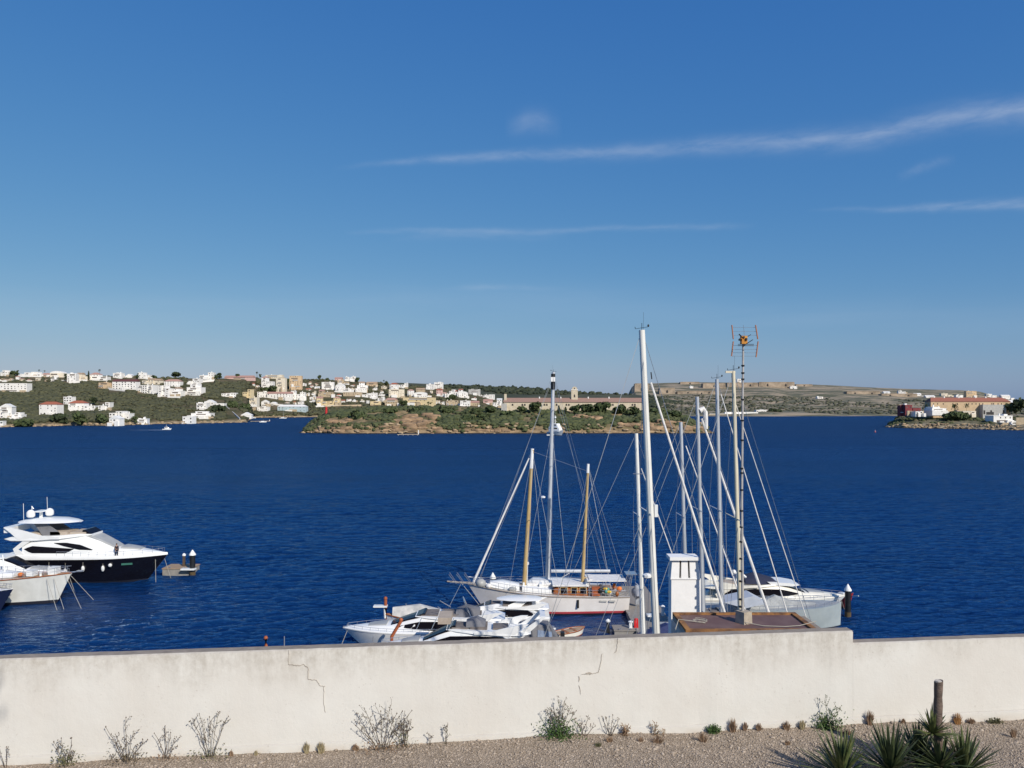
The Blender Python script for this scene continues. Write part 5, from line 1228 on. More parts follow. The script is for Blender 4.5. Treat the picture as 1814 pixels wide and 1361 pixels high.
H3 = yacht('motor_yacht', 'small white motor yacht with its bow towards the ketch stern and a dark side window', (868+972)/2, 80.0, 6.4+1.6, .25, B_white, domes=False, hard=False, zs=.86, fenders=False, seats=False)[0]
# canvas covered cockpit boat
Q = thing('motorboat', (Xp(950,76.4), 76.4, 0), 'small boat with a grey canvas cockpit enclosure and clear blue windows', 'motorboat', 0)
qh = Hull(Q, 7.6, 2.8, 1.1, 1.4, 1.0, B_white, B_boot, .1, .9, .5, 2.2)
for o in list(Q.children): o.location = (-4.6, 0, 0)
qc = Cab([(-2.2,1.0,2.9,1.2,1.0),(-.9,1.0,3.2,1.2,1.0),(1.2,1.0,3.1,1.2,.95),(2.3,1.1,1.6,1.0,.7)]); qc.build('canvas_enclosure', B_gcanvas, Q)
panel(qc.w, [(.1,2.7),(1.5,2.5)], [(.1,1.7),(1.5,1.6)], mat('clear_vinyl_window', (.20,.26,.38), (.30,.36,.46), 2, .15), 'vinyl_window', Q)
MB().box(2.4,2.8,-.3,.3,1.2,2.2).build('outboard_engine', B_dark, Q)
T_ = thing('tender', (Xp(985,81.5), 81.5, 0), 'little cream dinghy with wooden trim under the ketch side', 'dinghy', .5)
Hull(T_, 3.6, 1.5, .55, .75, .5, B_cream, B_rust, .1, .85, .5, 2.2, deck=B_teak, rub=B_wood); MB().box(1.0,1.3,-.6,.6,.55,.62).box(2.0,2.3,-.55,.55,.6,.67).build('thwarts', B_wood, T_)
# traditional boats with tall stem posts
def llaut(label, u, vtop, D, L, hd, hl_=.8, cover=True, lean=0, ph=None):
    r = thing('fishing_boat', (Xp(u, D), D, 0), label, 'fishing boat', hd)
    # bow post stands at the root
    h_ = Hull(r, L, 2.6, hl_, hl_*1.35, .5, B_white, B_boot, .1, .55, .45, 1.9, deck=B_teak, rub=B_wood)
    for o in list(r.children): o.location = (-L, 0, 0)
    zt = H-(vtop-CV)/F*D
    MB().tube([(-.1,0,hl_*.6),(0,0,(hl_+zt)/2),(lean,0,zt-.12),(lean+.02,0,zt)], .17, 8, .15).lathe((lean,0,zt-.05), [(.2,0),(.2,.1),(.1,.22)], 8).build('stem_post', B_rust, r, True)
    if cover:
        Cab([(-L*.9,hl_,hl_+.7,.9,.5),(-L*.5,hl_,hl_+1.5,1.1,.35),(-.8,hl_+.2,hl_+1.2,.5,.15)]).build('tarpaulin', mat('off_white_tarpaulin', (.66,.64,.60), (.40,.40,.39), 1.1, .9, bump=.06), r)
    MB().tube([(-L*.3,0,hl_),(-L*.3,0,hl_+1.6)], .05, 6).build('awning_pole', B_steel, r)
    return r
L1 = llaut('covered fishing boat with a tall orange-brown stem post and white pulpit', 683, 1060, 84.5, 7.5, math.pi, 1.3)
MB().tube([(0.05,0,1.3),(0.1,0,2.7)], .12, 6).box(-.2,1.3,-.35,.35,2.55,2.7).build('pulpit', B_white, L1)
L2 = llaut('fishing boat with a curved red-brown stem post just above the wall', 694, 1098, 74.5, 6, 0, .7, False, .9)
L3 = llaut('fishing boat of which only the brown stem post shows above the wall', 471, 1130, 75, 6, math.pi, .6, False)
# ---- right group
I_, ihl, ik, iz, IX, IT, ic = yacht('motor_yacht', 'cream white motor yacht with a long pointed foredeck at the right end', (1243+1497)/2, 92, 17.4, 0, B_white, domes=False, hard=False, zs=.64, super_m=B_cream, fenders=False)
MB().prism(IT([(9.5,7.6),(12.6,7.4),(14.4,6.9),(13.2,6.6),(10.2,6.9)]), -1.5, 1.5).build('sun_awning', B_white, I_)
Cab([(IX(6.3),3.6,4.1,1.4,1.2),(IX(8.4),3.6,4.5,1.5,1.2),(IX(10.8),3.5,4.0,1.3,1.0)]).build('dark_bimini', B_bcanvas, I_)
MB().tube([(IX(5.6),-.6,4.9),(IX(6.6),-.6,4.2)], .16, 6).ell((IX(5.2),.5,4.6), .3,.28,.3).tube([(IX(5.4),0,3.2),(IX(5.4),0,4.7)], .06, 5).build('radar', B_white, I_)
p_ = ihl.pt(.72, 2.2, -1)
J_ = thing('sailing_yacht', (Xp(1491,86)-15.5, 86, 0), 'grey hulled sailing boat with a blunt upright bow under a grey net cover', 'sailing boat')
jh = Hull(J_, 15.5, 4.2, 2.1, 2.7, .15, B_grey, B_boot, .15, .85, .5, 3.6, deck=B_screen, rub=None)
jc = Cab([(3.0,2.0,2.7,1.5,1.2),(5,2.0,3.0,1.5,.9),(6.5,2.1,2.8,1.4,.6),(8.0,2.1,3.5,1.2,.25),(9.6,2.2,2.9,1.0,.4),(12.5,2.3,2.65,.6,.3)]); jc.build('net_cover', mat('pale_grey_netting', (.42,.43,.42), (.28,.29,.29), 1.3, .9, bump=.1), J_)
rails(J_, jh, .3, .97, .5, 10)
K2, kh2, kk2, kz2, K2X, K2T, kc2 = yacht('motor_yacht', 'white motorboat with dark oval windows half hidden behind the brown roof slab', (1200+1345)/2, 83.5, 10.5, 0, B_white, domes=False, hard=False, zs=.72, fenders=False)
MB().prism([(0.2,3.6),(3.4,4.3),(4.9,3.5),(2.6,3.0)], -1.3, 1.3).build('grey_spray_cover', mat('pale_blue_grey_canvas', (.50,.53,.58), (.42,.45,.50), 1, .7), K2)
MB().box(-4.6,-2.2,-1.4,1.4,2.9,4.1).build('canvas_shelter', mat('beige_grey_canvas', (.48,.45,.45), (.40,.38,.38), 1, .9), K2)
dn = thing('dinghy', (Xp(1430,82), 82.5, 0), 'small white dinghy floating beside the grey hulled boat', 'dinghy', -.2)
Hull(dn, 3.4, 1.5, .6, .85, .5, B_white, B_boot, .08, .85, .5, 2.2, deck=B_screen); MB().box(.9,1.2,-.55,.55,.6,.68).build('thwart', B_wood, dn)
rd = thing('workboat', (Xp(1489,94), 95.0, 0), 'red bowed boat showing just left of the right mooring pile', 'workboat', -1.2)
Hull(rd, 2.6, 1.2, 1.2, 2.1, 1.0, mat('red_bow_paint', (.45,.04,.04), None, 1, .4), B_boot, .1, .85, .5, 2.2, deck=B_teak); MB().tube([(2.2,0,1.6),(3.4,0,1.9)], .06, 6).box(.5,1.2,-.3,.3,1.2,1.7).build('bow_fitting', B_white, rd)
pontoon('grey floating pontoon behind the two near masts', 13.4, 17.6, 78, 102, .62)
pontoon('narrow finger pontoon along the ketch stern', 11.0, 13.3, 82.5, 84.3, .60)
fe = thing('fire_cabinet', (Xp(1124,84.5), 83.4, .60), 'bright red fire extinguisher cabinet on the pontoon', 'fire cabinet'); MB().frus(-.22,.22,-.18,.18,0,.85,.02).build('cabinet', mat('fire_red_paint', (.65,.02,.02), None, 2, .4), fe); MB().lathe((0,0,.85), [(.22,0),(.2,.1),(.04,.18)], 10).build('rounded_top', mat('fire_red_paint', (.65,.02,.02)), fe)
ped(Xp(1077,83.5), 83.5, .0, 'dark bollard with white cap standing in the water by the pontoon', 1.5, B_dark)
ped(Xp(1115,84), 83.2, .60, 'low white topped pedestal beside the red cabinet', .8)
ped(Xp(1168,90), 88, .62, 'service pedestal right of the tallest mast on the pontoon', 1.2)
cr = thing('dock_box', (Xp(1172,84), 82, .62), 'pale grey dock box on the pontoon near the wall', 'dock box'); MB().box(-.7,.7,-.45,.45,0,.75).build('box', B_conc, cr); MB().box(-.74,.74,-.49,.49,.75,.85).build('lid', B_screen, cr)
# blue tarpaulin-covered boat under the roof corner
bl = thing('motorboat', (Xp(1190,72), 72, 0), 'boat under a deep blue cover below the left corner of the brown roof slab', 'motorboat', 0)
Hull(bl, 8, 2.8, 1.2, 1.6, 1.0, B_white, B_boot, .1, .9, .5, 2.2)
for o in list(bl.children): o.location = (-4, 0, 0)
Cab([(-3.6,1.2,3.0,1.2,.8),(-.5,1.2,4.3,1.3,.5),(2.0,1.3,3.4,1.1,.4),(3.4,1.4,1.8,.5,.2)]).build('blue_cover', mat('deep_blue_tarpaulin', (.03,.045,.14), (.02,.03,.10), 1, .8, bump=.05), bl)
# ---- distant boats
fy = thing('tour_boat', (Xp(985,582), 582, 0), 'white two-deck passenger boat with a mast moored at the island', 'passenger boat', -.9)
fh = Hull(fy, 17, 5, 2.6, 4.4, 2.5, paint('pale_grey_hull', (.55,.57,.58)), B_boot, .3, .85, .5, 2.2)
for o in list(fy.children): o.location = (-8.5,0,0)
f1 = Cab([(-6,2.6,6.6,2.2,2.1),(4,2.8,6.6,2.1,1.9),(5.4,3,5.2,1.8,1.4)]); f1.build('lower_deck', B_white, fy); f2 = Cab([(-5,6.6,9.0,1.9,1.8),(2.5,6.6,9.0,1.8,1.6),(3.6,6.6,7.6,1.4,1.2)]); f2.build('upper_deck', B_white, fy)
panel(f1.w, [(-5,5.9),(3.5,5.9)], [(-5,4.9),(3.5,4.9)], B_glass, 'window_band', fy); panel(f2.w, [(-4,8.4),(2,8.4)], [(-4,7.4),(2,7.4)], B_glass, 'window_band', fy)
MB().tube([(-1,0,9),(-1,0,15.5)], .25, 6, .12).ell((-1,0,13.6), .9,.9,.8).box(-1.8,-.2,-.9,.9,10.6,10.8).build('radar_mast', B_white, fy)
tb = thing('tender', (Xp(968,578), 578, 0), 'small white launch at the stern of the passenger boat', 'launch', .2); Hull(tb, 6, 2.2, .8, 1.2, .8, B_white, B_boot, .1, .85, .5, 2.2); MB().box(2,3.4,-.6,.6,.8,2.0).build('console', B_dark, tb)
mo = thing('motorboat', (Xp(288,695), 695, 0), 'small white motorboat under way near the left shore', 'motorboat', .15)
Hull(mo, 7.8, 2.7, 1.0, 1.6, 1.2, B_white, B_boot, .2, .85, .5, 2.2); mc_ = Cab([(2.0,1.1,2.6,1.1,1.0),(4.2,1.2,2.9,1.05,.9),(5.6,1.3,1.9,.8,.5)]); mc_.build('cabin', B_white, mo)
panel(mc_.w, [(2.4,2.4),(4.8,2.4)], [(2.4,1.8),(4.8,1.8)], B_glass, 'window', mo); MB().tube([(3.6,0,2.8),(3.3,0,5.0)], .06, 5).box(2.9,3.5,-.7,.7,3.9,4.0).build('radar_mast', B_white, mo)
wk = tag(MB().add([(-46,-1.2,.03),(-2,-1.6,.05),(0,0,.08),(-2,1.6,.05),(-46,1.2,.03)], [(0,1,2,3,4)]) or None, None) if False else None
w_ = MB(); w_.add([(-30,-.5,.02),(-3,-1.0,.10),(0,0,.14),(-3,1.0,.10),(-30,.5,.02),(-3,-1.3,-.1),(-30,-.8,-.1),(-3,1.3,-.1),(-30,.8,-.1),(.4,0,-.1)], [(0,1,2,3,4),(0,6,5,1),(4,3,7,8),(1,5,9,2),(3,2,9,7),(0,4,8,6)])
wo_ = w_.build('wake', mat('white_wake_foam', (.55,.62,.68), (.08,.16,.28), .8, .6, lo=.42, hi=.58), None, loc=(mo.location.x+.3, mo.location.y, 0)); tag(wo_, 'thin white wake trailing the small motorboat', 'wake', kind='stuff')
def smallsail(label, u, D, L, hd, h):
    r = thing('sailing_boat', (Xp(u, D), D, 0), label, 'sailing boat', hd); Hull(r, L, L*.3, 1.0, 1.4, 1.0, B_white, B_boot, .1, .8, .5, 2.1)
    for o in list(r.children): o.location = (-L/2,0,0)
    Cab([(-L*.25,1,1.7,.9,.8),(L*.15,1.1,1.6,.7,.6)]).build('cabin', B_white, r); MB().tube([(L*.05,0,1),(L*.05,0,h)], .12, 6, .08).build('mast', B_alu, r); MB().tube([(L*.05,0,2.2),(-L*.35,0,2.3)], .16, 6).build('boom', B_bcanvas, r)
smallsail('small white yacht moored alone in the inner bay', 501.5, 1190, 11.5, .1, 11)
smallsail('white boat moored beside the low swimming jetty', 466, 960, 9, .3, 4)
smallsail('tiny white boat tucked by the dark point left of the bay', 449, 1210, 9, -.1, 3)
by = thing('buoy', (Xp(1540.5, 650), 640, 0), 'tiny pale buoy floating alone on the open water at right', 'buoy'); MB().lathe((0,0,0), [(.5,-.3),(.6,.3),(.3,.9),(.1,1.6)], 10).build('float', B_red, by); MB().ell((0,0,1.7), .25,.25,.25).build('top_mark', B_fend, by)
# ---------------------------------------------------------------- near side: cliff, roof slab, chimney, antenna, wall, plants
def wpt(u, dyv):            # point on the wall's front plane for photo column u, at image offset dyv below the horizon
    d = 7*455/(455-.0333*u); return P(u, CV+dyv, d)
A0, B0 = wpt(-1100, 0), wpt(3300, 0); wd = Vector((B0.x-A0.x, B0.y-A0.y, 0)).normalized(); wn = Vector((wd.y, -wd.x, 0))   # wn faces the camera
O_ = wpt(907, 0); wang = math.atan2(wd.y, wd.x)
def s_at(u): p = wpt(u, 0); return (p-O_).dot(wd)
def gp_at(u, k):              # point k metres in front of the wall, in photo column u
    m_ = (u-CU)/F; return O_+wn*k+wd*((m_*(O_.y+wn.y*k)-(O_.x+wn.x*k))/(wd.x-m_*wd.y))
ZT = H-455*7/F                # top of the wall, front edge (left part)
ZG = H-3.31                    # gravel level at the wall
M_wall = mat('white_render_wall', (.80,.76,.69), (.62,.56,.47), .9, .92)
def wall_mat():
    m = bpy.data.materials.new('stained_white_wall_render'); m.use_nodes = True; nt = m.node_tree; b = nt.nodes['Principled BSDF']; b.inputs['Roughness'].default_value = .93; b.inputs['Specular IOR Level'].default_value = .15
    t = nt.nodes.new('ShaderNodeTexCoord'); s = nt.nodes.new('ShaderNodeSeparateXYZ'); nt.links.new(t.outputs['Object'], s.inputs[0])
    def nz(sc, st=(1,1,1), det=7, ro=.6, off=0):
        mp = nt.nodes.new('ShaderNodeMapping'); mp.inputs['Scale'].default_value = st; mp.inputs['Location'].default_value = (off,0,off); nt.links.new(t.outputs['Object'], mp.inputs[0])
        n = nt.nodes.new('ShaderNodeTexNoise'); n.inputs['Scale'].default_value = sc; n.inputs['Detail'].default_value = det; n.inputs['Roughness'].default_value = ro
        nt.links.new(mp.outputs[0], n.inputs['Vector']); return n.outputs[0]
    def mth(op, a, c, cl=False):
        n = nt.nodes.new('ShaderNodeMath'); n.operation = op; n.use_clamp = cl
        for i, x in enumerate((a, c)):
            if isinstance(x, (int, float)): n.inputs[i].default_value = x
            else: nt.links.new(x, n.inputs[i])
        return n.outputs[0]
    def mr(a, lo, hi):
        n = nt.nodes.new('ShaderNodeMapRange'); n.inputs[1].default_value = lo; n.inputs[2].default_value = hi; nt.links.new(a, n.inputs[0]); return n.outputs[0]
    def mix(f, c0, c1):
        n = nt.nodes.new('ShaderNodeMix'); n.data_type = 'RGBA'; nt.links.new(f, n.inputs[0])
        for k, c in ((6, c0), (7, c1)):
            if isinstance(c, tuple): n.inputs[k].default_value = (*c, 1)
            else: nt.links.new(c, n.inputs[k])
        return n.outputs[2]
    big = mix(mr(nz(1.1), .38, .64), (.665,.65,.605), (.625,.60,.55))
    # run-off stains: vertical streaks that are strongest just below the coping
    depth = mth('SUBTRACT', 0.0, s.outputs[2])                                   # metres below the top
    reach = mth('ADD', .04, mth('MULTIPLY', mr(nz(1.3, (1,1,.15), 5, .6, 4), .32, .72), .62))
    fall = mth('SUBTRACT', 1.0, mth('DIVIDE', depth, reach), True)
    streak_ = mr(nz(7, (1,1,.12), 6, .65), .38, .62); blot = mr(nz(16, (1,1,.8), 6, .7, 2), .42, .62)
    st = mth('MULTIPLY', fall, mth('ADD', mth('MULTIPLY', streak_, .55), mth('MULTIPLY', blot, .5)), True)
    c1 = mix(mth('MULTIPLY', st, .62), big, (.30,.26,.205))
    # freckles of exposed render and grime
    fr = mth('MULTIPLY', mr(nz(38, (1,1,1), 4, .6, 7), .60, .70), mr(nz(2.2, (1,1,1), 3, .5, 9), .42, .62))
    c2 = mix(mth('MULTIPLY', fr, .5), c1, (.35,.31,.26))
    # patchy brown tone growing towards the foot
    foot = mth('MULTIPLY', mr(s.outputs[2], -.90, -.97), mr(nz(3, (1,1,1), 5), .35, .6)); c3 = mix(mth('MULTIPLY', foot, .5), c2, (.50,.42,.33))
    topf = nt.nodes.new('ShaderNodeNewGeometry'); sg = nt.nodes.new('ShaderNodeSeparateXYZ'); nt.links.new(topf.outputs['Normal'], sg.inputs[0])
    c4 = mix(mr(sg.outputs[2], .6, .9), c3, mix(mr(nz(9, (1,1,1), 7, .7, 3), .35, .65), (.34,.29,.24), (.24,.205,.17)))  # upward faces darker: dirt, plus weak grazing sunlight put into the colour
    nt.links.new(c4, b.inputs['Base Color'])
    bp = nt.nodes.new('ShaderNodeBump'); bp.inputs['Strength'].default_value = 1; bp.inputs['Distance'].default_value = .006
    nt.links.new(mth('ADD', nz(5, (1,1,1), 8, .65), mth('MULTIPLY', nz(60, (1,1,1), 4), .12)), bp.inputs['Height']); nt.links.new(bp.outputs[0], b.inputs['Normal'])
    return m
MW = wall_mat()
W = thing('white_wall', (O_.x, O_.y, ZT), 'long white rendered garden wall with cracks and rain stains across the foreground', 'wall', wang)
def wbox(sx0, sx1, z0, z1, y0, y1, name, m, parent=W, jit=0, seed=1):
    """finely divided slab so that its long edges can waver like hand-laid render"""
    n = max(2, int((sx1-sx0)/.06)); rs = []
    r_ = random.Random(seed)
    for i in range(n+1):
        x = sx0+(sx1-sx0)*i/n; e = jit*(mnoise.noise(Vector((x*2.1, seed, 0)))+.5*mnoise.noise(Vector((x*9, seed, 3)))); e2 = jit*.8*mnoise.noise(Vector((x*5, seed, 7)))
        c = min(.012, (z1-z0)*.2)
        rs.append([(x,y0+e2,z0),(x,y0+e2*.5,z1+e-c),(x,y0+e2*.5+c,z1+e),(x,y1-c,z1+e),(x,y1,z1+e-c),(x,y1,z0)])
    return MB().rings(rs).build(name, m, parent)
sL, sS, sR = s_at(-900), s_at(1511), s_at(2800)
wbox(sL, sS, -1.35, 0, 0, .135, 'wall_section', MW, jit=.006)
drop = (427-405.)*7.87/F
wbox(sS+.002, sR, -1.35, -drop, .003, .132, 'lower_wall_section', MW, jit=.005, seed=2)
# slightly proud plinth at the foot
PLZ = -.885
wbox(sL, sR, -1.4, PLZ, -.012, .05, 'plinth', MW, jit=.003, seed=3)
M_crack = mat('dark_crack', (.50,.455,.39), (.33,.285,.235), 8, .95)
def crack(pts, w=.004, name='crack'):
    mb = MB(); q = []
    r_ = random.Random(int(pts[0][0]))
    P3 = []
    for (u, v), (u2, v2) in zip(pts, pts[1:]):
        for i in range(6):
            t = i/6; P3.append((u+(u2-u)*t+r_.uniform(-.8,.8), v+(v2-v)*t+r_.uniform(-.8,.8)))
    P3.append(pts[-1])
    R3 = []
    for i, (u, v) in enumerate(P3):
        p = wpt(u, v-CV); x = (p-O_).dot(wd); z = p.z-ZT; R3.append((x, z))
    rs = []
    for i, (x, z) in enumerate(R3):
        a = R3[max(0,i-1)]; b = R3[min(len(R3)-1,i+1)]; dx, dz = b[0]-a[0], b[1]-a[1]; L_ = math.hypot(dx, dz)+1e-6; ww = w*r_.uniform(.35,1.1)*(.3 if i in (0,len(R3)-1) else 1)
        nx, nz_ = -dz/L_*ww, dx/L_*ww; rs.append([(x-nx,-.0025-.004,z-nz_),(x+nx,-.0025-.004,z+nz_),(x+nx,.004,z+nz_),(x-nx,.004,z-nz_)])
    mb.rings(rs).build(name, M_crack, W)
crack([(512,1152),(511,1177)], .0014); crack([(511,1177),(526,1179),(538,1177)], .0038); crack([(538,1177),(546,1183),(546,1203)], .0022); crack([(546,1203),(560,1205)], .0025); crack([(560,1205),(567,1215),(576,1216)], .0014); crack([(574,1216),(573,1245),(577,1262)], .0009)
crack([(1094,1131),(1092,1154),(1088,1157)], .0025); crack([(1066,1158),(1063,1180),(1060,1191),(1045,1194),(1030,1195)], .0018); crack([(1038,1193),(1048,1193)], .009); crack([(1026,1198),(1026,1208)], .004); crack([(1026,1214),(1029,1230)], .0018)
pass
# ---- ground
def ground_mat():
    m = bpy.data.materials.new('pale_gravel_soil'); m.use_nodes = True; nt = m.node_tree; b = nt.nodes['Principled BSDF']; b.inputs['Roughness'].default_value = .97; b.inputs['Specular IOR Level'].default_value = .1
    t = nt.nodes.new('ShaderNodeTexCoord')
    v = nt.nodes.new('ShaderNodeTexVoronoi'); v.inputs['Scale'].default_value = 70; nt.links.new(t.outputs['Object'], v.inputs['Vector'])
    n = nt.nodes.new('ShaderNodeTexNoise'); n.inputs['Scale'].default_value = 3; n.inputs['Detail'].default_value = 9; nt.links.new(t.outputs['Object'], n.inputs['Vector'])
    r = nt.nodes.new('ShaderNodeValToRGB'); r.color_ramp.elements[0].color = (.26,.20,.145,1); r.color_ramp.elements[1].color = (.52,.43,.34,1); nt.links.new(v.outputs['Color'], r.inputs[0])
    mx = nt.nodes.new('ShaderNodeMix'); mx.data_type = 'RGBA'; mx.blend_type = 'MULTIPLY'; mx.inputs[0].default_value = .5; nt.links.new(r.outputs[0], mx.inputs[6]); nt.links.new(n.outputs[0], mx.inputs[7]); 
    mx2 = nt.nodes.new('ShaderNodeMix'); mx2.data_type = 'RGBA'; mx2.inputs[0].default_value = .35; nt.links.new(mx.outputs[2], mx2.inputs[6]); nt.links.new(r.outputs[0], mx2.inputs[7])
    nt.links.new(mx2.outputs[2], b.inputs['Base Color'])
    bp = nt.nodes.new('ShaderNodeBump'); bp.inputs['Strength'].default_value = 1; bp.inputs['Distance'].default_value = .012; nt.links.new(v.outputs['Distance'], bp.inputs['Height']); nt.links.new(bp.outputs[0], b.inputs['Normal'])
    return m
def gz(x, y):
    s = (Vector((x,y,0))-Vector((O_.x,O_.y,0))).dot(wd); k = (Vector((x,y,0))-Vector((O_.x,O_.y,0))).dot(wn)
    base = ZG-.012*max(0, s-1.2)+.004*s
    return base+.035*mnoise.noise(Vector((x*.9,y*.9,1)))+.012*mnoise.noise(Vector((x*5,y*5,2)))+.03*math.exp(-max(0,k)*5)
mb = MB(); nx_, ny_ = 150, 46; vs_ = []
for j in range(ny_+1):
    for i in range(nx_+1):
        s = -9+20*i/nx_; k = -.05+ (j/ny_)**1.6*9; p = O_+wd*s+wn*k; vs_.append((p.x, p.y, gz(p.x, p.y)))
mb.add(vs_, [(j*(nx_+1)+i, j*(nx_+1)+i+1, (j+1)*(nx_+1)+i+1, (j+1)*(nx_+1)+i) for j in range(ny_) for i in range(nx_)])
g = mb.build('ground', ground_mat(), smooth=True); tag(g, 'pale gravel strip at the foot of the wall', 'ground', kind='structure')
# loose stones
rs = np.random.RandomState(3); rr = random.Random(3); bv, bf = ICO1; V = []; Fc = []; cnt = 0
for i in range(42000):
    s = rr.uniform(-5.6, 6.6); k = rr.uniform(0.01, 1.35)**1.0; p = O_+wd*s+wn*k; sz = rr.choice((.003,.004,.005,.006,.009))*rr.uniform(.7,1.4)
    if rr.random() < .006: sz = rr.uniform(.012,.022)
    q = bv*rs.normal(1,.22,(12,1))*np.array([sz*rr.uniform(.8,1.5), sz, sz*.65])+np.array([p.x,p.y,gz(p.x,p.y)+sz*.2]); V.append(q); Fc.append(bf+i*12)
tag(fastmesh('gravel', np.concatenate(V), np.concatenate(Fc), mat('pale_gravel_stones', (.46,.385,.31), (.27,.215,.165), 28, .95, coord='Object', detail=2, lo=.35, hi=.65)), 'loose pale gravel in front of the wall', 'gravel', kind='stuff')
# cliff down to the harbour behind the wall
mb = MB(); prof = [(-2,ZG-.2),(.15,ZG-.15),(.9,ZG-1.2),(2.2,17.2),(11.0,17.0),(13,15),(17,7),(20,2.2),(22,1.25),(27,1.2),(27.02,-2)]
vs_ = []; nseg = 60
for s_i in range(nseg+1):
    s = -60+130*s_i/nseg
    for k, z in prof:
        p = O_+wd*s-wn*k; jx = 0 if k < 3 else .5*mnoise.noise(Vector((s*.3,k,0))); vs_.append((p.x, p.y+jx, z+(0 if z < 2 or k < 1 else .35*mnoise.noise(Vector((s*.4,k,5))))))
n = len(prof); mb.add(vs_, [(i*n+j, (i+1)*n+j, (i+1)*n+j+1, i*n+j+1) for i in range(nseg) for j in range(n-1)])
tag(mb.build('cliff', mat('cliff_earth', (.32,.26,.18), (.16,.14,.09), .8, .95, bump=.1)), 'cliff and quay below the wall', 'cliff', kind='structure')
# ---- roof slab building
RZ = H-4.3
rx0, rx1, ry0, ry1 = 3.27, 5.77, 14.48, 15.68
Rf = thing('flat_roof_building', ((rx0+rx1)/2, (ry0+ry1)/2, 17.0), 'small building with a flat brown painted roof edged in rusty orange behind the wall', 'building')
hx, hy, hz = (rx1-rx0)/2, (ry1-ry0)/2, RZ-17.0
MB().box(-hx+.06, hx-.06, -hy+.06, hy-.06, -.5, hz-.12).build('walls', MW, Rf)
MB().box(-hx, hx, -hy, hy, hz-.12, hz-.03).build('roof_slab', mat('concrete_slab', (.42,.38,.33), (.3,.27,.23), 4, .95), Rf)
MB().box(-hx+.07, hx-.07, -hy+.07, hy-.07, hz-.03, hz-.012).build('roof_coating', mat('brown_roof_paint', (.135,.075,.068), (.19,.12,.105), 2.2, .7, lo=.4, hi=.7), Rf)
M_edge = mat('rusty_orange_border', (.40,.19,.06), (.12,.06,.035), 3.5, .9, lo=.35, hi=.62, bump=.01)
for a in ((-hx,hx,-hy,-hy+.075),(-hx,hx,hy-.075,hy)): MB().box(a[0],a[1],a[2],a[3],hz-.03,hz+.025).build('roof_border', M_edge, Rf)
for a in ((-hx,-hx+.10),(hx-.10,hx)): MB().box(a[0],a[1],-hy+.077,hy-.077,hz-.03,hz+.022).build('roof_border', M_edge, Rf)
MB().box(hx+.003,hx+.16,-hy,hy-.1,hz-.30,hz-.03).build('white_fascia', MW, Rf)
# ceiling building beyond to the right of the roof is part of the quay; concrete block with the antenna
bx = (1316-CU)/F*15.1
blk = thing('concrete_block', (bx, 15.05, RZ-.012), 'pale concrete block standing on the brown roof under the antenna pole', 'block', .55)
MB().frus(-.115,.115,-.115,.115,0,.235,.008).build('block', mat('pale_cast_concrete', (.46,.40,.32), (.34,.29,.23), 9, .95, bump=.006), blk)
An = thing('antenna', (bx-.02, 15.05, RZ+.22), 'television antenna with orange box and grid reflector on a tall thin pole', 'antenna')
AZ = An.location.z; vz = lambda v: H-(v-CV)/F*15.05-AZ; ux = lambda u: (u-CU)/F*15.05-An.location.x
pz = vz(608)
MB().tube([(0,0,0),(ux(1314),0,pz*.4),(ux(1316.5),0,pz)], .030, 8, .020).build('pole', mat('galvanised_pole', (.48,.46,.44), (.34,.32,.30), 3, .6), An, True)
cl = MB()
for v in (1075,1062,1030,1012,990,960,934,905,868,838,830,780,745,708,672,661,648): cl.tube([(ux(np.interp(v,[608,1085],[1316.5,1311.5])),0,vz(v)-.015),(ux(np.interp(v,[608,1085],[1316.5,1311.5])),0,vz(v)+.015)], .034, 8)
cl.build('pole_clamps', B_dark, An)
MB().box(ux(1311.5), ux(1321.5), -.10, .02, vz(610), vz(596)).box(ux(1309), ux(1312), -.12, .0, vz(604), vz(600)).build('orange_box', mat('orange_plastic', (.62,.28,.03), (.45,.16,.02), 8, .5), An)
MB().box(ux(1313),ux(1316),-.125,-.1,vz(600),vz(597)).box(ux(1317.5),ux(1320.5),-.125,-.1,vz(604),vz(600)).box(ux(1307),ux(1311),-.12,-.04,vz(604),vz(601)).tube([(ux(1306.5),-.1,vz(593)),(ux(1312),-.08,vz(598))], .012, 5).build('connectors', B_dark, An)
# four tilted reflector frames seen edge on, with thin rods between them
M_tip = mat('orange_brown_fins', (.48,.20,.10), (.38,.17,.10), 4, .6)
for (ua, va, ub, vb_) in ((1296.5,576,1299.5,601),(1299,605,1296.5,631),(1338.5,576,1343,601),(1343,605,1340,633)):
    MB().tube([(ux(ua),0,vz(va)),(ux(ub),.02,vz(vb_))], .013, 6).build('reflector_fin', M_tip, An)
rod = MB()
for v in (580,587,594,612,619,625,631):
    a = np.interp(v,[576,601,605,631],[1297,1300,1299,1297]); b_ = np.interp(v,[576,601,605,631],[1339,1343,1343,1340]); rod.tube([(ux(a),.03,vz(v)),(ux(b_),.03,vz(v))], .0028, 4)
rod.tube([(ux(1317),0,vz(576)),(ux(1319),0,vz(598))], .004, 4).build('reflector_rods', B_wire, An)
dir_ = MB()
for v in (611,613.5): dir_.tube([(ux(1304),-.12,vz(v)),(ux(1332),-.12,vz(v))], .006, 5)
dir_.tube([(ux(1323),-.05,vz(597)),(ux(1329),-.05,vz(593))], .005, 4).tube([(ux(1318),-.02,vz(612)),(ux(1318),-.55,vz(606))], .007, 5).build('dipole_arms', B_dark, An)
cb_ = thing('cable', (bx, 15.0, RZ), 'thin pale cable lying across the brown roof', 'cable'); pts = [Vector((-.02,-.1,.04)),Vector((.3,-.22,.006)),Vector((.7,-.26,.006)),Vector((1.0,-.2,.006)),Vector((1.25,-.12,.04)),Vector((1.36,-.10,.06))]
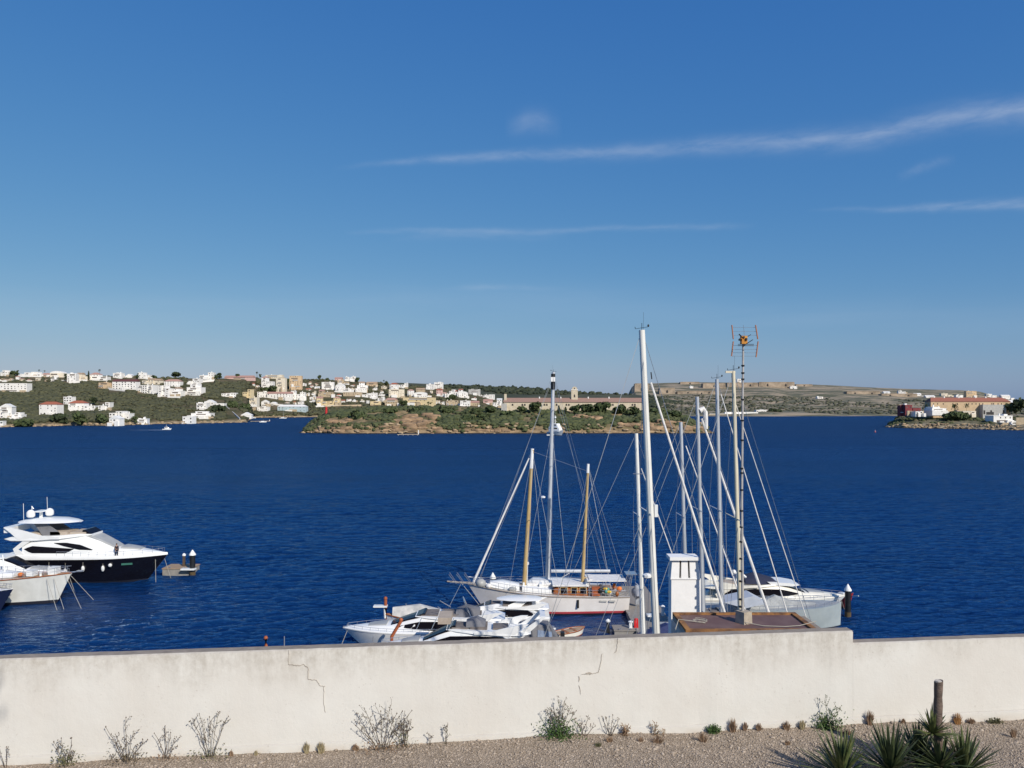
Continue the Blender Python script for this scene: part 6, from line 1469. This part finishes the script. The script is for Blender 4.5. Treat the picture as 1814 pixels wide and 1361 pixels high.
MB().tube(pts, .008, 5).build('cable', B_rope, cb_)
cb2 = thing('cable', (rx0, 15.2, RZ), 'loose white cable hanging off the left edge of the brown roof', 'cable'); MB().tube([Vector((.5,-.2,.0)),Vector((.2,-.15,.03)),Vector((0,-.1,.04)),Vector((-.1,-.3,-.08)),Vector((-.13,-.5,-.25)),Vector((-.1,-.6,-.5))], .009, 5).build('cable', B_rope, cb2)
cl_ = thing('rope_coil', (rx0+.42, 15.1, RZ-.01), 'tangled pale wire lying on the left of the brown roof', 'wire'); mbb = MB(); mbb.tube([Vector((.14*math.cos(a*.7),.09*math.sin(a*.7)*(1+.2*math.sin(a)),.01+.002*a)) for a in range(22)], .005, 4).build('coil', B_rope, cl_)
# chimney
M_chim = mat('fresh_whitewash', (.86,.85,.83), (.80,.79,.77), 2.5, .85, bump=.004)
Ch = thing('chimney', ((1215.5-CU)/F*16.2, 16.2, 17.0), 'white Menorcan chimney with tall slits and a flat cap left of the antenna', 'chimney')
cz = lambda v, Y=15.92: H-(v-CV)/F*Y-17.0; cx_ = lambda u, Y=15.92: (u-CU)/F*Y-Ch.location.x
zb, zm, zt_, zc = cz(1110), cz(1026), cz(993), cz(987)
MB().frus(cx_(1187.5), cx_(1244.5), -.28, .06, -.4, zm, .028).build('shaft', M_chim, Ch)
x0c, x1c = cx_(1188.5), cx_(1240.5)
# slotted upper part: five tapering piers round a solid near-black core
MB().frus(x0c+.09, x1c-.09, -.19, -.03, zm, zt_, .02).build('dark_flue', mat('flue_black', (.02,.018,.016), None, 4, .95), Ch)
wx = x1c-x0c; tx = .036
def pier(a0, a1, y0, y1, face):
    # front/back piers taper inwards with height
    if face in 'FB':
        b0 = x0c+tx+(a0)*(wx-2*tx); b1 = x0c+tx+(a1)*(wx-2*tx); c0 = x0c+a0*wx; c1 = x0c+a1*wx; dy = .03 if face == 'F' else -.03
        v = [(c0,y0,zm),(c1,y0,zm),(c1,y1,zm),(c0,y1,zm),(b0,y0+dy,zt_),(b1,y0+dy,zt_),(b1,y1+dy,zt_),(b0,y1+dy,zt_)]
    else:
        dx = tx if face == 'L' else -tx; v = [(y0,a0,zm),(y1,a0,zm),(y1,a1,zm),(y0,a1,zm),(y0+dx,a0,zt_),(y1+dx,a0,zt_),(y1+dx,a1,zt_),(y0+dx,a1,zt_)]
    mb = MB(); mb.add(v, [(0,3,2,1),(4,5,6,7),(0,1,5,4),(1,2,6,5),(2,3,7,6),(3,0,4,7)]); mb.build('pier', M_chim, Ch)
for a, b in ((0,.29),(.36,.60),(.67,1)): pier(a, b, -.265, -.195, 'F'); pier(a, b, -.02, .045, 'B')
for a, b in ((-.192,-.125),(-.095,-.022)): pier(a, b, x0c, x0c+.07, 'L'); pier(a, b, x1c-.07, x1c, 'R')
MB().box(x0c-.003, x1c+.003, -.27, .05, zm-.012, zm+.012).build('ledge', M_chim, Ch)
MB().box(cx_(1186.5), cx_(1238), -.30, .08, zt_, zc).build('cap', M_chim, Ch)
# ---- plants along the wall
M_stem = mat('dry_grey_stems', (.15,.115,.085), (.085,.065,.05), 20, .9); M_gst = mat('green_stems', (.10,.12,.05), (.07,.08,.035), 20, .8)
M_seed = mat('dry_seed_heads', (.17,.14,.11), (.10,.08,.06), 30, .9); M_gl = mat('fresh_weed_leaves', (.045,.095,.022), (.09,.15,.04), 20, .7); M_dl = mat('dull_olive_leaves', (.10,.11,.05), (.17,.15,.08), 20, .8)
M_tuft = mat('dry_brown_tuft', (.33,.22,.14), (.20,.13,.08), 25, .95); M_ytuft = mat('pale_dry_grass', (.42,.36,.22), (.28,.22,.12), 25, .95)
def leafquads(V, p, d, l, w, rr):
    a = d.normalized(); b = a.cross(Vector((rr.uniform(-1,1), rr.uniform(-1,1), rr.uniform(-1,1))))
    if b.length < .01: return
    b.normalize(); V.append([p-b*w*.2, p+a*l*.5-b*w, p+a*l, p+a*l*.5+b*w])
def weed(u, v, hpx, wpx, stemm, leafm, label, stems=7, forks=3, leafn=5, leaf=.014, base=None, basem=None, basew=.6, baseh=.25, seed=None, headm=None, off=.05, name='weed', lean=0, sr=.0028):
    rr = random.Random(seed if seed is not None else int(u*3+v)); 
    p = wpt(u, 0); sc_ = p.y/F; gp = gp_at(u, off); z = gz(gp.x, gp.y)
    root = thing(name, (gp.x, gp.y, z-.005), label, 'weed'); Hh, Wd = hpx*sc_, wpx*sc_/2
    ST = MB(); LV = []; HD = []; stems = max(2, int(stems*.7)); leafn = int(leafn*.7)
    for i in range(stems):
        a = (i+.5)/stems*2-1; tip = Vector((a*Wd*rr.uniform(.75,1.0)+lean*Hh, rr.uniform(-.3,.5)*Wd-.02, Hh*rr.choice((1.0,rr.uniform(.45,.95)))*(1-.25*abs(a))))
        tip.y = min(tip.y, off*.6) * -1 if tip.y > off*.6 else tip.y
        b0 = Vector((a*Wd*.15, 0, 0)); c = b0.lerp(tip, .45)+Vector((-a*Wd*.12, 0, Hh*.04)); pts = []
        for k in range(6):
            t = k/5; q_ = b0*(1-t)**2+c*2*t*(1-t)+tip*t*t; pts.append(q_+Vector((rr.uniform(-1,1), rr.uniform(-1,1), 0))*.006*(t > 0))
        ST.tube(pts, sr*1.3, 4, sr*.6)
        for f in range(forks):
            t = rr.uniform(.3,.9); k = int(t*5); s0 = pts[k].lerp(pts[min(k+1,5)], t*5-k); dd = Vector((rr.uniform(-1,1), rr.uniform(-.6,.4), rr.uniform(.5,1.2))).normalized()*Hh*rr.uniform(.10,.26)
            s1 = s0+dd*.5+Vector((rr.uniform(-.01,.01),0,.0)); s2 = s0+dd; ST.tube([s0,s1,s2], sr*.8, 3, sr*.45)
            for g_ in range(3): HD.append((s2+Vector((rr.uniform(-1,1),rr.uniform(-1,1),rr.uniform(-1,1)))*.012, rr.uniform(.003,.0065)))
            for g_ in range(leafn): tt = rr.random(); leafquads(LV, s0.lerp(s2, tt), Vector((rr.uniform(-1,1),rr.uniform(-1,1),rr.uniform(-.2,1))), leaf*rr.uniform(.6,1.3), leaf*.25, rr)
        HD.append((pts[-1], rr.uniform(.004,.008)))
        for g_ in range(leafn*2): tt = rr.random(); k = min(4, int(tt*5)); leafquads(LV, pts[k].lerp(pts[k+1], tt*5-k), Vector((rr.uniform(-1,1),rr.uniform(-1,1),rr.uniform(-.2,1))), leaf*rr.uniform(.6,1.4), leaf*.25, rr)
    if LV:
        m_ = MB()
        for q_ in LV: m_.add(q_, [(0,1,2,3)])
        m_.build('leaves', leafm, root)
    for q_, r_ in HD: ST.add([q_+Vector((r_,0,0)), q_+Vector((-r_*.5,r_*.8,0)), q_+Vector((-r_*.5,-r_*.8,0)), q_+Vector((0,0,r_*1.6)), q_-Vector((0,0,r_*1.2))], [(0,1,3),(1,2,3),(2,0,3),(1,0,4),(2,1,4),(0,2,4)])
    ST.build('stems', headm or stemm, root)
    if base:
        m_ = MB(); V_ = []
        for i in range(base):
            q_ = Vector((rr.gauss(0,.42)*Wd*basew*1.6, rr.gauss(0,.3)*Wd*basew-.01, abs(rr.gauss(0,.5))*Hh*baseh)); q_.y = min(q_.y, off*.7)
            leafquads(V_, q_, Vector((rr.uniform(-1,1),rr.uniform(-1,.6),rr.uniform(0,1.2))), rr.uniform(.014,.032), rr.uniform(.004,.008), rr)
        for q_ in V_: m_.add(q_, [(0,1,2,3)])
        m_.build('base_leaves', basem or leafm, root)
    return root
def tuft(u, v, hpx, wpx, m, label, n=70, off=None, blade=.0022, leafy=False, name='tuft'):
    rr = random.Random(int(u*5+v)); sc_ = 7.4/F
    if off is None: k = .04
    else: k = off
    gp = gp_at(u, k)
    root = thing(name, (gp.x, gp.y, gz(gp.x, gp.y)-.004), label, 'weed'); Hh, Wd = hpx*sc_, wpx*sc_/2; mb = MB()
    for i in range(n):
        a = rr.uniform(-1,1); b0 = Vector((a*Wd*.4, rr.uniform(-.4,.3)*min(Wd,.05), 0)); t_ = Vector((a*Wd*rr.uniform(.6,1.1), rr.uniform(-.6,.3)*min(Wd,.06), Hh*rr.uniform(.45,1)*(1-.4*a*a)))
        if leafy:
            V_ = []; leafquads(V_, b0.lerp(t_, rr.uniform(.2,1)), Vector((rr.uniform(-1,1),rr.uniform(-1,1),rr.uniform(0,1))), rr.uniform(.014,.028), rr.uniform(.004,.008), rr)
            for q_ in V_: mb.add(q_, [(0,1,2,3)])
            if i % 4 == 0: mb.tube([b0, t_], .0016, 3)
        else: mb.tube([b0, b0.lerp(t_,.6)+Vector((0,0,Hh*.06)), t_], blade, 3, blade*.5)
    mb.build('blades' if not leafy else 'leaves', m, root); return root
weed(118, 1361, 55, 55, M_stem, M_dl, 'low grey-green weed at the far left foot of the wall', 6, 3, 4, base=190, basem=M_dl, baseh=.5, seed=2)
weed(225, 1352, 80, 96, M_stem, M_seed, 'wide dry weed with a dark leafy base at the left', 8, 4, 4, base=210, basem=mat('dark_brown_green_base', (.10,.085,.05), (.16,.12,.08), 20, .9), baseh=.28, seed=5)
weed(296, 1350, 60, 62, M_stem, M_seed, 'thin dry weed between the two widest left weeds', 6, 3, 4, base=40, basem=M_tuft, seed=8)
weed(372, 1340, 90, 92, M_stem, M_dl, 'tall dry weed with spreading stems right of the left group', 8, 4, 6, base=130, basem=M_dl, baseh=.2, seed=13)
weed(10, 1362, 45, 26, M_stem, M_seed, 'small dry stalk in the bottom left corner', 3, 2, 3, seed=15)
weed(677, 1324, 92, 135, M_stem, M_dl, 'largest dry weed, fan shaped, below the middle of the wall', 13, 4, 7, base=230, basem=M_tuft, baseh=.2, seed=21)
weed(716, 1322, 72, 40, M_stem, M_seed, 'dense dark upright weed against the right side of the largest one', 8, 4, 10, base=60, basem=M_dl, baseh=.5, seed=22)
weed(762, 1318, 24, 12, M_stem, M_seed, 'tiny pale stalk right of the largest weed', 4, 2, 3, seed=24)
weed(790, 1316, 40, 12, M_stem, M_dl, 'single thin dark stalk right of the largest weed', 2, 3, 8, seed=25)
weed(990, 1310, 68, 76, M_stem, M_gl, 'bushy weed with bright green base and grey seed heads under the wall crack', 11, 5, 4, base=900, basem=M_gl, basew=.62, baseh=.42, seed=31)
weed(1035, 1306, 42, 52, M_stem, M_seed, 'faint dry branching weed just right of the green based one', 7, 3, 2, seed=33)
weed(1082, 1306, 44, 44, M_stem, M_seed, 'fan of thin dry stalks left of a reddish tuft', 9, 1, 1, seed=34)
weed(1108, 1305, 24, 22, M_tuft, M_tuft, 'reddish dry tuft right of the fan of thin stalks', 10, 3, 6, leaf=.012, base=80, basem=M_tuft, baseh=.6, seed=35, headm=M_tuft)
weed(1160, 1302, 26, 18, M_stem, M_dl, 'small brownish plant near the middle right of the wall', 6, 3, 7, seed=36, headm=M_tuft)
weed(1175, 1303, 14, 9, M_tuft, M_ytuft, 'little dry sprig beside the brownish plant', 4, 2, 4, seed=37)
tuft(1264, 1301, 20, 30, M_gl, 'small vivid green weed alone on the gravel edge', 260, .05, leafy=True, name='weed')
for u, h_, w_, m_, lab in ((543,22,13,M_ytuft,'pale yellow grass tuft, left one of the pair below the left crack'),(569,23,18,M_ytuft,'pale yellow grass tuft, wider one of the pair below the left crack'),
  (630,14,14,M_tuft,'brown tuft at the left foot of the largest weed'),(1298,28,18,M_tuft,'tall pinkish dry tuft right of the vivid green weed'),(1320,18,12,M_tuft,'smaller pinkish tuft next to the tall pinkish one'),
  (1344,16,14,M_tuft,'low brown tuft left of the wispy green weed'),(1393,19,17,M_tuft,'rounded brown tuft, left one of a pair under the wall step'),(1421,19,16,M_ytuft,'straw coloured tuft, right one of a pair under the wall step'),
  (1541,30,18,M_tuft,'dry reddish tuft behind the middle yucca rosette'),(1600,10,10,M_tuft,'tiny dry tuft left of the cut trunk'),(1696,24,20,mat('bright_orange_dry_tuft',(.45,.24,.09),(.3,.16,.06),25,.9),'orange dry tuft right of the cut trunk'),
  (1720,12,16,M_tuft,'low dry tuft further right of the cut trunk'),(454,10,8,M_ytuft,'tiny straw tuft right of the left weeds'),(410,12,8,M_tuft,'tiny brown tuft touching the left weeds')):
    tuft(u, 1300, h_, w_, m_, lab, 110)
tuft(1763, 1290, 12, 34, M_dl, 'flat green clump by the wall near the right edge', 160, .05, leafy=True, name='weed')
tuft(1862, 1285, 12, 20, M_tuft, 'low dry clump just at the right edge', 60)
for u, k, h_, w_, lab in ((1165,.20,18,30,'brown weed clump out on the gravel at the middle'),(1245,.20,20,24,'orange brown weed clump out on the gravel'),(1080,.16,12,16,'small dark sprig on the gravel left of the brown clumps'),
    (1060,.24,10,14,'grey sprig on the gravel under the green based weed'),(1135,.17,9,12,'tiny dark sprig on the gravel'),(1500,.20,14,22,'brown sprig on the gravel left of the yuccas'),(1395,.34,10,12,'small olive sprig on the gravel at right'),(1795,.36,22,14,'orange sprig in the bottom right corner')):
    tuft(u, 1330, h_, w_, M_tuft if k != .24 else M_dl, lab, 70, k)
weed(1466, 1306, 66, 60, M_gst, M_dl, 'wispy weed with dark green base under the wall step', 6, 4, 5, base=620, basem=M_gl, basew=.62, baseh=.40, seed=41)
# ---- yuccas and the cut trunk
M_yuc = mat('yucca_leaf', (.035,.060,.020), (.15,.165,.055), 9, .55, lo=.35, hi=.7); M_yuc2 = mat('dark_yucca_leaf', (.022,.042,.018), (.085,.105,.038), 9, .55)  # second copy is darker: shade of the low rosettes put into leaf colour
def rosette(mb, c, n, L, up, rr, w=.015, spread=1.0):
    for i in range(n):
        a = rr.uniform(0, 6.283); e = rr.uniform(up, 1.45); l = L*rr.uniform(.7,1.05); d = Vector((math.cos(a)*math.cos(e)*spread, math.sin(a)*math.cos(e)*spread, math.sin(e))).normalized()
        side = d.cross(Vector((0,0,1)));
        if side.length < .05: side = Vector((1,0,0))
        side.normalize(); nn = side.cross(d); pts = []; K_ = 5
        for k in range(K_+1):
            t = k/K_; ww = w*(.55+.9*t*(1-t)*2 if t < .8 else 1.0)*(1-t**3); p = c+d*l*t-Vector((0,0,.10*l*t*t*math.cos(e)))
            pts.append((p-side*ww, p+nn*ww*.35, p+side*ww, p-nn*ww*.15))
        mb.rings([list(q_) for q_ in pts])
def yucca(u, k, z, L, n, label, m, w=.016, up=.15, stem=.25):
    rr = random.Random(int(u)); gp = gp_at(u, k); g0 = gz(gp.x, gp.y)
    r = thing('yucca', (gp.x, gp.y, g0), label, 'yucca'); zc_ = z
    MB().tube([(0,0,-.05),(0,0,zc_*.5),(0,0,zc_)], .032, 8, .026).build('stem', M_ytr, r)
    mb = MB(); rosette(mb, Vector((0,0,zc_)), n, L, up, rr, w); mb.build('leaves', m, r)
    return r
M_ytr = mat('cut_yucca_trunk', (.17,.125,.10), (.09,.068,.055), 9, .95, bump=.01, stretch=(1,1,2.5))
yucca(1492, 1.08, .04, .46, 72, 'leftmost yucca rosette at the bottom of the photo', M_yuc)
yucca(1578, 1.05, .05, .47, 76, 'middle yucca rosette left of the cut trunk', M_yuc2)
yucca(1628, .86, .03, .38, 80, 'shaded yucca rosette low in front of the cut trunk', M_yuc2)
yucca(1708, 1.06, .02, .44, 70, 'rightmost yucca rosette, brightest green', M_yuc)
gp = gp_at(1665, 1.0); g0 = gz(gp.x, gp.y); TY = thing('yucca', (gp.x, gp.y, g0), 'cut brown yucca trunk standing upright with leaves on its left side', 'yucca')
top_z = H-(1207-CV)/F*gp.y-g0; rs2 = []; n = 14
for j in range(13):
    t = j/12; cxj = -.012*math.sin(t*3)-.010*t; rj = .041-.006*t+.003*math.sin(j*2.3)
    rs2.append([(cxj+(rj+.0025*mnoise.noise(Vector((math.cos(a*.45)*2, math.sin(a*.45)*2, j*.9))))*math.cos(2*math.pi*a/n), (rj+.002*mnoise.noise(Vector((a, j, 2))))*math.sin(2*math.pi*a/n), -.05+(top_z+.05)*t+(.012*math.cos(2*math.pi*a/n) if j == 12 else 0)) for a in range(n)])
MB().rings(rs2).build('trunk', M_ytr, TY, True)
MB().lathe((-.012,0,top_z-.008), [(.030,0),(.032,.014),(.006,.016)], 12).build('cut_face', mat('pale_cut_wood', (.62,.55,.46), None, 20, .9), TY)
rr = random.Random(9); mb = MB(); rosette(mb, Vector((-.085,-.03,.36)), 60, .27, .15, rr, .013); mb.build('leaves', M_yuc, TY)
mb = MB(); rosette(mb, Vector((-.05,-.10,.10)), 90, .34, .1, rr, .014); mb.build('lower_leaves', M_yuc2, TY)
# ---- tree standing outside the view, its shade falls on the gravel and the wall's left end
def bigtree(x, y, zc, ch, r, label, n, seed):
    base = ZG; t = thing('tree', (x, y, base), label, 'tree'); v, f = crown_mesh(ch, r, seed, 'tree', n); v = v+np.array([0,0,zc-base-ch*.5]); fastmesh('crown', v, f, M_leaf2, t)
    MB().tube([(0,0,-.1),(.03,0,(zc-base)*.5),(0,.02,zc-base)], .05, 8, .02).build('trunk', M_bark, t)
bigtree(4.15, 1.22, 26.1, .5, .20, 'slender tree standing outside the photo whose crown shades a patch of gravel', 70, 3)
bigtree(1.38, -1.72, 29.5, .7, .24, 'tall slender tree behind the viewer shading the left end of the wall', 80, 4)
